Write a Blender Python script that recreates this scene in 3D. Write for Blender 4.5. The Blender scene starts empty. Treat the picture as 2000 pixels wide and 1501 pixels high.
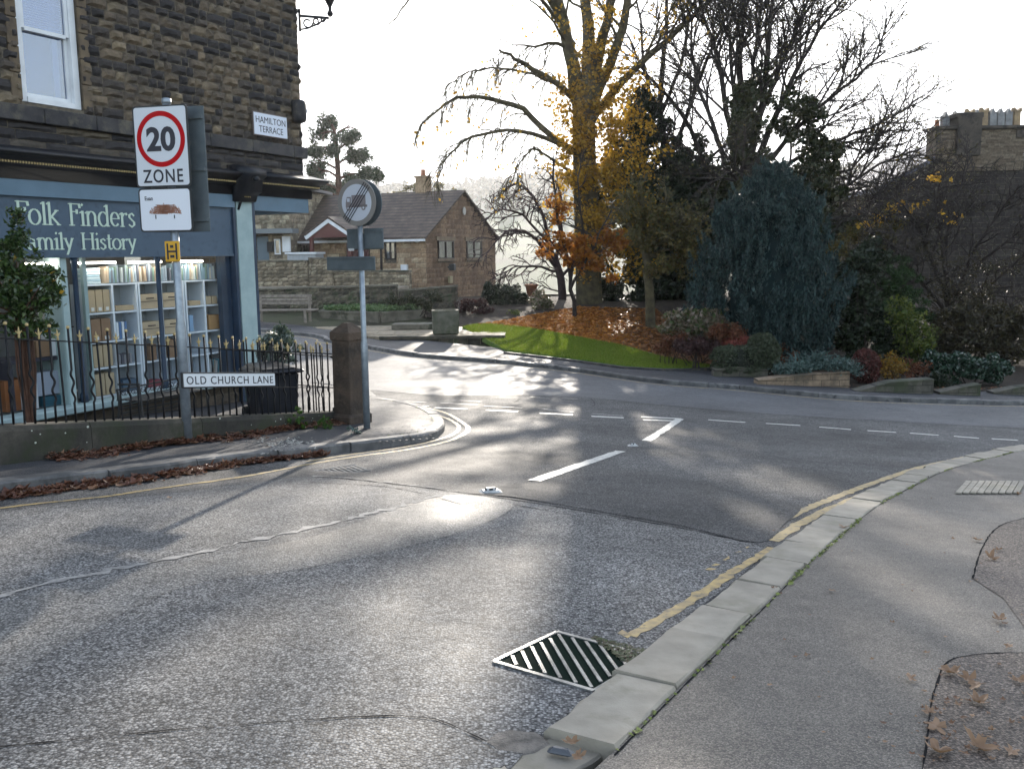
import bpy, math, random
import numpy as np
from mathutils import Vector, Matrix
from mathutils.geometry import delaunay_2d_cdt
R = math.radians
rng = np.random.default_rng(7)
random.seed(7)
S = bpy.context.scene
C = S.collection

# ------------------------------------------------------------ camera
FPX, W0, H0 = 1775.0, 2000.0, 1501.0
CAM = np.array([0.0, 0.0, 1.6])
PITCH, ROLL = math.atan(255/FPX), 0.0113
_f = np.array([0, math.cos(PITCH), -math.sin(PITCH)])
_r0 = np.array([1.0, 0, 0]); _u0 = np.array([0, math.sin(PITCH), math.cos(PITCH)])
_r = math.cos(ROLL)*_r0 - math.sin(ROLL)*_u0
_u = math.sin(ROLL)*_r0 + math.cos(ROLL)*_u0
cd = bpy.data.cameras.new('camera'); cam = bpy.data.objects.new('camera', cd); C.objects.link(cam)
cd.sensor_width = 36; cd.lens = FPX/W0*36; cd.clip_start = 0.05; cd.clip_end = 6000
m = Matrix(((_r[0], _u[0], -_f[0]), (_r[1], _u[1], -_f[1]), (_r[2], _u[2], -_f[2]))).to_4x4()
m.translation = Vector(CAM); cam.matrix_world = m
S.camera = cam
# ------------------------------------------------------------ light
SUN_AZ, SUN_EL = R(3.8), R(15.0)       # azimuth measured from +Y towards +X
wd = bpy.data.worlds.new("World"); S.world = wd; wd.use_nodes = True
nt = wd.node_tree
sky = nt.nodes.new('ShaderNodeTexSky'); sky.sky_type = 'NISHITA'; sky.sun_disc = False
sky.sun_elevation = SUN_EL; sky.sun_rotation = SUN_AZ
sky.air_density = 1.0; sky.dust_density = 2.0; sky.ozone_density = 1.2; sky.altitude = 120
bg = nt.nodes['Background']; bg.inputs[1].default_value = 0.15
_cap = nt.nodes.new('ShaderNodeMix'); _cap.data_type = 'RGBA'; _cap.blend_type = 'DARKEN'; _cap.inputs[0].default_value = 1.0
nt.links.new(sky.outputs[0], _cap.inputs[6]); _cap.inputs[7].default_value = (5.0, 5.1, 5.3, 1)
_hs = nt.nodes.new('ShaderNodeHueSaturation'); _hs.inputs['Saturation'].default_value = .62
nt.links.new(_cap.outputs[2], _hs.inputs['Color']); nt.links.new(_hs.outputs[0], bg.inputs[0])
sl = bpy.data.lights.new('sun', 'SUN'); sl.energy = 2.2; sl.angle = R(0.6); sl.color = (1.0, 0.91, 0.79)
so = bpy.data.objects.new('sun', sl); C.objects.link(so)
sdir = Vector((math.sin(SUN_AZ)*math.cos(SUN_EL), math.cos(SUN_AZ)*math.cos(SUN_EL), math.sin(SUN_EL)))
so.rotation_euler = sdir.to_track_quat('Z', 'Y').to_euler(); so.location = sdir*60
S.view_settings.view_transform = 'Standard'; S.view_settings.look = 'None'
S.view_settings.exposure = 1.95; S.view_settings.gamma = 1
S.render.engine = 'CYCLES'

# ------------------------------------------------------------ terrain and pixel helpers
_ys = np.array([-60, -10, 0, 3.4, 8.6, 12, 15, 18, 22.5, 27, 31, 35, 39, 46, 56, 75, 120, 200, 420])
_as = np.array([.9, .45,   .2, -.04, -.52, -.86, -1.03, -1.16, -1.34, -1.38, -1.25, -1.0, -.62, -.6, -.9, -3, -9, -14, -14])
_yt = np.arange(-60, 420, 0.25); _at = np.interp(_yt, _ys, _as)
_k = np.exp(-0.5*(np.arange(-12, 13)/5.0)**2); _k /= _k.sum()
_at = np.convolve(np.pad(_at, 12, mode='edge'), _k, mode='valid')
def H(x, y):
    b = np.interp(y, [0, 20, 34, 40], [-.048, -.048, -.02, 0.0])
    return np.interp(y, _yt, _at) + b*(np.clip(x, 0, 16)+.4*np.clip(x, -14, 0))
def ray(px, py):
    return _f + (px-W0/2)/FPX*_r - (py-H0/2)/FPX*_u
def G(px, py, dz=0.0):
    d = ray(px, py); lo = 0.5; t = 0.5
    while t < 400:
        p = CAM + d*t
        if p[2] <= H(p[0], p[1])+dz: break
        lo = t; t *= 1.03
    hi = t
    for _ in range(30):
        mid = (lo+hi)/2; p = CAM+d*mid
        if p[2] <= H(p[0], p[1])+dz: hi = mid
        else: lo = mid
    return CAM+d*hi
def Y(px, py, y):
    d = ray(px, py); return CAM + d*((y-CAM[1])/d[1])
def Zp(px, py, z):
    d = ray(px, py); return CAM + d*((z-CAM[2])/d[2])
def pxm(y): return FPX/y     # photo pixels per metre at distance y

# ------------------------------------------------------------ object helpers
def tag(o, label=None, cat=None, group=None, kind=None):
    if label: o['label'] = label
    if cat: o['category'] = cat
    if group: o['group'] = group
    if kind: o['kind'] = kind
    return o
def thing(name, label, cat, loc=(0, 0, 0), rotz=0.0, group=None):
    o = bpy.data.objects.new(name, None); C.objects.link(o); o.empty_display_size = .1
    o.location = [float(v) for v in loc]; o.rotation_euler = (0, 0, rotz)
    return tag(o, label, cat, group)
class MB:
    def __init__(s): s.v = []; s.f = []; s.n = 0
    def add(s, vs, fs):
        b = s.n; vs = [tuple(float(c) for c in v) for v in vs]; s.v += vs; s.n += len(vs)
        s.f += [tuple(b+i for i in f) for f in fs]; return s
    def box(s, c, d, rz=0.0, top=1.0, bev=0.0):
        cx, cy, cz = c; a, b, h = d[0]/2, d[1]/2, d[2]/2; co, si = math.cos(rz), math.sin(rz)
        def P(x, y, z): return (cx+x*co-y*si, cy+x*si+y*co, cz+z)
        if bev <= 0:
            vs = [P(x*a*k, y*b*k, z*h) for z, k in ((-1, 1), (1, top)) for x, y in ((-1, -1), (1, -1), (1, 1), (-1, 1))]
            return s.add(vs, [(3, 2, 1, 0), (4, 5, 6, 7), (0, 1, 5, 4), (1, 2, 6, 5), (2, 3, 7, 6), (3, 0, 4, 7)])
        e = bev; rings = [(-h, a-e, b-e), (-h+e, a, b), (h-e, a*top, b*top), (h, a*top-e, b*top-e)]
        vs = []
        for z, x, y in rings:
            vs += [P(x-e*.0, -y+e*.6, z), P(x-e*.6, -y, z), P(-x+e*.6, -y, z), P(-x, -y+e*.6, z), P(-x, y-e*.6, z), P(-x+e*.6, y, z), P(x-e*.6, y, z), P(x, y-e*.6, z)][::-1]
        fs = [tuple(range(8))[::-1], tuple(range(24, 32))]
        for r_ in range(3):
            for i in range(8): fs.append((r_*8+i, r_*8+(i+1) % 8, r_*8+8+(i+1) % 8, r_*8+8+i))
        return s.add(vs, fs)
    def bar(s, p0, p1, w, h):          # rectangular bar between two points
        p0 = Vector(p0); p1 = Vector(p1); d = (p1-p0).normalized()
        up = Vector((0, 0, 1)) if abs(d.z) < .95 else Vector((0, 1, 0))
        x = d.cross(up).normalized()*w/2; z = x.cross(d).normalized()*h/2
        vs = [p+sx*x+sz*z for p in (p0, p1) for sx, sz in ((-1, -1), (1, -1), (1, 1), (-1, 1))]
        return s.add(vs, [(3, 2, 1, 0), (4, 5, 6, 7), (0, 1, 5, 4), (1, 2, 6, 5), (2, 3, 7, 6), (3, 0, 4, 7)])
    def tube(s, pts, rad, n=8, caps=True):
        pts = [Vector([float(c) for c in p]) for p in pts]
        if not hasattr(rad, '__len__'): rad = [rad]*len(pts)
        d = (pts[1]-pts[0]).normalized(); up = Vector((0, 0, 1)) if abs(d.z) < .9 else Vector((1, 0, 0))
        x = d.cross(up).normalized(); vs = []
        for i, p in enumerate(pts):
            if i < len(pts)-1: d = (pts[i+1]-p).normalized()
            if 0 < i < len(pts)-1: d = ((pts[i+1]-p).normalized()+(p-pts[i-1]).normalized()).normalized()
            x = (x-d*x.dot(d)); x = x.normalized() if x.length > 1e-6 else d.orthogonal().normalized(); y = d.cross(x)
            for k in range(n):
                a = 2*math.pi*k/n; vs.append(p+(x*math.cos(a)+y*math.sin(a))*rad[i])
        fs = [(i*n+k, i*n+(k+1) % n, (i+1)*n+(k+1) % n, (i+1)*n+k) for i in range(len(pts)-1) for k in range(n)]
        if caps: fs += [tuple(range(n))[::-1], tuple(range((len(pts)-1)*n, len(pts)*n))]
        return s.add(vs, fs)
    def lathe(s, c, prof, n=16):       # prof: (r,z) list
        vs = [(c[0]+r*math.cos(2*math.pi*k/n), c[1]+r*math.sin(2*math.pi*k/n), c[2]+z) for r, z in prof for k in range(n)]
        m_ = len(prof); fs = [(i*n+k, i*n+(k+1) % n, (i+1)*n+(k+1) % n, (i+1)*n+k) for i in range(m_-1) for k in range(n)]
        return s.add(vs, fs+[tuple(range(n))[::-1], tuple(range((m_-1)*n, m_*n))])
    def prism(s, poly, fn0, fn1):      # extrude a polygon: fn maps (a,b) -> 3D
        n = len(poly); vs = [fn0(*p) for p in poly]+[fn1(*p) for p in poly]
        return s.add(vs, [tuple(range(n))[::-1], tuple(range(n, 2*n))]+[(i, (i+1) % n, n+(i+1) % n, n+i) for i in range(n)])
    def quad(s, a, b, c, d): return s.add([a, b, c, d], [(0, 1, 2, 3)])
def wmat(o):
    m_ = o.matrix_basis.copy()
    while o.parent is not None: o = o.parent; m_ = o.matrix_basis @ m_
    return m_
def obj(name, mb, mat, parent=None, smooth=False, world=False):
    me = bpy.data.meshes.new(name); me.from_pydata(mb.v, [], mb.f)
    me.materials.append(mat)
    if world and parent is not None:
        me.transform(wmat(parent).inverted())
    if smooth:
        for p in me.polygons: p.use_smooth = True
    me.update(); o = bpy.data.objects.new(name, me); C.objects.link(o)
    if parent is not None: o.parent = parent
    return o
def npmesh(name, V, F, mat, parent=None, smooth=False, world=True):
    V = np.asarray(V, dtype=np.float32).reshape(-1, 3); F = np.asarray(F, dtype=np.int32); k = F.shape[1]
    me = bpy.data.meshes.new(name); me.vertices.add(len(V)); me.vertices.foreach_set('co', V.ravel())
    me.loops.add(F.size); me.loops.foreach_set('vertex_index', F.ravel())
    me.polygons.add(len(F)); me.polygons.foreach_set('loop_start', np.arange(0, F.size, k, dtype=np.int32))
    if smooth: me.polygons.foreach_set('use_smooth', np.ones(len(F), dtype=bool))
    me.materials.append(mat); me.update(calc_edges=True)
    if world and parent is not None: me.transform(wmat(parent).inverted())
    o = bpy.data.objects.new(name, me); C.objects.link(o)
    if parent is not None: o.parent = parent
    return o
def struct(o, label=None): o['kind'] = 'structure'; return tag(o, label)
def dup_tree(root, loc=None, label=None):
    r = root.copy(); C.objects.link(r)
    if loc is not None: r.location = loc
    if label: r['label'] = label
    for ch in list(root.children):
        c = ch.copy(); C.objects.link(c); c.parent = r
        for g in list(ch.children):
            d = g.copy(); C.objects.link(d); d.parent = c
    return r

# ------------------------------------------------------------ materials
MATS = {}
def _nodes(name):
    m_ = bpy.data.materials.new(name); m_.use_nodes = True; n = m_.node_tree
    return m_, n, n.nodes['Principled BSDF']
def ramp(n, fac, stops):
    r_ = n.nodes.new('ShaderNodeValToRGB'); e = r_.color_ramp.elements
    e[0].position, e[0].color = stops[0][0], (*stops[0][1], 1); e[1].position, e[1].color = stops[-1][0], (*stops[-1][1], 1)
    for p, c in stops[1:-1]:
        x = e.new(p); x.color = (*c, 1)
    n.links.new(fac, r_.inputs[0]); return r_.outputs[0]
def noise(n, co, scale, detail=4, rough=.55):
    t = n.nodes.new('ShaderNodeTexNoise'); t.inputs['Scale'].default_value = scale; t.inputs['Detail'].default_value = detail
    t.inputs['Roughness'].default_value = rough; n.links.new(co, t.inputs['Vector']); return t.outputs['Fac']
def mixc(n, fac, a, b, mode='MIX'):
    x = n.nodes.new('ShaderNodeMix'); x.data_type = 'RGBA'; x.blend_type = mode
    for i, v in ((0, fac), (6, a), (7, b)):
        if isinstance(v, (int, float)): x.inputs[i].default_value = v
        elif isinstance(v, tuple): x.inputs[i].default_value = (*v, 1)
        else: n.links.new(v, x.inputs[i])
    return x.outputs[2]
def bumpn(n, h, strength, dist, prev=None):
    b = n.nodes.new('ShaderNodeBump'); b.inputs['Strength'].default_value = strength; b.inputs['Distance'].default_value = dist
    n.links.new(h, b.inputs['Height'])
    if prev is not None: n.links.new(prev, b.inputs['Normal'])
    return b.outputs[0]
def mat(name, c1, c2=None, scale=3, rough=.8, bump=.3, bscale=30, bdist=.01, metal=0, spec=.3, lo=.35, hi=.65, island=0.0, dirt=None):
    if name in MATS: return MATS[name]
    m_, n, p = _nodes(name); co = n.nodes.new('ShaderNodeTexCoord').outputs['Object']
    c2 = c2 or tuple(v*.7 for v in c1)
    col = ramp(n, noise(n, co, scale), [(lo, c2), (hi, c1)])
    if island:
        g = n.nodes.new('ShaderNodeNewGeometry').outputs['Random Per Island']
        k = ramp(n, g, [(0, (1-island,)*3), (1, (1+island*.6,)*3)]); col = mixc(n, 1.0, col, k, 'MULTIPLY')
    if dirt:
        col = mixc(n, ramp(n, noise(n, co, dirt[1], 6, .65), [(.52, (0, 0, 0)), (.66, (1, 1, 1))]), col, dirt[0])
    n.links.new(col, p.inputs['Base Color']); p.inputs['Roughness'].default_value = rough
    p.inputs['Metallic'].default_value = metal; p.inputs['Specular IOR Level'].default_value = spec
    if bump: n.links.new(bumpn(n, noise(n, co, bscale, 6, .6), bump, bdist), p.inputs['Normal'])
    MATS[name] = m_; return m_
def asphalt(name, dark, light, scale=90, rough=.5, bump=.6, bdist=.004, spec=.5, stain=(.75, 1.15), tint=None, chip=.35, wet=.12):
    m_, n, p = _nodes(name); co = n.nodes.new('ShaderNodeTexCoord').outputs['Object']
    v = n.nodes.new('ShaderNodeTexVoronoi'); v.inputs['Scale'].default_value = scale; n.links.new(co, v.inputs['Vector'])
    sep = n.nodes.new('ShaderNodeSeparateColor'); n.links.new(v.outputs['Color'], sep.inputs[0])
    col = ramp(n, sep.outputs[0], [(0, dark), (.6, tuple(.55*a+.45*b for a, b in zip(dark, light))), (1, light)])
    gap = ramp(n, v.outputs['Distance'], [(.35, (1, 1, 1)), (.75, (chip,)*3)])
    col = mixc(n, 1.0, col, gap, 'MULTIPLY')
    st = ramp(n, noise(n, co, .55, 6, .6), [(.3, (stain[0],)*3), (.7, (stain[1],)*3)])
    col = mixc(n, 1.0, col, st, 'MULTIPLY')
    st2 = ramp(n, noise(n, co, 7, 6, .7), [(.3, (.78,)*3), (.7, (1.15,)*3)])
    col = mixc(n, 1.0, col, st2, 'MULTIPLY')
    if tint: col = mixc(n, ramp(n, noise(n, co, 1.3, 5, .6), [(.48, (0, 0, 0)), (.68, (.7, .7, .7))]), col, tint)
    n.links.new(col, p.inputs['Base Color'])
    rr = n.nodes.new('ShaderNodeMapRange'); n.links.new(noise(n, co, .8, 7, .7), rr.inputs[0])
    rr.inputs[1].default_value = .3; rr.inputs[2].default_value = .7; rr.inputs[3].default_value = rough-wet; rr.inputs[4].default_value = rough+wet
    n.links.new(rr.outputs[0], p.inputs['Roughness']); p.inputs['Specular IOR Level'].default_value = spec
    hh = n.nodes.new('ShaderNodeMath'); hh.operation = 'MULTIPLY_ADD'
    n.links.new(v.outputs['Distance'], hh.inputs[0]); hh.inputs[1].default_value = -1.0; n.links.new(sep.outputs[1], hh.inputs[2])
    b1 = bumpn(n, hh.outputs[0], bump, bdist); b2 = bumpn(n, noise(n, co, 4, 4, .6), .25, .03, b1)
    n.links.new(b2, p.inputs['Normal']); MATS[name] = m_; return m_
def leafmat(name, cols, trans=.45, rough=.5, spec=.25):
    if name in MATS: return MATS[name]
    m_, n, p = _nodes(name); g = n.nodes.new('ShaderNodeNewGeometry').outputs['Random Per Island']
    k = len(cols); col = ramp(n, g, [(i/(k-1), c) for i, c in enumerate(cols)])
    n.links.new(col, p.inputs['Base Color']); p.inputs['Roughness'].default_value = rough; p.inputs['Specular IOR Level'].default_value = spec
    if trans > 0:
        tr = n.nodes.new('ShaderNodeBsdfTranslucent'); n.links.new(mixc(n, .35, col, (1, .9, .4), 'MULTIPLY'), tr.inputs[0])
        mx = n.nodes.new('ShaderNodeMixShader'); mx.inputs[0].default_value = trans
        n.links.new(p.outputs[0], mx.inputs[1]); n.links.new(tr.outputs[0], mx.inputs[2])
        n.links.new(mx.outputs[0], n.nodes['Material Output'].inputs[0])
    MATS[name] = m_; return m_
def stonemat(name, stops, rough=.85, bump=.5, bscale=25, bdist=.012, stain=None, moss=None):
    if name in MATS: return MATS[name]
    m_, n, p = _nodes(name); co = n.nodes.new('ShaderNodeTexCoord').outputs['Object']
    g = n.nodes.new('ShaderNodeNewGeometry').outputs['Random Per Island']
    col = ramp(n, g, stops); col = mixc(n, 1.0, col, ramp(n, noise(n, co, 9, 7, .7), [(.3, (.5,)*3), (.7, (1.25,)*3)]), 'MULTIPLY')
    if stain: col = mixc(n, ramp(n, noise(n, co, stain[1], 5, .6), [(.42, (0, 0, 0)), (.62, (.75,)*3)]), col, stain[0])
    if moss: col = mixc(n, ramp(n, noise(n, co, moss[1], 6, .65), [(.5, (0, 0, 0)), (.64, (.8,)*3)]), col, moss[0])
    n.links.new(col, p.inputs['Base Color']); p.inputs['Roughness'].default_value = rough; p.inputs['Specular IOR Level'].default_value = .3
    n.links.new(bumpn(n, noise(n, co, bscale, 8, .65), bump, bdist), p.inputs['Normal']); MATS[name] = m_; return m_
def plain(name, c, rough=.5, metal=0, spec=.4, emit=0):
    if name in MATS: return MATS[name]
    m_, n, p = _nodes(name); p.inputs['Base Color'].default_value = (*c, 1); p.inputs['Roughness'].default_value = rough
    p.inputs['Metallic'].default_value = metal; p.inputs['Specular IOR Level'].default_value = spec
    if emit: p.inputs['Emission Color'].default_value = (1, .93, .8, 1); p.inputs['Emission Strength'].default_value = emit
    MATS[name] = m_; return m_
def glassmat(name, refl=.12, tint=(1, 1, 1), rough=.02):
    m_, n, p = _nodes(name); n.nodes.remove(p)
    tr = n.nodes.new('ShaderNodeBsdfTransparent'); tr.inputs[0].default_value = (*tint, 1)
    gl = n.nodes.new('ShaderNodeBsdfGlossy'); gl.inputs['Roughness'].default_value = rough
    lw0 = n.nodes.new('ShaderNodeLayerWeight'); lw0.inputs[0].default_value = .5
    lw = n.nodes.new('ShaderNodeMath'); lw.operation = 'POWER'; n.links.new(lw0.outputs['Facing'], lw.inputs[0]); lw.inputs[1].default_value = 4.0
    mr = n.nodes.new('ShaderNodeMapRange'); n.links.new(lw.outputs[0], mr.inputs[0]); mr.inputs[3].default_value = refl; mr.inputs[4].default_value = 1
    mx = n.nodes.new('ShaderNodeMixShader'); n.links.new(mr.outputs[0], mx.inputs[0]); n.links.new(tr.outputs[0], mx.inputs[1]); n.links.new(gl.outputs[0], mx.inputs[2])
    n.links.new(mx.outputs[0], n.nodes['Material Output'].inputs[0]); MATS[name] = m_; return m_

BLACK = plain('black_iron', (.008, .008, .010), .5, 0, .25)
GOLD = mat('aged_gold_paint', (.55, .42, .2), (.3, .22, .1), 60, .5, .2)
STONE_UP = stonemat('sooty_gritstone', [(0, (.028, .026, .028)), (.28, (.06, .052, .048)), (.5, (.13, .10, .07)), (.75, (.18, .135, .09)), (1, (.25, .195, .125))], stain=((.03, .028, .03), 1.6))
STONE_BUNG = stonemat('buff_sandstone', [(0, (.22, .14, .085)), (.4, (.38, .26, .16)), (.8, (.48, .36, .23)), (1, (.55, .45, .31))], stain=((.20, .14, .09), .9))
STONE_WALL = stonemat('mossy_rubble', [(0, (.05, .045, .035)), (.5, (.13, .11, .08)), (1, (.24, .21, .15))], moss=((.05, .07, .03), 1.5), stain=((.03, .03, .025), 2.2))
STONE_TAN = stonemat("tan_rubble", [(0, (.20, .16, .11)), (.5, (.36, .29, .20)), (1, (.48, .42, .30))], stain=((.08, .07, .05), 1.8))
MORTAR = mat('lime_mortar', (.16, .135, .1), (.07, .06, .05), 12, .95, .4)
DARKSTONE = mat('dark_dressed_stone', (.06, .055, .055), (.022, .022, .026), 4, .7, .4, 40, dirt=((.1, .09, .07), 5))
BLUE = mat('slate_blue_paint', (.070, .108, .155), (.060, .092, .134), 2.2, .5, .08, 60, dirt=((.05, .078, .112), 9))
BLUE2 = mat('dusty_blue_paint', (.115, .185, .25), (.095, .155, .21), 2.5, .5, .08, 60)
NAVY = mat('navy_paint', (.028, .05, .085), (.018, .032, .058), 3, .4, .1, 50)
PALE = mat('pale_duck_egg_paint', (.34, .44, .44), (.27, .36, .37), 4, .5, .08, 60)
BLACKP = mat('black_gloss_paint', (.012, .014, .02), (.007, .008, .011), 5, .45, .2, 40)
WHITE = mat('white_paint', (.72, .74, .76), (.6, .62, .64), 3, .4, .05)
GALV = mat('galvanised_steel', (.30, .34, .38), (.22, .25, .28), 14, .42, .12, 60, metal=.55)
SIGNGREY = mat('sign_back_grey', (.10, .12, .13), (.07, .085, .095), 6, .5, .1, 60)
# ------------------------------------------------------------ curves and draped sheets
def cat(pts, step=.25, close=False):
    P = [np.array(p[:2], float) for p in pts]; out = []
    n = len(P)
    for i in range(n-1):
        p0 = P[max(i-1, 0)]; p1 = P[i]; p2 = P[i+1]; p3 = P[min(i+2, n-1)]
        L = np.linalg.norm(p2-p1); k = max(1, int(L/step))
        for j in range(k):
            t = j/k; out.append(.5*((2*p1)+(p2-p0)*t+(2*p0-5*p1+4*p2-p3)*t*t+(3*p1-p0-3*p2+p3)*t**3))
    out.append(P[-1]); return np.array(out)
def g2(pts, dz=0.0): return [tuple(G(x, y, dz)[:2]) for x, y in pts]
def offset(line, d):
    t = np.gradient(line, axis=0); t /= np.linalg.norm(t, axis=1)[:, None]+1e-9
    return line+np.stack([t[:, 1], -t[:, 0]], 1)*d          # to the right of travel for d>0
def resample(line, step):
    s = np.r_[0, np.cumsum(np.linalg.norm(np.diff(line, axis=0), axis=1))]; n = max(2, int(s[-1]/step)+1); q = np.linspace(0, s[-1], n)
    return np.stack([np.interp(q, s, line[:, 0]), np.interp(q, s, line[:, 1])], 1), q
def inpoly(P, poly):
    x, y = P[:, 0], P[:, 1]; c = np.zeros(len(P), bool); j = len(poly)-1
    for i in range(len(poly)):
        xi, yi = poly[i]; xj, yj = poly[j]
        c ^= ((yi > y) != (yj > y)) & (x < (xj-xi)*(y-yi)/(yj-yi+1e-12)+xi); j = i
    return c
def sheet(name, poly, dz, mat_, step=.5, skirt=0.0, parent=None, extra=None, hf=None):
    poly = np.array([p[:2] for p in poly], float)
    keep = [0]
    for i in range(1, len(poly)):
        if np.linalg.norm(poly[i]-poly[keep[-1]]) > .015: keep.append(i)
    if np.linalg.norm(poly[keep[-1]]-poly[0]) < .015: keep.pop()
    poly = poly[keep]; n = len(poly)
    lo, hi = poly.min(0), poly.max(0)
    gx, gy = np.meshgrid(np.arange(lo[0]+step/2, hi[0], step), np.arange(lo[1]+step/2, hi[1], step)); P = np.stack([gx.ravel(), gy.ravel()], 1)
    P = P[inpoly(P, poly)]
    if len(P):
        d = np.full(len(P), 9.0)
        for i in range(n):
            a, b = poly[i], poly[(i+1) % n]; ab = b-a; t = np.clip(((P-a)@ab)/(ab@ab+1e-9), 0, 1)
            d = np.minimum(d, np.linalg.norm(P-(a+t[:, None]*ab), axis=1))
        P = P[d > step*.3]
    vs = [Vector(p) for p in np.vstack([poly, P])] if len(P) else [Vector(p) for p in poly]
    ov, oe, of, *_ = delaunay_2d_cdt(vs, [(i, (i+1) % n) for i in range(n)], [], 1, 1e-5)
    hf = hf or H
    V = [(v.x, v.y, float(hf(v.x, v.y))+dz+(extra(v.x, v.y) if extra else 0)) for v in ov]
    mb = MB(); fs = []
    for f in of:
        a, b, c = [V[i] for i in f[:3]]
        s_ = (b[0]-a[0])*(c[1]-a[1])-(b[1]-a[1])*(c[0]-a[0]); fs.append(tuple(f) if s_ > 0 else tuple(f)[::-1])
    mb.add(V, fs)
    if skirt:
        ar = 0.5*sum(poly[i][0]*poly[(i+1) % n][1]-poly[(i+1) % n][0]*poly[i][1] for i in range(n))
        Q = poly if ar > 0 else poly[::-1]
        top = [(x, y, float(hf(x, y))+dz+(extra(x, y) if extra else 0)) for x, y in Q]; bot = [(x, y, z-skirt) for x, y, z in top]
        mb.add(bot+top, [(i, (i+1) % n, n+(i+1) % n, n+i) for i in range(n)])
    return obj(name, mb, mat_, parent, smooth=not skirt, world=True)
def ribbon_mb(mb, line, w, dz, jit=0.0, drop=0.0, hf=H):
    line, q = resample(np.array([p[:2] for p in line]), max(.06, w)); k = len(line)
    t = np.gradient(line, axis=0); t /= np.linalg.norm(t, axis=1)[:, None]; nr = np.stack([t[:, 1], -t[:, 0]], 1)
    a = line+nr*(w/2+rng.normal(0, 1, (k, 1))*jit*w); b = line-nr*(w/2+rng.normal(0, 1, (k, 1))*jit*w)
    V = [(x, y, float(hf(x, y))+dz) for x, y in a]+[(x, y, float(hf(x, y))+dz) for x, y in b]
    mb.add(V, [(i, i+1, k+i+1, k+i) for i in range(k-1) if rng.random() > drop]); return mb
def kerb(name, line, side, w, h, mat_, L=.9, z0=-.25, gap=.012, label=None, j=1.0):
    """kerb stones laid end to end along the road edge; side=+1 puts them to the right of travel"""
    mb = MB(); s = np.r_[0, np.cumsum(np.linalg.norm(np.diff(line, axis=0), axis=1))]; a = 0.0
    at = lambda q: np.array([np.interp(q, s, line[:, 0]), np.interp(q, s, line[:, 1])])
    while a < s[-1]-.15:
        b = min(a+L*(.75+.5*rng.random()), s[-1]); p, q = at(a+gap/2), at(b-gap/2); ww = w*(1+.05*rng.normal()*j); off = .008*rng.normal()*j
        hh = h+.006*rng.normal()*j; nsub = 4; base = mb.n; V = []
        for i in range(nsub+1):
            c = at(a+gap/2+(b-a-gap)*i/nsub); t = q-p; t /= np.linalg.norm(t)+1e-9; nr = np.array([t[1], -t[0]])*side; e = .02
            z = float(H(*c)); wob = .006*rng.normal()
            for (o_, zz) in ((off+wob*.6, z0), (off+wob, hh-e), (off+e+wob, hh), (ww-.008, hh), (ww, hh-.01), (ww, z0)):
                pt = c+nr*o_; V.append((pt[0], pt[1], z+zz+(.003*rng.normal() if zz > 0 else 0)))
        fs = []
        for i in range(nsub):
            for k in range(5):
                f = (i*6+k, i*6+k+1, (i+1)*6+k+1, (i+1)*6+k); fs.append(f if side < 0 else f[::-1])
        fs += [tuple(range(6)), tuple(range(nsub*6, nsub*6+6))[::-1]]; mb.add(V, fs); a = b
    return struct(obj(name, mb, mat_), label)

# ------------------------------------------------------------ ground materials
ASP_NEAR = asphalt('coarse_asphalt', (.062, .062, .065), (.40, .39, .375), 95, .74, .5, .004, .14, (.62, 1.22), chip=.35)
ASP_LANE = asphalt('worn_lane_asphalt', (.026, .028, .035), (.27, .262, .25), 110, .74, .5, .004, .16, (.55, 1.35), chip=.35, wet=.1)
ASP_MAIN = asphalt('smooth_street_asphalt', (.075, .078, .085), (.22, .222, .228), 120, .64, .4, .003, .16, (.75, 1.2), chip=.6, wet=.08)
ASP_PATCH = asphalt('dark_trench_asphalt', (.03, .031, .034), (.19, .188, .188), 110, .74, .5, .004, .2, (.55, 1.4), chip=.3)
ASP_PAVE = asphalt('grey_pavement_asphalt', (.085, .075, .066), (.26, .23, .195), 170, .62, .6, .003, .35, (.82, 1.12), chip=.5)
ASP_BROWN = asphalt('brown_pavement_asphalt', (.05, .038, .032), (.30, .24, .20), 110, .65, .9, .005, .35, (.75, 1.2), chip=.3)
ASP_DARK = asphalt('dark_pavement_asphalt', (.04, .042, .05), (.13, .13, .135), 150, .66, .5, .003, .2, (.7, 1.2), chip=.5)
KERB = mat('gritstone_kerb', (.33, .295, .24), (.24, .215, .175), 6, .7, .5, 120, .004, dirt=((.22, .20, .15), 3.5), island=.15)
KERB_D = mat('dark_gritstone_kerb', (.16, .155, .15), (.07, .07, .072), 4, .6, .5, 90, .005, dirt=((.05, .05, .05), 5), island=.25)
FLAG = mat('york_flagstone', (.33, .27, .18), (.2, .165, .115), 2.5, .7, .4, 40, .008, dirt=((.12, .11, .07), 2.5), island=.25)
YELLOW = mat('worn_yellow_line', (.46, .33, .13), (.28, .21, .11), 14, .6, .5, 90, .004, dirt=((.10, .095, .085), 16))
YELLOW2 = mat('pale_yellow_line', (.44, .32, .14), (.30, .23, .12), 14, .5, .4, 90, .004, dirt=((.12, .115, .10), 18))
WHITEL = mat('white_road_paint', (.62, .61, .56), (.45, .44, .41), 20, .5, .4, 90, .004, dirt=((.2, .2, .2), 22))
WORN = mat('worn_white_paint', (.30, .29, .27), (.14, .14, .14), 20, .6, .6, 80, .004, dirt=((.09, .09, .095), 14))
SOIL = mat('garden_soil', (.05, .035, .022), (.02, .014, .01), 3, .95, 1, 14, .05)
GRASSB = mat('lawn_turf', (.12, .20, .03), (.07, .13, .02), 2.5, .9, 1, 40, .03)
FIELD = mat('valley_field', (.06, .085, .03), (.04, .05, .025), .02, .95, 0, dirt=((.035, .035, .022), .05))
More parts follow.
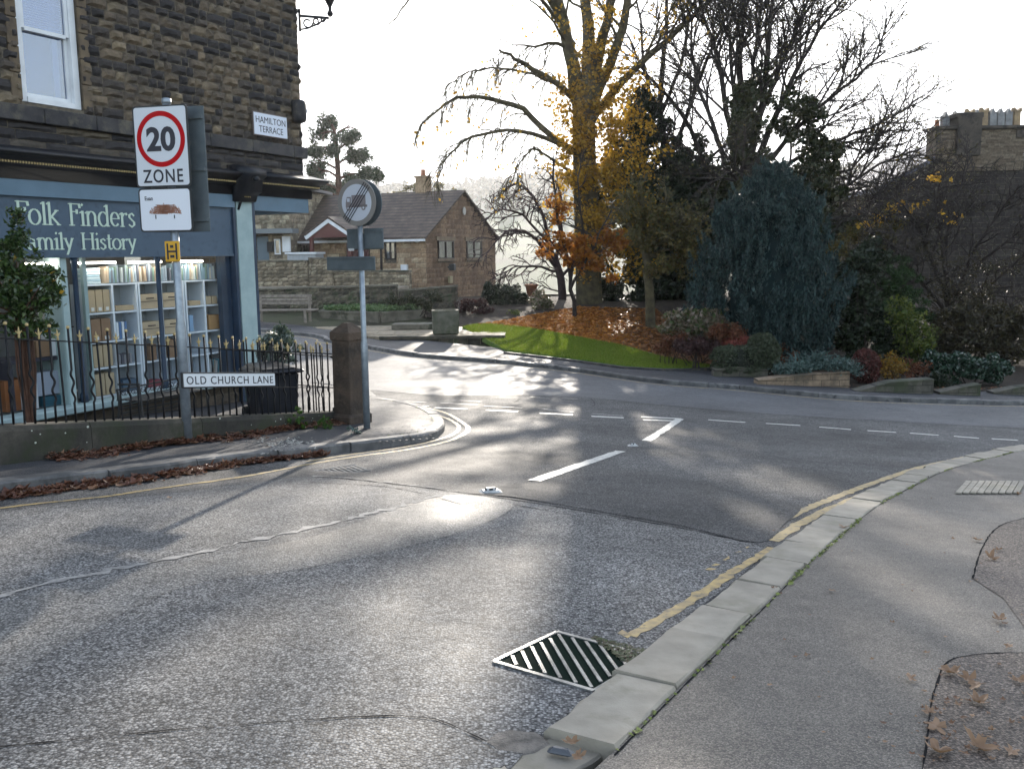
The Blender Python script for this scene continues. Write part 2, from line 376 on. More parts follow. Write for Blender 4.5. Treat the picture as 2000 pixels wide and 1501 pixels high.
TAR = plain('tar_seam', (.02, .02, .021), .95, 0, .02)

# ------------------------------------------------------------ ground sheet
def ground():
    xs = np.r_[np.linspace(-420, -32, 24), np.arange(-30, 34, 1.0), np.linspace(36, 460, 26)]
    ys = np.r_[np.arange(-12, 60, .75), np.linspace(61, 415, 60)]
    X, Yy = np.meshgrid(xs, ys); Z = H(X, Yy)-.07
    V = np.stack([X, Yy, Z], -1).reshape(-1, 3); nx = len(xs); I = np.arange(len(ys)-1)[:, None]*nx+np.arange(nx-1)
    F = np.stack([I, I+1, I+nx+1, I+nx], -1).reshape(-1, 4)
    return struct(npmesh('ground', V, F, mat('rough_ground', (.05, .055, .025), (.035, .03, .018), .7, .95, .8, 8, .05), smooth=True))
ground()

LK = [(-900, 1150), (-450, 1042), (-200, 1000), (0, 968), (150, 950), (300, 932), (450, 908), (600, 892), (700, 880), (790, 868), (845, 858), (868, 841), (861, 823), (832, 806), (790, 794), (742, 786)]
LKw = g2(LK) + [(-2.9, 17.6), (-4.2, 19.0), (-7.5, 21.2), (-13, 24.3), (-30, 33)]
LKl = cat(LKw, .2)
RK = [(1390, 1175), (1490, 1095), (1560, 1045), (1640, 990), (1710, 955), (1800, 917), (1900, 891), (2000, 873), (2300, 832)]
RKw = [(-.75, -3), (-.35, 0.0), tuple(G(880, 1600)[:2])] + g2([(1060, 1440), (1220, 1310)] + RK)
e = np.array(RKw[-1]); RKw += [tuple(e+np.array([9, 4.0])), tuple(e+np.array([30, 12.0]))]
RKl = cat(RKw, .2)
FK = [(560, 652), (640, 668), (720, 681), (820, 697), (961, 708), (1134, 727), (1280, 748), (1435, 760), (1640, 779), (1820, 787), (2000, 791), (2300, 789)]
FKw = g2(FK); a = np.array(FKw[0]); b = np.array(FKw[-1])
FKw = [tuple(a+np.array([-40, 22])), tuple(a+np.array([-12, 6.8]))] + FKw + [tuple(b+np.array([12, 1.5])), tuple(b+np.array([40, 5]))]
FKl = cat(FKw, .3)
# road surface: one polygon between the three kerb lines
road_poly = list(LKl) + [tuple(FKl[0])] + list(FKl) + list(RKl[::-1]) + [(-9, -3)] + [(-14, 2)]
struct(sheet('road', road_poly, 0.0, ASP_LANE, .6))
# surfaces laid over it
main_edge = cat(g2([(735, 762), (860, 772), (1010, 771), (1150, 776), (1290, 790), (1480, 806), (1700, 820), (2000, 836), (2300, 850)]), .3)
mr = list(offset(FKl, .02)[5:]) + list(main_edge[::-1]) + [(-2.9, 18.2), (-4.4, 19.4), (-7.5, 21.5), (-13, 24.6), (-26, 32)]
struct(sheet('street_surface', mr, .003, ASP_MAIN, .6))
near = g2([(-700, 1230), (-300, 1062), (0, 1000), (300, 968), (480, 945), (600, 931), (700, 936), (860, 955), (1000, 975), (1200, 1008), (1350, 1035), (1478, 1064), (1495, 1075), (1440, 1130), (1390, 1168), (1240, 1290), (1090, 1410), (1040, 1450), (960, 1560), (900, 1700)])
near = list(cat(near, .15)) + [(-.8, -2), (-8, -2), (-10, 3)]
struct(sheet('near_road_surface', near, .003, ASP_NEAR, .5))
struct(sheet('road_patch', cat(g2([(870, 960), (1010, 945), (1150, 930), (1290, 928), (1440, 960), (1560, 985), (1530, 1025), (1482, 1060), (1350, 1031), (1200, 1004), (1000, 970)]), .15), .0045, ASP_PATCH, .5))
struct(sheet('road_patch', cat(g2([(0, 1180), (160, 1140), (430, 1085), (640, 1040), (860, 968), (1000, 985), (900, 1040), (600, 1110), (350, 1150), (0, 1330), (-150, 1400), (-200, 1230)]), .15), .0045, asphalt('lighter_asphalt_patch', (.08, .078, .078), (.40, .385, .36), 95, .68, .5, .004, .25, (.55, 1.2), chip=.35), .5))
mb = MB()
for ln, w, jt in (([(620, 931), (700, 938), (860, 957), (1000, 976), (1200, 1009), (1350, 1036), (1480, 1065)], .014, .3),):
    ribbon_mb(mb, cat(g2(ln), .1), w, .006, jt, 0)
mb2 = MB(); ribbon_mb(mb2, cat(g2([(-200, 1225), (0, 1166), (150, 1128), (350, 1088), (560, 1042), (740, 1000), (860, 967)]), .1), .05, .007, .5, .02)
ribbon_mb(mb2, cat(g2([(610, 930), (700, 936), (860, 955)]), .1), .035, .007, .4, .1)
for ln in ([(0, 1460), (300, 1430), (560, 1410), (770, 1398), (850, 1405), (950, 1450)], [(1000, 985), (1080, 1000), (1140, 1010)], [(560, 940), (760, 952), (900, 985)], [(1330, 790), (1450, 800), (1560, 806), (1700, 818), (2000, 838)], [(735, 763), (860, 773), (1010, 773), (1011, 790), (1150, 795), (1155, 778)]):
    ribbon_mb(mb, cat(g2(ln), .08), .007, .006, .35, .03)
struct(obj('road_seam', mb, TAR)); struct(obj('worn_seam', mb2, mat('pale_seam', (.36, .345, .32), (.22, .21, .2), 25, .8, .5, 90, .004, dirt=((.16, .155, .15), 12))))
# painted lines
mb = MB()
ribbon_mb(mb, cat(g2([(-400, 1052), (-150, 1016), (0, 992), (210, 969), (301, 955), (455, 934), (525, 922), (600, 907)]), .15), .055, .004, .12)
ribbon_mb(mb, cat(g2([(1232, 1243), (1290, 1210), (1345, 1176), (1430, 1120), (1508, 1070)]), .1), .065, .0055, .12)
ribbon_mb(mb, cat(g2([(1180, 1232), (1232, 1243)]), .1), .05, .0055, .5, .3)
ribbon_mb(mb, offset(FKl, .22)[8:], .06, .005, .1)
ribbon_mb(mb, cat(g2([(1375, 1118), (1420, 1090), (1465, 1068)]), .1), .03, .0055, .6, .45)
struct(obj('yellow_line', mb, YELLOW))
mb = MB()
ribbon_mb(mb, cat(g2([(600, 907), (700, 891), (802, 877), (882, 859), (914, 839), (903, 825), (867, 805), (806, 791), (752, 784), (725, 780)]), .15), .07, .003, .08)
ribbon_mb(mb, cat(g2([(600, 901), (700, 885), (788, 873), (867, 855), (896, 838), (882, 821), (835, 805), (770, 791), (725, 784)]), .15), .06, .003, .1)
ribbon_mb(mb, cat(g2([(1475, 1048), (1560, 1000), (1700, 945), (1800, 912), (1900, 890), (2000, 876), (2300, 836)]), .15), .085, .003, .08)
ribbon_mb(mb, cat(g2([(1508, 1056), (1600, 1003), (1720, 953), (1830, 915), (1920, 893), (2000, 879), (2300, 840)]), .15), .085, .003, .08)
struct(obj('double_yellow_line', mb, YELLOW2))
def pq(mb, pts, dz=.011):
    P = [G(x, y) for x, y in pts]; mb.add([(p[0], p[1], float(H(p[0], p[1]))+dz) for p in P], [tuple(range(len(P)))[::-1]])
mb = MB(); mw = MB()
def dash(a, b, w, bb=None):
    m_ = bb or mb; p = G(*a)[:2]; q = G(*b)[:2]; ribbon_mb(m_, np.array([p, q]), w, .0055, .04)
for a, b in (((860, 787), (932, 791)), ((945, 793), (1020, 797)), ((1060, 799), (1121, 805)), ((777, 783), (833, 786)), ((1155, 808), (1216, 812))): dash(a, b, .09, mw)
for a, b in (((788, 791), (835, 794)), ((849, 796), (912, 799)), ((950, 801), (1011, 804)), ((1054, 807), (1119, 810)), ((1155, 813), (1218, 816)), ((1252, 814), (1331, 818)), ((1256, 820), (1317, 822))): dash(a, b, .14)
dash((1328, 818), (1262, 861), .13); dash((1212, 881), (1044, 939), .13)
for a, b in (((1383, 820), (1456, 825)), ((1496, 827), (1563, 831)), ((1600, 834), (1662, 839)), ((1694, 841), (1750, 844.5)), ((1777, 846), (1833, 850)), ((1863, 852), (1912, 856)), ((1937, 857), (1988, 860))): dash(a, b, .1)
for a, b in (((880, 767), (925, 769)), ((898, 782), (942, 785)), ((1037, 775), (1078, 779)), ((1100, 777), (1128, 780)), ((1096, 788), (1120, 791))):
    p = np.array(G(*a)[:2]); q = np.array(G(*b)[:2])
    for k in range(9): c = p+(q-p)*k/9; ribbon_mb(mw, np.array([c, c+(q-p)*.06]), .14, .006)
struct(obj('white_line', mb, WHITEL)); struct(obj('faded_white_line', mw, WORN))

# kerbs and pavements
kerb('kerb', LKl[:], -1, .17, .11, KERB_D, 1.0, label='dark stone kerb round the corner pavement')
iend = int(np.argmin(np.linalg.norm(RKl-np.array(G(1062, 1440)[:2]), axis=1)))
kerb('kerb', RKl[iend:], 1, .27, .045, KERB, .55, label='pale stone kerb edging the near pavement')
kerb('kerb', RKl[:iend+2], 1, .24, .012, KERB, .6, label='sunken stone kerb beyond the broken kerb end')
kerb('kerb', FKl, -1, .15, .10, KERB_D, .9, label='stone kerb of the far pavement')
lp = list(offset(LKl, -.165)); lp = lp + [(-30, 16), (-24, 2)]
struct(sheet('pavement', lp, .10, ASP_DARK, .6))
rp = list(offset(RKl, .265)[iend:]); rp2 = list(offset(RKl, .24)[:iend-1])
struct(sheet('pavement', rp2+rp+[(50, 12), (30, -8), (3, -5)], .03, ASP_PAVE, .6))
FB = [(560, 637), (620, 646), (700, 655), (745, 661), (860, 673), (985, 686), (1112, 701), (1220, 716), (1310, 722), (1400, 733), (1520, 751), (1660, 765), (1820, 771), (2000, 771), (2300, 768)]
FBw = g2(FB); a = np.array(FBw[0]); FBw = [tuple(a+np.array([-40, 22])), tuple(a+np.array([-12, 6.8]))]+FBw+[(FBw[-1][0]+14, FBw[-1][1]+2), (60, FBw[-1][1]+6)]
FBl = cat(FBw, .4)
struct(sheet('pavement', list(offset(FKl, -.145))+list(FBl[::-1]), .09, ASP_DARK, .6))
brown = cat(g2([(2300, 1000), (2060, 1012), (1990, 1022), (1945, 1040), (1915, 1085), (1900, 1140)]), .1)
brown2 = cat(g2([(2050, 1290), (1960, 1288), (1860, 1300), (1832, 1340), (1815, 1410), (1808, 1480), (1795, 1560), (1780, 1800)]), .08)
struct(sheet('pavement_patch', list(brown)+g2([(1960, 1180), (2010, 1250)])+list(brown2)+g2([(2700, 1800), (2700, 1200)]), .034, ASP_BROWN, .4))
mb = MB(); ribbon_mb(mb, brown, .008, .0355, .3, 0); ribbon_mb(mb, brown2, .006, .0355, .3, 0)
ribbon_mb(mb, offset(RKl, .278)[iend:iend+70], .007, .0315, .2, 0)
struct(obj('pavement_crack', mb, TAR))
# pavement slab with grooves near the far right
mb = MB(); c = G(1928, 952)
for k in range(9):
    p = G(1872+k*14, 965, .03); q = G(1892+k*13.2, 942, .03); mb.bar((p[0], p[1], H(p[0], p[1])+.043), (q[0], q[1], H(q[0], q[1])+.043), .05, .014)
o = obj('tactile_slab', mb, KERB); struct(o, 'ribbed paving slab set in the near pavement')
mb = MB()
for k in range(9):
    for j in range(5):
        p = G(722+k*13+j*5, 838+j*6-k*.8, .1); mb.lathe((p[0], p[1], H(p[0], p[1])+.098), [(.022, 0), (.02, .004), (.01, .006)], 6)
struct(obj('tactile_paving', mb, ASP_DARK), 'blister paving studs by the corner signpost')
def build_moss():
    P = []
    for line, z, n, w in ((offset(LKl, -.18)[25:110], .102, 500, .015), (offset(FBl, .05)[8:], .095, 900, .03), (offset(RKl, .285)[iend+10:iend+62], .035, 900, .008), (offset(RKl, .28)[iend:iend+12], .033, 60, .006)):
        for k in range(n):
            i = rng.integers(0, len(line)-1)
            if math.sin(i*.9)+math.sin(i*.37) < -.3: continue
            q = line[i]+(line[i+1]-line[i])*rng.random()+rng.normal(size=2)*w; P.append((q[0], q[1], float(H(*q))+z+.003))
    o = leafcloud('kerb_moss', np.array(P), .010, leafmat('kerb_moss', [(.05, .07, .015), (.14, .18, .03), (.2, .24, .05)], .2), flat=.7, aspect=.9); tag(o, 'yellow green moss growing along the kerb joints', 'moss', kind='stuff')

# drain grate by the near kerb
def drain():
    P = [G(965, 1294), G(1088, 1236), G(1242, 1280), G(1160, 1352)]   # corners in the picture
    o = P[0]; ex = P[3]-P[0]; ey = P[1]-P[0]
    ex = np.array([ex[0], ex[1], 0]); ey = np.array([ey[0], ey[1], 0]); c0 = np.array([o[0], o[1], 0]); zt = float(H(*(c0[:2]+ex[:2]*.5)))+.008
    sl = lambda a, b: np.array([*(c0+ex*a+ey*b)[:2], float(H(*(c0+ex*a+ey*b)[:2]))+.008])
    t = thing('drain_grate', 'square iron drain grate with diagonal bars beside the near kerb', 'drain', sl(.5, .5)-np.array([0, 0, .008]))
    mb = MB(); cs = [sl(0, 0), sl(1, 0), sl(1, 1), sl(0, 1)]
    for i in range(4): mb.bar(cs[i]-np.array([0, 0, .012]), cs[(i+1) % 4]-np.array([0, 0, .012]), .018, .03)
    obj('frame', mb, mat('worn_cast_iron', (.30, .30, .29), (.13, .13, .125), 12, .4, .4, 90, .003, metal=.6), t, world=True)
    mb = MB()
    for k in range(1, 12):
        s = k*2.0/12; a0 = max(0, s-1); a1 = min(1, s)
        p = sl(.05+.9*a1, .05+.9*(s-a1)); q = sl(.05+.9*a0, .05+.9*(s-a0)); d = np.array([0, 0, .003]); mb.bar(p-d, q-d, .014, .010)
    obj('grille_bar', mb, MATS['worn_cast_iron'], t, world=True)
    mb = MB(); mb.quad(*[p-np.array([0, 0, .0035]) for p in (sl(.0, .0), sl(1, 0), sl(1, 1), sl(0, 1))])
    obj('pit_shade', mb, plain('painted_pit_shade', (.006, .014, .010), .9, 0, .05), t, world=True)  # flat dark sheet just under the surface; the hole's darkness is painted
    P2 = [sl(.8, .72), sl(1, .75), sl(1, 1), sl(.45, 1), sl(.6, .85)]
    N = 1100; ab = np.stack([rng.uniform(.35, 1, N), rng.uniform(.6, 1.12, N)], 1); ab = ab[(ab[:, 0]*.6+ab[:, 1]) > 1.25]
    pts = np.array([sl(a, b)+np.array([0, 0, .002]) for a, b in ab])
    return leafcloud('drain_moss', pts, .010, leafmat('wet_moss', [(.02, .035, .012), (.05, .07, .02), (.06, .035, .02)], 0), t, flat=.8)
# ------------------------------------------------------------ foliage and trees
def leafcloud(name, P, size, mat_, parent=None, flat=0.0, aspect=.55, world=True, droop=None, var=.35):
    P = np.asarray(P, float); n = len(P)
    nv = rng.normal(size=(n, 3)); nv /= np.linalg.norm(nv, axis=1)[:, None]
    if flat: nv = nv*(1-flat)+np.array([0, 0, 1.0])*flat; nv /= np.linalg.norm(nv, axis=1)[:, None]
    a = rng.normal(size=(n, 3))
    if droop is not None: a = a*.35+np.array(droop)
    a -= nv*(a*nv).sum(1)[:, None]; a /= np.linalg.norm(a, axis=1)[:, None]+1e-9; b = np.cross(nv, a)
    s = size*(1+var*rng.normal(size=(n, 1))).clip(.3, 2); a = a*s; b = b*s*aspect; bend = nv*s*.25
    V = np.stack([P-a, P+b+bend-a*.1, P+a, P-b+bend-a*.1], 1).reshape(-1, 3)
    return npmesh(name, V, np.arange(4*n).reshape(-1, 4), mat_, parent, world=world)
def clumps(c, rad, n, k, cr, shell=.6, cone=False, zmin=-1.0, top=1.0):
    """leaf points gathered in k clumps inside an ellipsoid (or cone) of radii rad"""
    c = np.array(c, float); rad = np.array(rad, float); out = []; cs = []
    while len(cs) < k:
        v = rng.normal(size=3); v /= np.linalg.norm(v); r_ = (shell+(1-shell)*rng.random()) if rng.random() < .75 else rng.random()
        v = v*r_
        if v[2] < zmin or v[2] > top: continue
        if cone:
            h = (v[2]+1)/2; h = rng.random()**1.25; w = (1-h)**.75*(.55+.45*math.sin(min(1, h*5+.35)*math.pi/2)); a = rng.random()*2*math.pi; q = (.7+.35*rng.random())
            v = np.array([math.cos(a)*w*q, math.sin(a)*w*q, h*2-1])
        cs.append(c+v*rad)
    w = rng.random(k)+.3; w /= w.sum()
    for i in range(k):
        m_ = max(3, int(n*w[i])); q = rng.normal(size=(m_, 3)); q /= np.linalg.norm(q, axis=1)[:, None]
        out.append(cs[i]+q*(rng.random((m_, 1))**.45)*cr*np.array([1, 1, .8]))
    return np.vstack(out)
def unit(v): return v/(np.linalg.norm(v)+1e-9)
def wander(p, d, L, k, wob, grav, curl=0):
    pts = [p]; d = unit(d)
    for i in range(k):
        d = unit(d+rng.normal(size=3)*wob+np.array([0, 0, grav*(1+curl*i)])); pts.append(pts[-1]+d*L/k)
    return np.array(pts), d
def grow(limbs, levels, segs):
    """limbs: list of (pts, r0, r1); levels: list of dicts describing each further order of branching"""
    cur = [(np.array(p), r0, r1) for p, r0, r1 in limbs]; segs += [(p, np.linspace(a, b, len(p)), 0) for p, a, b in cur]
    tips = []
    for li, lv in enumerate(levels, 1):
        nxt = []
        for p, ra, rb in cur:
            sl_ = np.linalg.norm(np.diff(p, axis=0), axis=1); s = np.r_[0, np.cumsum(sl_)]; tot = s[-1]
            n = max(1, int(lv['den']*tot+rng.random())) if 'den' in lv else lv['n']
            n = min(n, lv.get('max', 60))
            for j in range(n):
                t = lv.get('t0', .3)+(1-lv.get('t0', .3))*(j+rng.random())/n
                q = t*tot; i = min(np.searchsorted(s, q)-1, len(p)-2); i = max(i, 0); f = (q-s[i])/(sl_[i]+1e-9)
                base = p[i]*(1-f)+p[i+1]*f; d0 = unit(p[i+1]-p[i])
                side = unit(np.cross(d0, rng.normal(size=3))); ang = R(lv['ang'])*(.7+.6*rng.random())
                d = unit(d0*math.cos(ang)+side*math.sin(ang)+np.array(lv.get('bias', (0, 0, 0))))
                L = lv['L']*(1.15-.6*t)*(.6+.7*rng.random()); r0 = max(lv['r'], 0)*(1.15-.5*t)
                pts, dd = wander(base, d, L, lv.get('k', 4), lv.get('wob', .18), lv.get('grav', 0), lv.get('curl', 0))
                nxt.append((pts, r0, r0*.45)); segs.append((pts, np.linspace(r0, r0*.4, len(pts)), li))
        cur = nxt
    return cur
def tubes(name, segs, mat_, parent):
    V = []; F = []; b = 0
    for p, r_, lv in segs:
        n = (10, 6, 4, 3, 3)[min(lv, 4)]; k = len(p); d = np.gradient(p, axis=0); d /= np.linalg.norm(d, axis=1)[:, None]+1e-9
        ref = np.array([.31, .95, .05]); x = np.cross(d, ref); x /= np.linalg.norm(x, axis=1)[:, None]+1e-9; y = np.cross(d, x)
        a = np.arange(n)*2*math.pi/n; ring = p[:, None]+(x[:, None]*np.cos(a)[None, :, None]+y[:, None]*np.sin(a)[None, :, None])*np.array(r_)[:, None, None]
        V.append(ring.reshape(-1, 3)); I = (np.arange(k-1)[:, None]*n+np.arange(n)); J = (np.arange(k-1)[:, None]*n+(np.arange(n)+1) % n)
        F.append(np.stack([I, J, J+n, I+n], -1).reshape(-1, 4)+b); b += k*n
    return npmesh(name, np.vstack(V), np.vstack(F), mat_, parent, smooth=True)
def polyl(pts, k=3):        # smooth a 3D polyline
    P = [np.array(p, float) for p in pts]; out = []
    for i in range(len(P)-1):
        p0 = P[max(i-1, 0)]; p1 = P[i]; p2 = P[i+1]; p3 = P[min(i+2, len(P)-1)]
        for j in range(k):
            t = j/k; out.append(.5*((2*p1)+(p2-p0)*t+(2*p0-5*p1+4*p2-p3)*t*t+(3*p1-p0-3*p2+p3)*t**3))
    out.append(P[-1]); return np.array(out)
def lim(pix, y0, dy=0.0, r0=.2, r1=.05, wob=.03):
    """a limb traced by its bends; its distance changes by dy along its length"""
    n = len(pix); P = [Y(a, b, y0+dy*i/(n-1)) for i, (a, b) in enumerate(pix)]; q = polyl(P, 3)
    q[1:-1] += rng.normal(size=q[1:-1].shape)*wob; return (q, r0, r1)
def tipleaves(tw, per, spread, sel=1.0):
    out = []
    for p, a, b in tw:
        if rng.random() > sel: continue
        i = rng.integers(0, len(p), per); out.append(p[i]+rng.normal(size=(per, 3))*spread)
    return np.vstack(out)
BARK = mat('grey_bark', (.07, .055, .042), (.028, .022, .018), 5, .95, .9, 14, .03)
BARKG = mat('mossy_bark', (.10, .085, .045), (.04, .032, .02), 4, .95, .9, 12, .03)
BARKR = mat('red_brown_bark', (.12, .06, .04), (.05, .03, .022), 5, .95, .6, 18, .02)
TWIG = mat('dark_twig', (.042, .033, .028), (.02, .016, .015), 6, .9, 0)
TWIGP = mat('purple_twig', (.07, .045, .045), (.035, .025, .028), 6, .9, 0)
L_GOLD = leafmat('golden_autumn_leaf', [(.14, .09, .015), (.34, .19, .02), (.55, .33, .04), (.22, .14, .03), (.62, .42, .06)], .6)
L_ORNG = leafmat('orange_autumn_leaf', [(.22, .07, .015), (.38, .14, .02), (.45, .2, .03), (.15, .06, .03)], .5)
L_YEW = leafmat('dark_evergreen_leaf', [(.008, .014, .008), (.018, .028, .014), (.03, .042, .018), (.014, .022, .016)], .12, .45)
L_IVY = leafmat('ivy_leaf', [(.010, .018, .008), (.028, .036, .014), (.05, .05, .02), (.02, .028, .012)], .2, .35)
L_BROWN = leafmat('olive_brown_leaf', [(.05, .045, .018), (.10, .08, .03), (.07, .075, .025), (.16, .11, .03)], .35)
L_BLUE = leafmat('blue_conifer_needle', [(.010, .021, .022), (.022, .043, .043), (.040, .072, .070), (.07, .115, .105)], .15, .5)
L_GREEN = leafmat('fresh_green_leaf', [(.02, .06, .012), (.05, .12, .02), (.08, .16, .03), (.12, .18, .04)], .4)
L_PINE = leafmat('pine_needle', [(.02, .035, .018), (.04, .06, .03), (.06, .075, .04)], .2)
L_RUSSET = leafmat('russet_leaf', [(.06, .025, .015), (.14, .05, .03), (.2, .08, .04), (.1, .06, .03)], .3)
L_RED = leafmat('heather_red_leaf', [(.13, .03, .025), (.24, .06, .05), (.3, .1, .07)], .3)
L_HEDGE = leafmat('grey_green_hedge_leaf', [(.025, .035, .02), (.055, .068, .04), (.085, .1, .06), (.04, .05, .03)], .2, .4)
L_TRAIL = leafmat('trailing_blue_green_leaf', [(.03, .055, .05), (.07, .11, .1), (.11, .16, .14)], .2, .4)
L_VAR = leafmat('variegated_leaf', [(.04, .06, .02), (.09, .12, .04), (.22, .16, .12), (.3, .24, .2), (.06, .08, .03)], .35, .35)
L_LIME = leafmat('yellow_green_leaf', [(.03, .05, .01), (.07, .10, .02), (.15, .17, .035), (.045, .065, .02)], .35)
L_PURP = leafmat('purple_brown_leaf', [(.04, .022, .022), (.09, .045, .04), (.06, .035, .04)], .3)
LITTER = leafmat('fallen_leaf', [(.05, .022, .015), (.13, .055, .035), (.2, .09, .05), (.09, .045, .035), (.3, .17, .1)], .25, .45, .4)
LIT_OR = leafmat('fallen_orange_leaf', [(.26, .09, .03), (.46, .18, .045), (.58, .28, .07), (.15, .06, .03)], .4, .8, .1)
LIT_BR = leafmat('fallen_rust_leaf', [(.10, .04, .02), (.2, .085, .035), (.28, .13, .05), (.07, .04, .025)], .3, .5)
DRY = leafmat('dry_brown_leaf', [(.12, .055, .03), (.20, .11, .06), (.30, .19, .115), (.08, .035, .02)], .25, .5, .3)

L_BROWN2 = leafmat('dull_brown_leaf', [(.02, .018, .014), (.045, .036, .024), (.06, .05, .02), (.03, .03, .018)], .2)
def gz(px, py, dz=.3): return G(px, py, dz)
# garden: soil, lawn, leaf litter. g(x,y): how much higher than H the garden lies
def gh(x, y): return float(H(x, y))+.12
FBi = int(np.argmin(np.linalg.norm(FBl-np.array(G(990, 686)[:2]), axis=1)))
lawn_top = g2([(903, 635), (946, 629), (1040, 638), (1148, 658), (1220, 672), (1292, 692), (1386, 709), (1398, 716)], .2)
soil = list(offset(FBl, -.04)[FBi:])+[(60, 60), (-14, 60), (-6, 40)]+g2([(900, 626), (985, 655)], .2)
struct(sheet('garden_bed', soil, .06, SOIL, 1.0))
lawn = list(cat(g2([(990, 685), (1112, 700), (1220, 715), (1310, 720), (1396, 717)], .12), .3))+list(cat(lawn_top[::-1], .3))
lx = sheet('lawn', lawn, .14, GRASSB, .4, skirt=.15); struct(lx)
lawn_np = np.array([p[:2] for p in lawn])
def scatter(poly, n, dz=0.0):
    poly = np.array([p[:2] for p in poly]); lo, hi = poly.min(0), poly.max(0); out = np.empty((0, 2))
    while len(out) < n:
        q = rng.uniform(lo, hi, (n*2, 2)); out = np.vstack([out, q[inpoly(q, poly)]])
    out = out[:n]; return np.column_stack([out, [float(H(x, y))+dz for x, y in out]])
def blades(name, P, h, mat_, parent=None, lean=.35, w=.006):
    n = len(P); d = rng.normal(size=(n, 3))*lean; d[:, 2] = 1; hh = h*(.6+.7*rng.random((n, 1))); s = rng.normal(size=(n, 3)); s[:, 2] = 0; s /= np.linalg.norm(s, axis=1)[:, None]
    V = np.stack([P-s*w, P+s*w, P+d*hh], 1).reshape(-1, 3); return npmesh(name, V, np.arange(3*n).reshape(-1, 3), mat_, parent)
gr = blades('grass', scatter(lawn, 70000, .13), .055, leafmat('grass_blade', [(.07, .12, .012), (.14, .21, .025), (.20, .28, .04), (.2, .2, .05)], .5), w=.012)
tag(gr, 'short green lawn grass beside the far pavement', 'grass', kind='stuff')
P = scatter(list(lawn_top)+g2([(1396, 712), (1420, 690), (1340, 640), (1280, 600), (1130, 596), (1040, 612)], .2), 14000, .14)
xx = P[:, 0]/P[:, 1]*FPX+1000; yy = 497+(1.6-P[:, 2])/P[:, 1]*FPX
xx = xx+rng.normal(size=len(xx))*45
o = leafcloud('leaf_litter', P[(xx < 1215)], .075, LIT_OR, flat=.75, aspect=.7); tag(o, 'bright orange leaf litter round the big tree behind the lawn', 'leaf litter', kind='stuff')
o = leafcloud('leaf_litter', P[xx >= 1215], .07, LIT_BR, flat=.75, aspect=.7); tag(o, 'rust brown leaf litter between the lawn and the shrubs', 'leaf litter', kind='stuff')
P = scatter([tuple(p) for p in offset(FBl, .1)[FBi:FBi+70]]+[tuple(p) for p in offset(FBl, -.6)[FBi:FBi+70][::-1]], 700, .12)
o = leafcloud('leaf_litter', P, .04, LIT_BR, flat=.8, aspect=.7); tag(o, 'thin line of brown leaves along the back of the far pavement', 'leaf litter', kind='stuff')

# curled leaves of the near ground
def curled(name, P, size, mat_, parent=None, var=.4, world=True, fine=False):
    """dead leaves: lobed outline, cupped and twisted"""
    n = len(P); a = rng.random(n)*2*math.pi; s = size*(1+var*rng.normal(size=n)).clip(.35, 1.9); k = 20 if fine else 10
    th = np.arange(k)*2*math.pi/k; lob = (.52+.48*np.abs(np.cos(2.5*th))**.8) if fine else (.6+.4*(np.arange(k) % 2))
    rr_ = lob[None]*(1+.14*rng.normal(size=(n, k))); ou = np.stack([rr_*np.cos(th), rr_*np.sin(th)*.75], -1); mid = ou*.5; xy = np.concatenate([np.zeros((n, 1, 2)), mid, ou], 1)
    c1, c2 = rng.uniform(.15, .9, (n, 1)), rng.uniform(-.15, .7, (n, 1)); ph = rng.random((n, 1))*3
    z = c1*xy[:, :, 1]**2+c2*xy[:, :, 0]**2+.10*np.sin(5*xy[:, :, 0]+ph)*np.abs(xy[:, :, 1])+.05*rng.normal(size=xy.shape[:2]); z -= z.min(1, keepdims=True)
    q = np.concatenate([xy, z[:, :, None]], -1)*s[:, None, None]; ca, sa = np.cos(a)[:, None], np.sin(a)[:, None]; x = q[:, :, 0]*ca-q[:, :, 1]*sa; y_ = q[:, :, 0]*sa+q[:, :, 1]*ca
    V = np.stack([x, y_, q[:, :, 2]], -1)+np.asarray(P)[:, None, :]; F0 = []
    for i in range(k): j = (i+1) % k; F0 += [(0, 1+i, 1+j), (1+i, 1+k+i, 1+k+j), (1+i, 1+k+j, 1+j)]
    F = np.array(F0)[None]+(np.arange(n)*(2*k+1))[:, None, None]; return npmesh(name, V.reshape(-1, 3), F.reshape(-1, 3), mat_, parent, world=world, smooth=fine)
seg = LKl[:]; s_ = [i for i in range(len(seg)) if -7 < seg[i][0] < -1.9 and seg[i][1] < 12.2]; band = seg[s_[0]:s_[-1]]
P = []
for k in range(1700):
    i = rng.integers(0, len(band)-1); f = 1-i/len(band); w = abs(rng.normal())*.13*(.35+.9*f)+.02
    t = unit(band[i+1]-band[i]); nr = np.array([t[1], -t[0]]); q = band[i]+t*rng.random()*.2+nr*w; P.append((q[0], q[1], float(H(*q))+.005+.05*rng.random()*max(0, 1-w/.2)))
o = curled('gutter_leaves', P, .042, LITTER); tag(o, 'drift of dead brown leaves in the gutter of the left kerb', 'leaf litter', kind='stuff')

def tree_root(name, label, px, py, y=None, dz=.3, cat_='tree', group=None):
    b = Y(px, py, y) if y else gz(px, py, dz); return thing(name, label, cat_, b, 0, group), b

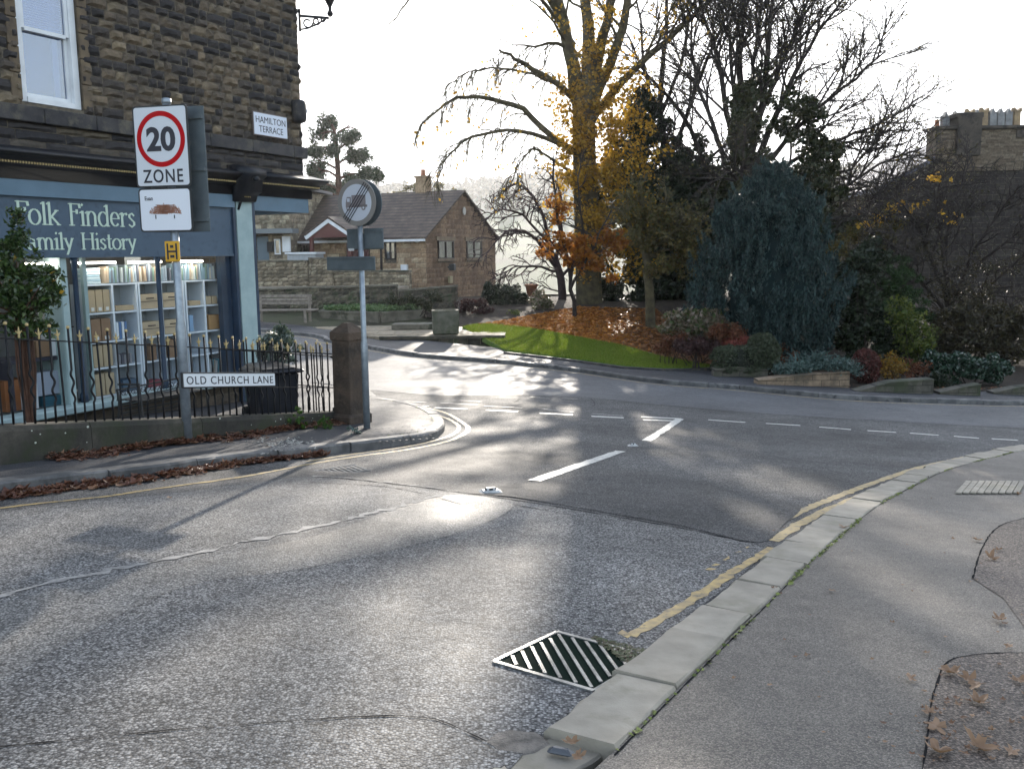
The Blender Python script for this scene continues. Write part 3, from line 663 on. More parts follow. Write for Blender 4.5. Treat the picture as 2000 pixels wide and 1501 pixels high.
def build_trees():
    # big golden leaved tree hiding the sun
    y0 = 40.0; t, b = tree_root('beech_tree', 'big tree with golden leaves and drooping left branches, glowing against the sun', 1152, 620, y0)
    segs = []
    trunk = (polyl([Y(1152, 628, y0), Y(1150, 560, y0), Y(1146, 440, y0), Y(1142, 330, y0), Y(1140, 210, y0), Y(1146, 160, y0)], 4), .62, .42)
    trunk[0][0] += np.array([0, 0, -.4])
    main = [lim([(1138, 235), (1118, 130), (1100, 40), (1078, -60), (1060, -250)], y0, -1, .36, .10), lim([(1146, 185), (1150, 90), (1142, 0), (1130, -120), (1120, -300)], y0, .5, .34, .10),
            lim([(1150, 190), (1172, 100), (1190, 10), (1205, -100), (1240, -260)], y0, 1.5, .30, .08), lim([(1150, 215), (1190, 130), (1225, 20), (1240, -80), (1290, -200)], y0, -1.5, .26, .07),
            lim([(1155, 235), (1215, 160), (1300, 80), (1400, -10), (1480, -90)], y0, -2, .2, .05), lim([(1120, 90), (1085, 20), (1060, -20), (1010, -120)], y0, -2, .16, .04)]
    left = [lim([(1140, 315), (1080, 265), (1020, 215), (965, 195), (920, 190), (880, 195), (840, 230), (812, 262)], y0, -5, .15, .018), lim([(1138, 205), (1090, 165), (1040, 135), (1005, 115), (975, 98)], y0, -3, .16, .04),
            lim([(1140, 300), (1060, 268), (990, 255), (920, 268), (880, 300), (855, 350)], y0, -6, .11, .016), lim([(1135, 110), (1090, 85), (1040, 90), (1000, 88)], y0, -2, .10, .02),
            lim([(1078, 160), (1020, 140), (960, 132), (900, 150), (870, 170)], y0, -4, .06, .012),
            lim([(1142, 360), (1090, 320), (1040, 290), (1010, 330), (990, 380)], y0, -3, .08, .012)]
    segs.append((trunk[0], np.linspace(.62, .45, len(trunk[0])), 0)); segs[0][1][:3] = (.85, .7, .6)
    tw = grow(main, [dict(den=1.3, max=16, ang=42, L=3.2, r=0.0633, k=5, wob=.16, grav=.03), dict(den=2.0, max=7, ang=38, L=1.5, r=0.0260, k=4, wob=.2), dict(den=3.0, max=5, ang=35, L=.7, r=0.0165, k=3, wob=.2)], segs)
    tl = grow(left, [dict(den=2.6, max=30, ang=40, L=1.5, r=0.0324, k=6, wob=.15, grav=-.16, curl=.5, bias=(-.25, 0, .05)), dict(den=3.8, max=11, ang=30, L=.8, r=0.0178, k=5, wob=.16, grav=-.3, t0=.2), dict(den=2.5, max=3, ang=26, L=.45, r=0.0123, k=3, wob=.15, grav=-.25)], segs)
    grow([lim([(1100, 60), (1050, -10), (960, -60), (860, -50), (800, -5), (775, 35), (745, 60)], y0, -9, .09, .010)], [dict(den=.8, max=9, ang=35, L=1.0, r=.02, k=5, wob=.15, grav=-.1), dict(den=2, max=4, ang=30, L=.5, r=.014, k=4, wob=.16, grav=-.2)], segs)
    tubes('trunk', segs, BARKG, t)
    near = [s for s in tw if s[0][0][2] < 19]
    P = [tipleaves(near, 3, .16, .8), tipleaves(tl, 2, .06, .25)]
    for (a, b_, r_, n) in ((1150, 250, 1.3, 1900), (1140, 340, 1.2, 1500), (1190, 330, 1.6, 2000), (1120, 180, 1.2, 900), (1200, 230, 1.6, 1500), (1175, 430, 1.3, 1600), (1160, 120, 1.3, 800), (1090, 300, 1.2, 500), (1230, 140, 1.3, 600), (1230, 420, 1.6, 1500), (1160, 60, 1.4, 550), (1225, 500, 1.3, 900), (1150, 500, .9, 700), (1100, 400, .9, 300), (1250, 300, 1.2, 700)):
        P.append(clumps(Y(a, b_, y0-.8), (r_*1.1, r_, r_*1.1), int(n*.85), 34, .46, .3))
    leafcloud('crown', np.vstack(P), .066, L_GOLD, t, aspect=.75)

    # bare tree with many upright stems, right of centre
    y0 = 38.0; t, b = tree_root('bare_tree', 'tall bare tree with many fanning stems behind the blue green conifer', 1465, 600, y0)
    segs = []; L = []
    L.append(lim([(1468, 640), (1466, 520), (1462, 420), (1458, 330)], y0, 0, .36, .26))
    stems = [[(1458, 330), (1448, 220), (1446, 110), (1455, 0), (1440, -150)], [(1460, 340), (1478, 240), (1500, 120), (1508, 0), (1520, -130)], [(1462, 350), (1500, 260), (1550, 150), (1600, 60), (1680, -40)],
             [(1455, 330), (1420, 220), (1400, 110), (1370, 20), (1340, -80)], [(1462, 360), (1530, 280), (1600, 210), (1670, 150), (1730, 100)], [(1464, 380), (1540, 320), (1620, 280), (1700, 250), (1780, 205)],
             [(1466, 440), (1560, 400), (1640, 370), (1720, 320), (1800, 290)], [(1466, 470), (1560, 450), (1650, 420), (1720, 400), (1790, 350)], [(1450, 250), (1470, 150), (1480, 60), (1490, -60)],
             [(1452, 260), (1430, 160), (1425, 60), (1410, -40)], [(1480, 240), (1530, 120), (1570, 20), (1610, -70)], [(1466, 400), (1540, 360), (1600, 340), (1660, 330), (1720, 270)],
             [(1420, 350), (1400, 270), (1370, 190), (1350, 100), (1355, 30)], [(1462, 380), (1440, 350), (1420, 330)]]
    rr = [.2, .18, .16, .14, .12, .11, .09, .08, .1, .1, .1, .08, .12, .12]
    for s_, r_ in zip(stems, rr): L.append(lim(s_, y0, rng.uniform(-3, 3), r_, .03))
    tw = grow(L, [dict(den=1.8, max=20, ang=34, L=3.1, r=0.0525, k=5, wob=.13, grav=.03, t0=.25), dict(den=3.0, max=10, ang=34, L=1.7, r=0.0260, k=4, wob=.17, t0=.2), dict(den=5.2, max=9, ang=34, L=.85, r=0.0125, k=3, wob=.2, t0=.2)], segs)
    tubes('trunk', segs, TWIG, t)
    leafcloud('leaf', tipleaves(tw, 2, .07, .5), .045, L_BROWN, t, aspect=.6)
    P = [clumps(Y(a, b_, y0-.6), (r1, 1.4, r2), n, k, .38, .4) for a, b_, r1, r2, n, k in ((1465, 260, 1.0, 2.3, 4200, 50), (1500, 400, 1.9, 1.8, 6500, 70), (1590, 330, 1.2, 2.2, 4500, 55), (1420, 400, 1.2, 1.5, 3200, 35), (1610, 440, 1.5, 1.6, 3600, 45), (1560, 230, .9, 1.1, 1300, 20), (1480, 170, .7, 1.0, 700, 14))]
    leafcloud('ivy', np.vstack(P), .085, L_IVY, t, aspect=.8)

    # second bare tree between the two, thinner
    y0 = 43.0; t, b = tree_root('bare_tree', 'leafless tree with crossing branches between the golden tree and the fanning one', 1330, 600, y0)
    segs = []
    L = [lim([(1330, 630), (1325, 480), (1300, 330), (1290, 200), (1300, 60), (1310, -80)], y0, 0, .26, .05), lim([(1300, 330), (1340, 230), (1380, 120), (1420, 30), (1440, -60)], y0, -2, .12, .03), lim([(1322, 440), (1370, 330), (1420, 280), (1500, 200)], y0, -3, .1, .03),
         lim([(1295, 250), (1260, 150), (1250, 40), (1230, -60)], y0, 2, .1, .03), lim([(1420, 470), (1380, 330), (1330, 220), (1260, 140), (1220, 60)], y0-3, 2, .14, .03), lim([(1292, 220), (1330, 120), (1350, 20), (1390, -70)], y0, 1, .1, .03)]
    tw = grow(L, [dict(den=1.3, max=14, ang=42, L=2.8, r=0.0480, k=5, wob=.16), dict(den=2.3, max=7, ang=40, L=1.3, r=0.0304, k=4, wob=.2), dict(den=3.4, max=5, ang=38, L=.65, r=0.0150, k=3, wob=.2)], segs)
    tubes('trunk', segs, TWIG, t); leafcloud('leaf', tipleaves(tw, 2, .1, .3), .05, L_BROWN, t)

    # dark evergreen mass behind the big tree
    y0 = 42.0
    for lab, parts, nm in (('broad dark evergreen with a pointed top right of the golden tree', ((1255, 300, 1.9, 2.6, 9000, 90), (1215, 400, 1.7, 2.3, 6500, 60), (1290, 430, 2.0, 2.3, 7500, 70), (1230, 530, 2.2, 2.0, 7000, 60), (1250, 220, .7, 1.2, 1600, 20), (1310, 560, 1.6, 1.5, 4500, 40)), 'yew_tree'),
                           ('dark rounded evergreen crown between yew and fanning bare tree', ((1360, 360, 1.7, 2.0, 9500, 80), (1350, 480, 1.9, 2.3, 9500, 80), (1410, 400, 1.7, 1.9, 8500, 70), (1360, 570, 1.5, 1.5, 3600, 35)), 'holly_tree')):
        t, b = tree_root(nm, lab, parts[0][0], 612, y0); P = [clumps(Y(a, b_, y0+rng.uniform(-1, 1)), (r1, 1.8, r2), n, k, .42, .5) for a, b_, r1, r2, n, k in parts]
        leafcloud('crown', np.vstack(P), .10, L_YEW, t, aspect=.6)
        mb = MB(); mb.tube([Y(parts[0][0], 625, y0), Y(parts[0][0], 450, y0), Y(parts[0][0], 330, y0)], [.3, .25, .1]); obj('trunk', mb, BARK, t, True, True)
    # slender tree in front with olive brown leaves
    y0 = 33.0; t, b = tree_root('slender_tree', 'slender straight trunk under olive brown leaves at the back of the lawn', 1270, 642, y0); segs = []
    L = [lim([(1271, 646), (1268, 560), (1262, 500), (1256, 440), (1248, 360)], y0, 0, .19, .09)] + [lim([(1262, 500), (1262+dx*.5, 470+dy*.5), (1262+dx, 440+dy)], y0, rng.uniform(-1.5, 0), .05, .02) for dx, dy in ((70, 0), (100, 30), (-50, -40), (40, -60), (130, 60), (90, -30))]
    tw = grow(L, [dict(n=7, ang=45, L=1.1, r=0.0342, k=4, wob=.2, t0=.5), dict(n=5, ang=40, L=.5, r=0.0171, k=3, wob=.2)], segs); tubes('trunk', segs, BARKG, t)
    P = [clumps(Y(a, b_, y0-.5), (r1, .9, r2), n, k, .26, .4) for a, b_, r1, r2, n, k in ((1290, 440, 1.3, .7, 1900, 38), (1345, 490, 1.0, .8, 1500, 30), (1240, 400, .8, 1.0, 900, 22), (1300, 520, 1.0, .5, 700, 18), (1250, 470, .7, .6, 700, 14))]
    leafcloud('crown', np.vstack(P+[tipleaves(tw, 4, .1)]), .055, L_BROWN, t, aspect=.7)
    # orange sapling
    y0 = 35.5; t, b = tree_root('orange_sapling', 'thin dark sapling with bright orange leaves on the lawn edge', 1119, 640, y0); segs = []
    L = [lim([(1120, 643), (1118, 590), (1112, 520), (1095, 450), (1085, 380), (1080, 300)], y0, 0, .10, .03), lim([(1116, 560), (1150, 500), (1180, 440), (1200, 400)], y0, -.5, .06, .02), lim([(1112, 520), (1080, 480), (1050, 430)], y0, .5, .05, .02), lim([(1116, 540), (1140, 470), (1130, 380), (1135, 300)], y0, .5, .05, .02)]
    tw = grow(L, [dict(n=8, ang=45, L=1.1, r=0.0342, k=4, wob=.2), dict(n=5, ang=40, L=.5, r=0.0150, k=3, wob=.2)], segs); tubes('trunk', segs, TWIG, t)
    P = [clumps(Y(a, b_, y0), (r1, .7, r2), n, k, .22, .4) for a, b_, r1, r2, n, k in ((1100, 480, 1.0, .8, 900, 50), (1150, 500, .9, .9, 1000, 44), (1190, 470, .7, .6, 600, 26), (1090, 410, .6, .7, 300, 20), (1195, 540, .3, .3, 60, 5))]
    leafcloud('crown', np.vstack(P), .07, L_ORNG, t, aspect=.8)
    # weeping bare tree
    y0 = 43.0; t, b = tree_root('weeping_tree', 'small dark bare tree with tangled weeping twigs left of the golden tree', 1098, 605, y0); segs = []
    L = [lim([(1098, 612), (1096, 560), (1085, 510), (1070, 480)], y0, 0, .22, .14), lim([(1085, 520), (1050, 470), (1010, 450), (980, 460), (955, 490)], y0, -2, .11, .02), lim([(1075, 490), (1060, 420), (1030, 370), (1000, 360), (975, 390)], y0, 1, .11, .02), lim([(1085, 510), (1100, 430), (1090, 360), (1060, 330)], y0, 1, .1, .02),
         lim([(1090, 530), (1040, 520), (1000, 525), (975, 550)], y0, -1, .07, .015), lim([(1075, 480), (1020, 420), (980, 410), (950, 430)], y0, -2, .07, .015), lim([(1096, 540), (1130, 500), (1150, 460)], y0, 1, .08, .02)]
    tw = grow(L, [dict(den=3.0, max=14, ang=48, L=1.5, r=0.0390, k=5, wob=.22, grav=-.08), dict(den=4.0, max=8, ang=45, L=.8, r=0.0247, k=4, wob=.25, grav=-.12), dict(den=4, max=4, ang=40, L=.4, r=0.0171, k=3, wob=.25, grav=-.12)], segs); tubes('trunk', segs, TWIGP, t)
    # pine behind the bungalow
    y0 = 78.0; t, b = tree_root('pine_tree', 'tall open pine tree behind the left end of the bungalow roof', 665, 520, y0); segs = []
    L = [lim([(662, 540), (664, 420), (660, 330), (655, 270), (645, 235)], y0, 0, .35, .1)]+[lim([(660, yy_), (660+dx*.5, yy_-12), (660+dx, yy_-14+abs(dx)*.12)], y0, rng.uniform(-2, 2), .12, .03) for yy_, dx in ((380, 60), (370, -55), (350, 80), (330, -60), (320, 50), (300, -40), (290, 40), (270, -30), (260, 35), (385, -50), (345, -50))]
    tw = grow(L, [dict(n=6, ang=40, L=1.6, r=0.0460, k=3, wob=.2, t0=.4)], segs); tubes('trunk', segs, BARKR, t)
    P = [clumps(Y(a, b_, y0+rng.uniform(-2, 2)), (r1, 1.5, r2), int(n*2.6), k*2, .5, .2) for a, b_, r1, r2, n, k in ((640, 242, .9, .8, 500, 12), (680, 268, 1.2, .7, 600, 12), (615, 300, 1.1, .8, 600, 12), (700, 305, 1.5, .7, 800, 14), (725, 338, 1.3, .6, 700, 12), (690, 350, 1.5, .6, 700, 12), (620, 335, 1.0, .9, 700, 12), (640, 372, 1.8, .6, 800, 14), (650, 290, .8, .9, 400, 10), (625, 262, .8, .7, 300, 8), (735, 345, .7, .4, 200, 5), (605, 370, 1.0, .7, 500, 8))]
    leafcloud('crown', np.vstack(P), .13, L_PINE, t, aspect=.35)
    # twiggy tree in front of the dark house
    y0 = 29.0; t, b = tree_root('twiggy_tree', 'tangled leafless brown tree covering the dark house at right', 1860, 740, y0); segs = []
    L = [lim([(1860, 745), (1858, 640), (1850, 560)], y0, 0, .16, .10)]+[lim(s_, y0, rng.uniform(-2.5, 1.5), .07, .015) for s_ in ([(1852, 580), (1810, 480), (1780, 420), (1730, 380)], [(1852, 570), (1850, 460), (1870, 380), (1900, 310)], [(1855, 600), (1900, 500), (1950, 420), (1990, 360)], [(1858, 640), (1930, 560), (2000, 500), (2060, 470)],
         [(1856, 620), (1790, 540), (1740, 480), (1690, 450)], [(1858, 660), (1950, 620), (2040, 600)], [(1854, 590), (1840, 480), (1830, 400), (1840, 340)], [(1858, 680), (1780, 620), (1720, 570), (1670, 540)], [(1900, 520), (1960, 480), (2050, 400)], [(1780, 430), (1740, 430), (1700, 410), (1660, 420)])]
    tw = grow(L, [dict(den=4.2, max=22, ang=45, L=1.5, r=0.0304, k=5, wob=.2, grav=.01), dict(den=4.5, max=9, ang=42, L=.8, r=0.0171, k=4, wob=.25), dict(den=5, max=5, ang=40, L=.4, r=0.0104, k=3, wob=.25)], segs); tubes('trunk', segs, TWIG, t)
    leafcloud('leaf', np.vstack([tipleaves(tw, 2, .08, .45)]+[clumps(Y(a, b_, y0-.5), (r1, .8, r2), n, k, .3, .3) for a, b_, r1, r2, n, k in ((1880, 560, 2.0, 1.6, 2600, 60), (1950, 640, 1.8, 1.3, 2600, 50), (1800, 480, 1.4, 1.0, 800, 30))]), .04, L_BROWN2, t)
    leafcloud('yellow_leaf', np.vstack([clumps(Y(a, b_, y0-1), (r1, .3, r2), n, k, .15, .3) for a, b_, r1, r2, n, k in ((1830, 350, .5, .2, 45, 7), (1770, 400, .8, .3, 80, 14), (1700, 430, .6, .4, 60, 10), (1850, 420, .6, .5, 30, 8))]), .05, L_GOLD, t, aspect=.8)


def shrub(name, label, px, py, y0, parts, mat_, size, group=None, aspect=.6, stem=TWIG, flat=0, cat_='shrub', shell=.6, cr=.16):
    b = Y(px, py, y0); b[2] = min(b[2], H(b[0], b[1])+.3); t = thing(name, label, cat_, b, 0, group); P = []
    for a, b_, rx, rz, n, k in parts:
        c = Y(a, b_, y0); P.append(clumps(c, (rx/pxm(y0), max(.3, rx/pxm(y0)*.8), rz/pxm(y0)), n, k, cr, shell))
    P = np.vstack(P); P = P[P[:, 2] > H(P[:, 0], P[:, 1])]
    leafcloud('foliage', P, size, mat_, t, aspect=aspect, flat=flat)
    segs = []
    for i in range(7):
        q = P[rng.integers(0, len(P))]; r_ = np.array([b[0]+rng.normal()*.08, b[1]+rng.normal()*.08, float(H(b[0], b[1]))]); segs.append((polyl([r_, (r_+q)/2+rng.normal(size=3)*.06, q], 3), np.linspace(.018, .006, 7), 2))
    tubes('stem', segs, stem, t); return t
def ballhedge(name, label, c, rad, n, mat_, size, group=None, sq=1.0, cat_='hedge'):
    """a clipped bush: dense leaves on a rounded (or squarer) body"""
    c = np.array(c, float); rad = np.array(rad, float); t = thing(name, label, cat_, (c[0], c[1], c[2]-rad[2]), 0, group)
    v = rng.normal(size=(n, 3)); v /= np.linalg.norm(v, axis=1)[:, None]
    if sq != 1: v = np.sign(v)*np.abs(v)**sq; v /= (np.abs(v)**(2/sq)).sum(1)[:, None]**(sq/2)
    lump = 1+.05*np.sin(v[:, :1]*7+c[0])*np.cos(v[:, 1:2]*6)+.04*np.sin(v[:, 2:]*9)
    P = c+v*rad*lump*(.9+.12*rng.random((n, 1))); leafcloud('foliage', P, size, mat_, t, aspect=.6)
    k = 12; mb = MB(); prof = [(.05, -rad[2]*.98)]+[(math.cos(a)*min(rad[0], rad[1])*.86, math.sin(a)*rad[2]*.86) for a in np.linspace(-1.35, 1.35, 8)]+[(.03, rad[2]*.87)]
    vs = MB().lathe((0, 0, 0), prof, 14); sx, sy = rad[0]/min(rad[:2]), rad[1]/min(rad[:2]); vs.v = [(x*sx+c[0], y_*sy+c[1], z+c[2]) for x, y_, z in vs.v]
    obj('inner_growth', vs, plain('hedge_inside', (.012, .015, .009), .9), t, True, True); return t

def build_shrubs():
    # blue green conifer: narrow layered cone of upright sprays
    y0 = 25.0; b = Y(1500, 700, y0); b[2] = float(H(b[0], b[1])); t = thing('blue_conifer', 'big blue green conifer shaped like a broad cone behind the shrubs', 'tree', b)
    P = []; s = 1/pxm(y0)
    prof = [(330, 12), (350, 30), (375, 62), (400, 85), (440, 102), (480, 120), (520, 138), (560, 146), (600, 147), (640, 135), (670, 118), (692, 80)]
    for k in range(1050):
        z = rng.uniform(332, 692)**1.0; w = np.interp(z, [q[0] for q in prof], [q[1] for q in prof]); a = rng.random()*2*math.pi; q = (.5+.52*rng.random()**.7)*(1+.10*math.sin(a*3+z*.05)+.06*math.sin(a*7-z*.11))
        cx = 1500-8+(z-330)*.015+(18 if z < 400 else 0); c = Y(cx, z, y0)+np.array([math.cos(a)*w*s*q, math.sin(a)*w*s*q, 0])
        m_ = 90; L = .36+.5*rng.random()**2; d = unit(np.array([math.cos(a)*.45, math.sin(a)*.45, 1.0])); tt = rng.random((m_, 1))
        P.append(c+d*L*(tt-.5)+rng.normal(size=(m_, 3))*.07*(1.15-tt))
    P = np.vstack(P); leafcloud('crown', P, .05, L_BLUE, t, aspect=.28, droop=(0, 0, 1.6))
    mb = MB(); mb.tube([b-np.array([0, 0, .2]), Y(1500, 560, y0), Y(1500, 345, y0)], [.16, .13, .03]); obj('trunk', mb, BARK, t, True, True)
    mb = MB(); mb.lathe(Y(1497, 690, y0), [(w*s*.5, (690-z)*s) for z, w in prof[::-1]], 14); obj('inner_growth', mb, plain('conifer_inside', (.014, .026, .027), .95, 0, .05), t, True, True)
    shrub('leafy_shrub', 'wide shrub with pink and green variegated leaves at the right end of the lawn', 1365, 690, 24.4, ((1330, 640, 38, 32, 2200, 34), (1375, 630, 46, 28, 2800, 40), (1415, 645, 32, 28, 1600, 24)), L_VAR, .055, cr=.22)
    shrub('russet_bush', 'low rusty brown bush at the foot of the variegated shrub', 1310, 690, 24.2, ((1305, 668, 28, 20, 1500, 18), (1330, 660, 30, 18, 900, 12)), L_RUSSET, .03)
    shrub('low_hedge', 'dark brown clipped low hedge between lawn and grey green hedge', 1365, 700, 23.6, ((1355, 678, 42, 19, 2600, 26), (1382, 672, 26, 18, 1500, 14)), L_PURP, .03)
    shrub('russet_shrub', 'upright orange brown shrub behind the red heather', 1425, 700, 23.6, ((1425, 652, 33, 24, 1900, 26), (1400, 660, 20, 20, 700, 10)), L_RUSSET, .03)
    shrub('heather', 'bright red heather mound above the clipped hedge', 1430, 690, 23.2, ((1435, 668, 38, 13, 2200, 22),), L_RED, .024, cat_='plant')
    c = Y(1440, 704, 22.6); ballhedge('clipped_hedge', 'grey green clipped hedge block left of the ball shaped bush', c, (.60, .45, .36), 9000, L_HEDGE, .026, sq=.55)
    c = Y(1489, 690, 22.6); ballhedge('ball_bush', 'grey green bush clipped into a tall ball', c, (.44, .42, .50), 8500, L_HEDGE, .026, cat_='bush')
    shrub('russet_bush', 'small rusty round bush right of the ball bush', 1538, 715, 23.5, ((1532, 692, 20, 24, 1600, 16),), L_RUSSET, .026)
    # spiky plant
    b = G(1590, 722, .3); t = thing('spiky_plant', 'spiky grey green sword leaved plant above the stone wall', 'plant', b); n = 130; c = Y(1590, 716, 22.5); V = []
    for k in range(n):
        p = c+np.array([rng.normal()*.28, rng.normal()*.2, 0]); d = unit(np.array([rng.normal()*.7, rng.normal()*.6, .9])); L = .35+.35*rng.random(); s_ = unit(np.cross(d, rng.normal(size=3)))*.018
        q = p+d*L*.6; e_ = p+d*L+np.array([d[0], d[1], 0])*L*.25-np.array([0, 0, L*.2]); V += [p-s_, p+s_, q+s_, q-s_, q-s_, q+s_, e_, e_]
    npmesh('blade', V, np.arange(len(V)).reshape(-1, 4), L_TRAIL, t)
    P = []
    for q in np.linspace(0, 1, 60):
        a = 1520+q*150; z = 722-q*12+(14*(q-.9)*10 if q > .9 else 0); c = Y(a, z, 21.15-q*.25); m_ = 90
        P.append(c+rng.normal(size=(m_, 3))*np.array([.08, .10, .06])*(1+.5*math.sin(q*9)))
    b = Y(1600, 740, 21.0); t = thing('trailing_plant', 'blue green trailing plant spilling over the stone garden wall', 'plant', b); leafcloud('foliage', np.vstack(P), .026, L_TRAIL, t)
    tubes('stem', [(np.array([Y(1522, 726, 21.1), Y(1600, 722, 21.0), Y(1668, 716, 20.9)]), [.03, .025, .02], 2)], TWIG, t)
    c = Y(1690, 716, 22); ballhedge('round_bush', 'dark red round twiggy bush right of the wall with trailing plant', c, (.36, .36, .42), 5200, L_PURP2, .024, cat_='bush')
    shrub('orange_bush', 'small orange and yellow bush right of the dark red round one', 1742, 745, 22, ((1740, 715, 27, 30, 1100, 24),), leafmat('amber_leaf', [(.1, .05, .01), (.22, .11, .02), (.3, .18, .03), (.1, .09, .02)], .35), .028)
    shrub('lime_shrub', 'yellow green leafy shrub lit among the dark bushes', 1795, 745, 24.5, ((1795, 650, 42, 40, 1500, 34), (1765, 615, 36, 34, 1000, 26), (1790, 690, 38, 24, 800, 18)), L_LIME, .042, cr=.2)
    shrub('green_conifer', 'soft mid green conifer between the twiggy tree and the blue conifer', 1740, 700, 27, ((1745, 560, 50, 60, 4200, 50), (1785, 610, 45, 50, 3200, 36), (1720, 600, 40, 60, 2500, 30)), leafmat('mid_green_needle', [(.012, .03, .01), (.025, .055, .016), (.04, .075, .02)], .2), .045, cat_='tree', aspect=.3)
    shrub('dark_laurel', 'dark glossy laurel filling the gap right of the blue conifer', 1690, 735, 25.5, ((1690, 640, 55, 70, 6500, 70), (1665, 560, 40, 60, 3500, 40), (1740, 680, 60, 45, 4200, 40), (1700, 500, 40, 40, 1500, 22)), L_YEW, .055, cr=.24)
    shrub('olive_shrub', 'olive brown shrub rising behind the laurel', 1680, 700, 29, ((1670, 490, 55, 50, 2600, 50), (1710, 450, 50, 40, 1400, 34), (1650, 560, 40, 50, 1500, 24)), L_BROWN, .05, cr=.3)
    shrub('laurel_bush', 'low dark green laurel bush near the right edge', 1890, 765, 22.5, ((1870, 718, 46, 28, 4200, 36), (1925, 722, 44, 26, 3800, 34), (1830, 705, 40, 22, 1800, 18)), L_LAUR, .04)
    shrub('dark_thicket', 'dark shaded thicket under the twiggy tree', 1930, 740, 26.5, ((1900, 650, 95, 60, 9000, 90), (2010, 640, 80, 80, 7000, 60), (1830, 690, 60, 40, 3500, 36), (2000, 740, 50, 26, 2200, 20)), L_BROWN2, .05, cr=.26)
    shrub('low_hedge', 'small dark green hedge at the end of the low wall', 1840, 765, 21.6, ((1838, 745, 22, 12, 1500, 12),), L_YEW, .028)
    shrub('russet_bush', 'little brown bush in front of the laurel bush', 1815, 760, 22.4, ((1790, 722, 30, 18, 900, 14), (1700, 745, 20, 8, 200, 5)), L_RUSSET, .026)
    shrub('dark_laurel', 'dark evergreen filling the gap low behind the right side of the blue conifer', 1640, 700, 30, ((1640, 640, 60, 70, 5200, 60), (1610, 560, 40, 60, 2500, 30)), L_YEW, .07, cr=.3)
    # left of the big tree
    shrub('dark_bush', 'dark spreading bush beside the brick gable', 990, 605, 40, ((985, 575, 42, 20, 3800, 30), (1010, 590, 30, 16, 1800, 14), (960, 570, 22, 14, 900, 9)), L_YEW, .07, cr=.22)
    shrub('pale_shrub', 'pale green feathery shrub catching the light left of the trees', 1055, 625, 38, ((1050, 590, 22, 20, 1200, 16), (1065, 602, 18, 18, 800, 9)), L_VAR, .05, cr=.2)
    shrub('twig_hedge', 'purple brown twiggy hedge under the bungalow wall', 925, 625, 37, ((920, 603, 36, 20, 3200, 30), (945, 612, 26, 14, 1200, 10)), L_PURP, .045)
    shrub('wall_shrub', 'green climbing shrub on the low park wall', 825, 605, 36.5, ((800, 588, 20, 16, 900, 12), (845, 585, 30, 18, 1300, 14), (760, 582, 16, 14, 400, 8)), L_IVY, .05)
    shrub('yellow_flowers', 'small yellow leaved plant glowing under the dark bush', 1003, 626, 36.5, ((1002, 612, 16, 6, 160, 6),), L_LIME, .05, cat_='plant')
L_LAUR = leafmat('laurel_leaf', [(.012, .028, .016), (.025, .05, .03), (.05, .085, .06)], .1, .25, .5)
L_PURP2 = leafmat('dark_red_twig_leaf', [(.05, .02, .018), (.10, .035, .03), (.15, .06, .05)], .25)
# ------------------------------------------------------------ lettering
def textmb(s, w, h, bold=0.0, space=1.0):
    """flat letters (built-in font) scaled to w x h, as a mesh in the XZ plane, centred on the origin, facing -Y"""
    cu = bpy.data.curves.new('txt', 'FONT'); cu.body = s; cu.offset = bold; cu.extrude = .02; cu.space_character = space; cu.resolution_u = 4
    o = bpy.data.objects.new('txt', cu); C.objects.link(o); dg = bpy.context.evaluated_depsgraph_get(); dg.update()
    me = bpy.data.meshes.new_from_object(o.evaluated_get(dg)); v = np.array([q.co[:] for q in me.vertices]); fs = [tuple(p.vertices) for p in me.polygons]
    bpy.data.objects.remove(o); bpy.data.curves.remove(cu)
    lo, hi = v[:, :2].min(0), v[:, :2].max(0); k = (hi-lo)
    v[:, 0] = (v[:, 0]-(lo[0]+hi[0])/2)*w/k[0]; zz = (v[:, 1]-(lo[1]+hi[1])/2)*h/k[1]; yy = -v[:, 2]/.02*.0012
    bpy.data.meshes.remove(me); mb = MB(); mb.add(np.stack([v[:, 0], yy, zz], 1), fs); return mb
def arc(cx, cy, rx, ry, a0, a1, n=10): return [(cx+rx*math.cos(R(a0+(a1-a0)*i/n)), cy+ry*math.sin(R(a0+(a1-a0)*i/n))) for i in range(n+1)]
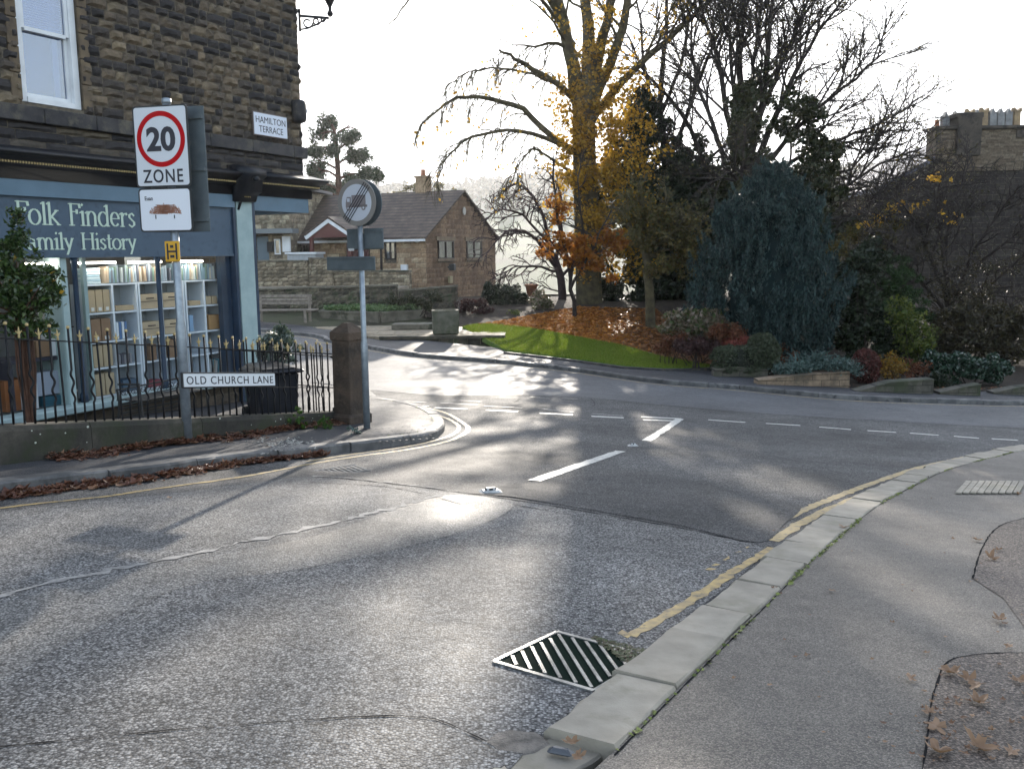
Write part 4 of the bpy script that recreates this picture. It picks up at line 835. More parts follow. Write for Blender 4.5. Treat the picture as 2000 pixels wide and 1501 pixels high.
def serif_text(s, X0, X1, zb, xh, thick, thin, asc=1.75):
    """broad-nib serif lettering drawn stroke by stroke; x-height xh, width fitted to X0..X1"""
    A = asc; sf = lambda x, y, w=.2: [(x-w, y), (x+w, y)]
    gl = {'F': (.95, [[(.25, 0), (.25, A)], [(.05, A-.03), (.95, A-.03), (1.0, A-.28)], [(.25, .95), (.72, .95)], sf(.25, .02, .22), [(.72, .82), (.72, 1.08)]]),
          'H': (1.45, [[(.25, 0), (.25, A)], [(1.2, 0), (1.2, A)], [(.25, .93), (1.2, .93)], sf(.25, .02), sf(1.2, .02), sf(.25, A-.02), sf(1.2, A-.02)]),
          'o': (1.0, [arc(.5, .5, .42, .5, 0, 360, 18)]), 'l': (.48, [[(.25, 0), (.25, A)], sf(.25, .02), [(.02, A-.12), (.25, A-.02)]]),
          'k': (1.0, [[(.22, 0), (.22, A)], [(.22, .42), (.8, .97)], [(.38, .55), (.92, .02)], sf(.22, .02), sf(.78, .97, .16), sf(.9, .02, .16), [(.0, A-.12), (.22, A-.02)]]),
          'i': (.48, [[(.25, 0), (.25, 1)], sf(.25, .02), [(.02, .88), (.25, .98)], [(.2, 1.38), (.3, 1.48)]]), 'n': (1.1, [[(.22, 0), (.22, 1)], arc(.54, .6, .32, .4, 160, 0)+[(.86, 0)], sf(.22, .02, .17), sf(.86, .02, .17), [(.0, .88), (.22, .98)]]),
          'd': (1.05, [arc(.48, .5, .40, .5, 40, 320, 14), [(.84, 0), (.84, A)], [(.6, A-.12), (.84, A-.02)], sf(.92, .02, .1)]), 'e': (.95, [[(.14, .56), (.84, .56)]+arc(.5, .52, .36, .48, 10, 318, 16)]),
          'r': (.75, [[(.22, 0), (.22, 1)], [(.22, .7), (.38, .92), (.62, .97), (.68, .86)], sf(.22, .02), [(.0, .88), (.22, .98)]]), 's': (.75, [[(.62, .82), (.42, .98), (.18, .88), (.16, .68), (.38, .52), (.6, .36), (.6, .14), (.36, .0), (.1, .16)]]),
          'a': (.95, [[(.16, .84), (.4, .99), (.66, .86), (.68, .1), (.84, .02)], arc(.44, .26, .27, .28, 60, 330, 10)]),
          'm': (1.62, [[(.22, 0), (.22, 1)], arc(.52, .6, .28, .4, 160, 0)+[(.8, 0)], arc(1.1, .6, .28, .4, 160, 0)+[(1.38, 0)], sf(.22, .02, .15), sf(.8, .02, .13), sf(1.38, .02, .15), [(.0, .88), (.22, .98)]]),
          'y': (.95, [[(.14, .98), (.5, .05)], [(.84, .98), (.5, .05), (.22, -.62), (.1, -.66)], sf(.14, .98, .15), sf(.84, .98, .13)]), 't': (.62, [[(.28, 1.35), (.28, .15), (.42, .02), (.6, .1)], [(.05, .98), (.55, .98)]]), ' ': (.75, [])}
    tot = sum(gl[c][0] for c in s); k = (X1-X0)/tot; mb = MB(); x = X0; n = 0
    for c in s:
        w, st = gl[c]
        for pl in st:
            P = [np.array((x+a*k, zb+b*xh)) for a, b in pl]
            for p, q in zip(P[:-1], P[1:]):
                d = q-p; L = np.linalg.norm(d)+1e-9; d /= L; vert = abs(d[1])
                wd_ = thin+(thick-thin)*vert**1.5; nr = np.array([-d[1], d[0]])*wd_/2; e = d*thin*.35; n += 1; yy = -.0006*(n % 7)-.003
                mb.add([((p-e+nr)[0], yy, (p-e+nr)[1]), ((p-e-nr)[0], yy, (p-e-nr)[1]), ((q+e-nr)[0], yy, (q+e-nr)[1]), ((q+e+nr)[0], yy, (q+e+nr)[1])], [(0, 1, 2, 3)])
        x += w*k
    return mb
def moved(mb, dx=0, dy=0, dz=0, fn=None):
    mb.v = [(fn(*v) if fn else (v[0]+dx, v[1]+dy, v[2]+dz)) for v in mb.v]; return mb
def join(*ms):
    r_ = MB()
    for m_ in ms: r_.add(m_.v, m_.f)
    return r_
def rubble(mb, x0, x1, z0, z1, h=(.12, .18), l=(.18, .45), bulge=.03, holes=(), fn=lambda x, y, z: (x, y, z), gap=.012, res=(4, 3), bond=0):
    z = z0
    while z < z1-.03:
        hh = min(h[0]+(h[1]-h[0])*rng.random(), z1-z); x = x0-rng.random()*l[0]
        if z1-(z+hh) < h[0]*.5: hh = z1-z
        while x < x1:
            L = l[0]+(l[1]-l[0])*rng.random()**1.5; a = max(x, x0); b = min(x+L, x1); x += L
            cuts = [(a, b)]
            for (hx0, hx1, hz0, hz1) in holes:
                if z+hh > hz0+.02 and z < hz1-.02:
                    nc = []
                    for p, q in cuts:
                        if q <= hx0 or p >= hx1: nc.append((p, q))
                        else:
                            if p < hx0: nc.append((p, hx0))
                            if q > hx1: nc.append((hx1, q))
                    cuts = nc
            for a, b in cuts:
                if b-a < .035: continue
                nx, nz = res; bl = bulge*(.4+rng.random()); g_ = gap*(.6+.8*rng.random()); V = []; tl = rng.normal(size=2)*.3
                for j in range(nz+1):
                    for i in range(nx+1):
                        u, w = i/nx, j/nz; k = (1-abs(2*u-1)**4)*(1-abs(2*w-1)**4); edge = (i in (0, nx)) or (j in (0, nz))
                        y_ = -.004-bl*k**.6*(1+tl[0]*(u-.5)+tl[1]*(w-.5)) + (0 if edge else rng.normal()*bulge*.16)
                        jx = (rng.normal()*.004 if edge else rng.normal()*.006)
                        V.append(fn(a+g_/2+(b-a-g_)*u+jx, y_ if not edge else .012, z+g_/2+(hh-g_)*w+(rng.normal()*.003)))
                mb.add(V, [(j*(nx+1)+i, j*(nx+1)+i+1, (j+1)*(nx+1)+i+1, (j+1)*(nx+1)+i) for j in range(nz) for i in range(nx)])
        z += hh
    return mb

# ------------------------------------------------------------ the shop at the left
UO = np.array([-6.05, 12.6]); UU = np.array([.45, .893]); UU = UU/np.linalg.norm(UU); UN = np.array([UU[1], -UU[0]])   # UN points to the street
UA = math.atan2(UU[1], UU[0])
def F(px, py, off=0.0):        # picture point -> (along the front, height), on a plane 'off' metres behind the front
    d = ray(px, py); o = UO-UN*off; k = ((o-CAM[:2])@UN)/(d[:2]@UN); p = CAM+d*k; return float((p[:2]-o)@UU), float(p[2])
def Wl(t, y, z): p = UO+UU*t-UN*y; return (p[0], p[1], z)
def build_shop():
    t = thing('stone_shop', 'dark gritstone corner building with a blue shopfront at left', 'shop', (UO[0], UO[1], 0), UA)
    tc = F(592, 300)[0]; tp0, tp1 = F(457, 520)[0], F(494, 520)[0]
    zs1 = F(300, 245)[1]; zs0 = F(300, 272)[1]; zc1 = F(300, 313, -.0)[1]; zfb = F(300, 501.5)[1]; zft = F(200, 392)[1]; zft2 = F(200, 362, -.05)[1]
    w0, w1 = F(38, 120)[0], F(157, 120)[0]; wz0 = F(157, 214)[1]; wz1 = wz0+1.75; ZT = 8.6; TL = -6.0
    hole = (w0, w1, wz0, wz1)
    mb = MB(); rubble(mb, TL, tc, zs1, ZT, (.105, .16), (.14, .42), .028, [hole]); side = lambda x, y, z: (tc-y, x, z)
    rubble(mb, 0, 8, zs1, ZT, (.13, .2), (.25, .6), .02, fn=side, res=(2, 2)); obj('stone_wall', mb, STONE_UP, t)
    mb = MB(); 
    for a, b, c, d in ((TL, w0, zs0, ZT), (w1, tc-.012, zs0, ZT), (w0, w1, zs0, wz0-.01), (w0, w1, wz1, ZT)): mb.box(((a+b)/2, .2, (c+d)/2), (b-a, .376, d-c))
    mb.box((tc-.2, 4.3, (zs0+ZT)/2), (.376, 7.7, ZT-zs0)); mb.box(((TL+tc)/2, 8.2, (zs0+ZT)/2-1.5), (tc-TL, .3, ZT-zs0+3)); mb.box((TL-.2, 4, 4), (.38, 8, 9))
    obj('wall_core', mb, MORTAR, t)
    mb = MB(); x = TL
    while x < tc+.05:
        L = .7+.5*rng.random(); mb.box(((x+min(x+L, tc+.05))/2, .05, (zs0+zs1)/2), (min(L, tc+.05-x)-.008, .25, zs1-zs0), bev=.012); x += L
    mb.box((tc-.03, 4.2, (zs0+zs1)/2), (.22, 7.9, zs1-zs0)); obj('string_course', mb, DARKSTONE, t)
    mb = MB(); rubble(mb, TL, tc, zc1-.05, zs0, (.13, .17), (.3, .75), .016); rubble(mb, 0, 8, zc1-.05, zs0, (.13, .17), (.3, .7), .016, fn=side, res=(2, 2))
    obj('stone_band', mb, stonemat('sooty_squared_stone', [(0, (.022, .022, .026)), (.6, (.05, .045, .045)), (1, (.11, .09, .065))]), t)
    mb = MB(); mb.box(((TL+tc)/2, .24, (zc1+zs0)/2-.1), (tc-TL-.02, .44, zs0-zc1+.3)); mb.box((tc-.2, 4.2, (zc1+zs0)/2-.1), (.37, 7.6, zs0-zc1+.3)); obj('band_core', mb, MORTAR, t)
    # roof
    mb = MB(); mb.prism([(TL-.4, ZT), (tc+.3, ZT), (tc+.3, ZT+.12), ((TL+tc)/2, ZT+2.4), (TL-.4, ZT+.12)], lambda a, b: (a, -.35, b), lambda a, b: (a, 8.5, b)); obj('roof', mb, plain('roof_slate', (.05, .05, .06), .6), t)
    # sash window
    wcx = (w0+w1)/2; ww = w1-w0
    fr = MB(); 
    for sx in (-1, 1): fr.box((wcx+sx*(ww/2-.05), .10, (wz0+wz1)/2), (.1, .11, wz1-wz0), bev=.008)
    fr.box((wcx, .10, wz0+.035), (ww-.2, .14, .07)); fr.box((wcx, .10, wz1-.04), (ww-.2, .11, .08))
    zm = F(95, 63)[1]; f_ = obj('window', fr, WHITE, t); s2 = MB()
    for sx in (-1, 1):
        s2.box((wcx+sx*(ww/2-.128), .085, (zm+wz1-.08)/2), (.05, .045, wz1-.08-zm)); s2.box((wcx+sx*(ww/2-.128), .135, (wz0+.07+zm)/2), (.05, .045, zm-wz0-.07))
    s2.box((wcx, .085, zm), (ww-.306, .05, .05)); s2.box((wcx, .135, zm-.002), (ww-.306, .045, .045)); s2.box((wcx, .135, wz0+.1), (ww-.306, .045, .06))
    obj('sash', s2, WHITE, f_)
    g_ = MB(); g_.box((wcx, .09, (zm+wz1-.08)/2), (ww-.3, .006, wz1-.08-zm)); g_.box((wcx, .14, (wz0+.07+zm)/2), (ww-.3, .006, zm-wz0-.07)); obj('pane', g_, glassmat('sky_glass', .24, (.5, .62, .82)), f_)  # blue tint adds to the painted sky reflection
    bl = MB(); n = 26
    for k in range(n): z = zm-.02+(wz1-zm)*k/n; bl.box((wcx, .2, z), (ww-.22, .03, .018))
    bl.box((wcx+ww/2-.2, .25, (wz0+wz1)/2), (.09, .02, wz1-wz0-.2)); obj('blind', bl, plain('blind_slat', (.6, .62, .66), .6), f_)
    mb = MB(); mb.box((wcx, .42, (wz0+wz1)/2), (ww, .04, wz1-wz0)); obj('sky_tint_backing', mb, plain('painted_sky_blue', (.16, .22, .34), .9), f_)  # bluish backing colour paints the sky's reflection into the sash panes
    mb = MB()
    for sx in (-1, 1):
        z = wz0
        while z < wz1: hh = .34; mb.box((wcx+sx*(ww/2+.075), .02, z+hh/2), (.15, .07, hh-.008), bev=.01); z += hh
    mb.box((wcx, .02, wz1+.12), (ww+.3, .07, .24)); obj('window_surround', mb, mat('tan_dressed_stone', (.16, .12, .075), (.08, .06, .045), 5, .8, .5, 50), t)
    # shopfront cornice: stepped black moulding with a gold bead row
    zg = F(200, 331, -.2)[1]; cl = MB(); e1 = F(463, 340, -.2)[0]
    prof = [(.02, zft2), (-.10, zft2), (-.10, zg-.05), (-.20, zg-.03), (-.20, zg+.03), (-.30, zg+.09), (-.34, zg+.10), (-.34, zg+.135), (-.1, zg+.21), (.02, zg+.22)]
    for a, b in ((TL, e1-.02),): cl.prism(prof, lambda y, z: (a, y, z), lambda y, z: (b, y, z))
    zg2 = F(560, 362, -.2)[1]; a2 = F(500, 350, -.2)[0]; prof2 = [(y, z+(zg2-zg)) for y, z in prof]; cl.prism(prof2, lambda y, z: (a2, y, z), lambda y, z: (tc+(.30 if y < -.28 else .2 if y < -.15 else .08 if y < 0 else .02), y, z))
    cl.prism([(y, z) for y, z in prof2], lambda y, z: (tc-y*.95-.02, min(y, 0)*0+.05, z), lambda y, z: (tc-y*.95-.02, 4.0, z))
    obj('cornice', cl, BLACKP, t, True)
    gd = MB()
    for a, b, zz in ((TL, e1-.04, zg), (a2+.02, tc+.18, zg2)):
        x = a
        while x < b: gd.box((x, -.205, zz), (.022, .02, .03), bev=.005); x += .04
    obj('gold_beading', gd, GOLD, t)
    br = MB(); xb = (e1+a2)/2; wb = a2-e1+.04; br.prism([(.0, zft2-.12), (-.16, zft2-.10), (-.2, zft2), (-.3, zft2+.05), (-.33, zg+.05), (-.42, zg+.1), (-.42, zg+.2), (-.2, zg+.28), (.0, zg+.28)], lambda y, z: (xb-wb/2, y, z), lambda y, z: (xb+wb/2, y, z))
    br.lathe((xb, -.40, zg+.05), [(.01, -.05), (.05, -.03), (.06, .0), (.05, .03), (.01, .05)], 10); obj('corner_bracket', br, BLACKP, t, True)
    gb = MB()
    for k in range(4): gb.lathe((xb-.06+k*.04, -.2, zft2-.03), [(.004, -.012), (.013, 0), (.004, .012)], 6)
    obj('bracket_beads', gb, GOLD, t)
    # painted boards
    e2 = F(453, 450)[0]; mb = MB(); mb.box(((TL+e2)/2, -.02, (zft+zft2)/2+.01), (e2-TL, .14, zft2-zft+.02)); obj('upper_fascia', mb, BLUE2, t)
    mb = MB(); mb.box(((TL+e2)/2, .0, (zft+zfb)/2), (e2-TL, .06, zft-zfb)); mb.box(((TL+e2)/2, -.035, zft-.012), (e2-TL, .012, .02)); mb.box(((TL+e2)/2, -.035, zfb+.02), (e2-TL, .02, .04)); obj('shop_sign', mb, BLUE, t)
    zrb = F(550, 414)[1]; zrt = F(550, 374)[1]; mb = MB(); mb.box(((tp1+.02+tc)/2, .0, (zrb+zrt)/2), (tc-tp1-.02, .14, zrt-zrb)); mb.box((tc-.06, .7, (zrb+zrt)/2), (.12, 1.25, zrt-zrb)); obj('corner_fascia', mb, BLUE2, t)
    mb = MB(); mb.prism([(tp1-.4, .08), (tc-.02, .08), (tc-.02, 1.6), (tp1-.9, 1.6)], lambda a, b: (a, b, zrt+.0), lambda a, b: (a, b, zrt+.05)); obj('porch_soffit', mb, NAVY, t)
    # lettering on the sign board
    LM = plain('pale_lettering', (.50, .62, .52), .5)
    p0, z0 = F(28, 436.5); p1 = F(262, 442)[0]; xh = F(150, 440)[1]-F(150, 440)[1]
    zb = F(150, 440.5, -.035)[1]; xh = F(150, 412, -.035)[1]-zb
    a = moved(serif_text('Folk Finders', p0, p1, zb, xh, .040, .013, 1.5), 0, -.033)
    zb2 = F(200, 487, -.035)[1]; xh2 = F(200, 466, -.035)[1]-zb2; q0, q1 = F(28, 480)[0], F(263, 480)[0]
    b = moved(serif_text('Family History', q0, q1, zb2, xh2, .036, .012, 1.5), 0, -.033); obj('shop_name', join(a, b), LM, t)
    # pilaster, colonettes, sill
    zsl = F(200, 781)[1]; zg0 = -1.1
    mb = MB(); mb.box(((tp0+tp1)/2, -.02, (zrt-.06+zg0)/2), (tp1-tp0-.09, .12, zrt-.06-zg0)); obj('pilaster', mb, PALE, t)
    mb = MB(); mb.box((tp1-.01, .04, (zrt-.1+zg0)/2), (.07, .24, zrt-.1-zg0)); mb.box((tp0-.0, .03, (zrt-.1+zg0)/2), (.06, .2, zrt-.1-zg0)); a = F(441, 600)[0]; mb.box(((a+tp0)/2-.03, .1, (zfb+zg0)/2), (tp0-a-.03, .1, zfb-zg0)); obj('pilaster_edging', mb, NAVY, t)
    for px in (152, 314):
        a = F(px, 600, .02)[0]; c = MB(); c.lathe((a, .03, zsl), [(.055, 0), (.055, .12), (.036, .16), (.036, zfb-zsl-.1), (.05, zfb-zsl-.06), (.05, zfb-zsl)], 12); obj('window_mullion', c, NAVY, t, True)
    a = F(128, 600, .02)[0]; mb = MB(); mb.box((a, .35, (zfb+zsl)/2), (.10, .7, zfb-zsl)); mb.box((F(172, 600, .1)[0]-.02, .12, (zfb+zsl)/2), (.06, .06, zfb-zsl)); obj('window_lining', mb, PALE, t)
    mb = MB(); mb.box(((TL+tp0)/2, -.05, zsl-.04), (tp0-TL, .32, .10), bev=.015); obj('window_sill', mb, PALE, t)
    mb = MB(); rubble(mb, TL, tp0, zg0, zsl-.09, (.14, .22), (.3, .7), .015, res=(3, 2)); obj('stall_riser', mb, stonemat('damp_brown_stone', [(0, (.06, .05, .04)), (1, (.14, .11, .08))]), t)
    mb = MB(); mb.box(((TL+tp0)/2, .15, (zg0+zsl-.09)/2), (tp0-TL, .26, zsl-.09-zg0)); obj('riser_core', mb, MORTAR, t)
    gl = MB(); gl.quad((TL, .045, zsl), (tp0-.1, .045, zsl), (tp0-.1, .045, zfb), (TL, .045, zfb)); obj('shop_window', gl, glassmat('shop_glass', .04, (.93, .95, .95)), t)
    # room behind the glass
    rm = MB(); D = 2.6; rm.box(((TL+tp0)/2, D+.05, .8), (tp0-TL, .1, 5)); rm.box(((TL+tp0)/2, D/2+.1, zfb+.12), (tp0-TL, D-.2, .1)); rm.box(((TL+tp0)/2, D/2+.15, zsl-.12), (tp0-TL, D-.3, .05)); rm.box((tp1-.02, D/2+.2, .8), (.06, D-.3, 4.5))
    obj('room', rm, plain('room_wall', (.20, .22, .24), .9), t)
    # corner walls set back under the upper floor
    mb = MB(); rubble(mb, 0, 1.62, zg0-.4, zrt, (.14, .2), (.25, .5), .015, fn=lambda x, y, z: (tp1-.06-y-x*.0, x*1.0+.06, z), res=(2, 2)); obj('return_wall', mb, STONE_TAN, t)
    # lights and small fixtures
    a, z = F(190, 513, .14)
    for k in range(4): mb = MB(); mb.box((a+(k-1)*.85, .14, z), (.6, .045, .03)); obj('strip_and_fill_light', mb, plain('lit_tube', (1, .95, .8), .5, emit=9.0), t)  # two tubes belong to the shop, the others are added to brighten the shelves
    a, z = F(452, 440); mb = MB(); mb.tube([(F(461, 350)[0], -.14, F(461, 350)[1]), (F(462, 385)[0], -.13, F(462, 385)[1]), (F(458, 410)[0], -.08, F(458, 410)[1])], .022); obj('rain_pipe', mb, BLACKP, t, True)
    # alarm box on the corner
    a, z = F(574, 220); tt = thing('alarm_box', 'dark barrel shaped box on the corner of the shop above the street name plate', 'alarm box', Wl(a, 0, z), UA); mb = MB(); mb.lathe((0, -.12, -.19), [(.06, 0), (.11, .02), (.13, .08), (.13, .32), (.11, .38), (.06, .40)], 14); obj('casing', mb, DARKSTONE, tt, True)
    mb = MB(); mb.box((.08, -.215, .02), (.03, .05, .06)); obj('lamp', mb, plain('pale_lens', (.6, .6, .65), .3), tt)
    # street name plate
    A_ = F(488, 245); B_ = F(555, 252); w = B_[0]-A_[0]; h = F(520, 223)[1]-F(520, 269)[1]
    tt = thing('street_sign', 'small white name plate reading HAMILTON TERRACE high on the stone wall', 'street sign', Wl((A_[0]+B_[0])/2, -.06, F(521, 246)[1]), UA)
    mb = MB(); mb.box((0, 0, 0), (w, .025, h), bev=.008); obj('frame', mb, plain('bronze_frame', (.12, .09, .08), .5), tt)
    mb = MB(); mb.box((0, -.016, 0), (w-.04, .012, h-.04)); obj('plate', mb, plain('name_plate_white', (.62, .66, .74), .4), tt)
    obj('lettering', join(moved(textmb('HAMILTON', w*.86, h*.27), 0, -.0235, h*.18), moved(textmb('TERRACE', w*.70, h*.27), 0, -.0235, -h*.2)), plain('sign_black', (.02, .02, .03), .5), tt)
    # bracket lantern
    a, z = F(585, 32); root = Wl(a-.02, -.02, z); tt = thing('bracket_lantern', 'black wrought iron lantern bracket with scrolls on the corner of the shop', 'lantern', root, 0)
    X = unit(np.array([1, .12, 0])); s = 1/pxm(root[1]); P = lambda x, z_: tuple(X*x*s+np.array([0, 0, -z_*s])); mb = MB()
    mb.bar(P(0, -12), P(0, 28), .045, .04); mb.bar(P(0, 0), P(54, 3), .035, .04)
    for cx, cz, r_, a0, a1 in ((14, 12, 10, 0, 330), (30, 9, 7, 30, 400), (42, 6, 4, 0, 330)):
        mb.tube([P(cx+r_*(1-k/26)*math.cos(R(a0+(a1-a0)*k/14)), cz+r_*(1-k/26)*math.sin(R(a0+(a1-a0)*k/14))) for k in range(15)], .016, 6)
    mb.tube([P(2, 24), P(14, 22), P(28, 16), P(48, 5)], .016, 6); obj('bracket', mb, BLACK, tt)
    c = np.array(P(56, -2)); mb = MB(); mb.lathe(c, [(.012, -.03), (.05, 0), (.055, .04), (.03, .08), (.03, .14)], 10); mb.lathe(c+np.array([0, 0, .16]), [(.03, -.02), (.15, .22), (.17, .23), (.17, .25)], 8); obj('lantern_base', mb, BLACK, tt)
    mb = MB(); k0 = c+np.array([0, 0, .42])
    for k in range(4): a_ = k*math.pi/2+.4; mb.bar(k0+np.array([.13*math.cos(a_), .13*math.sin(a_), 0]), k0+np.array([.2*math.cos(a_), .2*math.sin(a_), .45]), .015, .015)
    mb.lathe(k0+np.array([0, 0, .45]), [(.22, 0), (.12, .15), (.02, .25)], 8); obj('lantern_cage', mb, BLACK, tt)
    # ---- display behind the glass
    zl = [F(225, v, .2)[1] for v in (555, 610, 666, 716, 771)]
    TANB = mat('tan_card_box', (.42, .33, .21), (.36, .28, .18), 3, .8, .1); BRN = mat('brown_card_box', (.24, .15, .09), (.2, .12, .07), 3, .8, .1); SH = mat('white_shelf', (.62, .68, .74), (.55, .6, .66), 3, .5, 0)
    items = []
    def unitcase(name, lab, cols):
        xs = [F(c, 600, .2)[0] for c in cols]; tt = thing(name, lab, 'bookcase', Wl((xs[0]+xs[-1])/2, .2, zl[-1]), UA, 'white cube bookcases behind the shop window'); cx = (xs[0]+xs[-1])/2; h = zl[0]-zl[-1]
        for x in xs: mb = MB(); mb.box((x-cx, .17, h/2), (.03, .34, h+.03)); obj('upright', mb, SH, tt)
        for x0, x1 in zip(xs[:-1], xs[1:]):
            for z in zl: mb = MB(); mb.box(((x0+x1)/2-cx, .17, z-zl[-1]), (x1-x0-.03, .33, .025)); obj('shelf', mb, SH, tt)
        mb = MB(); mb.box((0, .345, h/2), (xs[-1]-xs[0], .008, h)); obj('back_panel', mb, plain('shelf_back', (.30, .33, .36), .8), tt); return xs
    c1 = unitcase('bookcase', 'white cube bookcase with tan box files, leftmost behind the shop window', (172, 222, 269)); c2 = unitcase('bookcase', 'white cube bookcase with small drawers, middle behind the shop window', (274, 317, 360)); c3 = unitcase('bookcase', 'white cube bookcase with mostly empty cubes, right behind the signpost', (365, 401, 438))
    def item(name, lab, cat_, x, z, w, h, d, m_, group=None, y=.22, tilt=0, handle=False, slot=False):
        o = thing(name, lab, cat_, Wl(x, y, z), UA, group); mb = MB(); mb.box((0, d/2, h/2), (w, d, h), bev=.004)
        if tilt: mb.v = [(vx+vz*tilt, vy, vz) for vx, vy, vz in mb.v]
        obj('body', mb, m_, o)
        if handle: mb = MB(); mb.box((0, -.004, h*.72), (w*.4, .008, .015)); mb.box((0, -.002, h*.5), (w*.98, .006, .008)); obj('handle', mb, plain('dark_handle', (.03, .02, .02), .6), o)
        if slot: mb = MB(); mb.box((0, -.004, h*.14), (w*.45, .008, .05)); obj('paper_label', mb, plain('paper', (.6, .6, .58), .8), o)
    rows = [(zl[i+1]+.02) for i in range(4)]; dh = zl[0]-zl[1]-.06
    cw = c1[1]-c1[0]
    for k in range(3): item('box_file', 'pale tan box file in the top left cube of the leftmost bookcase', 'box file', c1[0]+cw*(.2+.29*k), rows[0], cw*.26, dh*.92, .25, TANB, 'pale tan box files', slot=True)
    for k in range(2): item('box_file', 'brown box file in the second row of the leftmost bookcase', 'box file', c1[0]+cw*(.28+.4*k), rows[1], cw*.36, dh*.92, .25, BRN, 'brown box files', slot=True)
    for r_ in (2, 3):
        for k in range(2): item('box_file', 'tall tan box file low in the leftmost bookcase', 'box file', c1[0]+cw*(.28+.4*k), rows[r_], cw*.36, dh*.9, .25, TANB, 'low tan box files')
    item('flat_box', 'flat tan box alone in the top right cube of the leftmost bookcase', 'box', (c1[1]+c1[2])/2, rows[0], cw*.75, .07, .25, TANB)
    for k in range(4): item('ring_binder', 'white and blue striped binder in the leftmost bookcase', 'binder', c1[1]+.06+k*.05, rows[1], .04, dh*.72, .22, plain('binder_blue' if k % 2 else 'binder_white', (.08, .16, .32) if k % 2 else (.6, .65, .7), .5), 'striped binders')
    for k in range(5): item('small_book', 'small dark book low in the leftmost bookcase', 'book', c1[1]+.06+k*.05, rows[2], .035, dh*(.35+.1*rng.random()), .18, plain('book_dull_%d' % (k % 2), (.08, .08, .1) if k % 2 else (.2, .2, .22), .7), 'small dark books')
    item('storage_box', 'blue grey storage box on the bottom shelf of the leftmost bookcase', 'box', (c1[1]+c1[2])/2, rows[3], cw*.6, dh*.5, .25, plain('box_blue', (.06, .10, .15), .6))
    for r_, lb in ((0, 'top'), (1, 'second')):
        for k in range(2): item('card_drawers', 'pale wooden drawer box in the %s row, %s half of the middle bookcase' % (lb, 'left' if not k else 'right'), 'drawers', (c2[k]+c2[k+1])/2, rows[r_], (c2[1]-c2[0])*.86, dh*.62, .28, mat('pale_wood', (.5, .4, .27), (.42, .33, .22), 4, .6, .1), 'pale drawer boxes', handle=True)
    item('round_tin', 'dark brown arched box in the third row of the middle bookcase', 'box', (c2[0]+c2[1])/2, rows[2], .12, dh*.7, .15, BRN); item('storage_box', 'brown wooden box in the third row of the middle bookcase', 'box', (c2[1]+c2[2])/2, rows[2], .22, dh*.8, .2, BRN)
    item('storage_box', 'dark red box on the bottom shelf of the middle bookcase', 'box', (c2[0]+c2[1])/2, rows[3], .26, .10, .2, plain('box_red', (.22, .03, .05), .6))
    item('flat_box', 'flat tan box in the top left cube of the right bookcase', 'box', (c3[0]+c3[1])/2, rows[0], .24, .07, .25, TANB)
    for k in range(2): item('wooden_block', 'small wooden cube box at the top of the right bookcase', 'box', c3[1]+.1+k*.14, rows[0], .11, .13, .15, MATS['pale_wood'], 'two small wooden boxes')
    item('ring_binder', 'single blue and white binder standing in the right bookcase', 'binder', c3[0]+.1, rows[1], .08, dh*.75, .2, plain('binder_pale_blue', (.2, .33, .5), .5)); item('storage_box', 'tan card box filling a cube of the right bookcase', 'box', (c3[1]+c3[2])/2, rows[1], .27, dh*.68, .25, mat('amber_card', (.40, .24, .11), (.34, .2, .09), 3, .8, .1))
    for k in range(6): item('thin_book', 'thin leaning book at the bottom of the right bookcase', 'book', c3[1]+.05+k*.045, rows[3]+.3*0, .02, dh*(.7+.2*rng.random()), .2, plain('thin_book_%d' % (k % 3), ((.5, .5, .5), (.1, .25, .3), (.35, .3, .25))[k % 3], .6), 'thin leaning books', tilt=.12)
    cols = [(.45, .5, .5), (.2, .3, .36), (.38, .3, .22), (.12, .13, .16), (.5, .46, .38), (.16, .24, .2), (.3, .36, .42)]
    x = F(205, 530, .2)[0]; xe = F(428, 530, .2)[0]; k = 0
    while x < xe:
        w = .016+.03*rng.random(); hh = .19+.08*rng.random(); c = cols[rng.integers(0, 7)]
        item('book', 'upright book in the row along the top of the bookcases', 'book', x+w/2, zl[0]+.02, w*.92, hh, .18, plain('book_cloth_%d' % cols.index(c), c, .6), 'books along the top of the white bookcases', tilt=rng.normal()*.05); x += w+.002; k += 1
        if rng.random() < .05: x += .05
    for k in range(7): item('stacked_book', 'pale book lying in the flat stack at the left end of the top row', 'book', F(182, 530, .2)[0], zl[0]+.02+k*.032, .24+.03*rng.random(), .028, .2, plain('stack_%d' % (k % 2), ((.45, .55, .6), (.3, .42, .5))[k % 2], .6), 'flat stack of pale books')
    # left bay of the window, mostly hidden by the bush
    BG = plain('bay_dark', (.03, .03, .045), .8); xl = F(20, 700, .2)[0]; xr = F(122, 700, .2)[0]
    tt = thing('display_table', 'dark display table in the left bay of the shop window', 'table', Wl((xl+xr)/2, .2, zsl), UA); hh = F(80, 702, .2)[1]-zsl; mb = MB(); mb.box((0, .3, hh), (xr-xl, .6, .05)); obj('table_top', mb, BG, tt)
    mb = MB(); mb.box(((xl-xr)/2+.03, .3, hh/2), (.05, .5, hh)); mb.box(((xr-xl)/2-.03, .3, hh/2), (.05, .5, hh)); obj('leg', mb, BG, tt)
    zt_ = F(80, 702, .2)[1]+.03; WB = plain('white_box', (.55, .57, .6), .6)
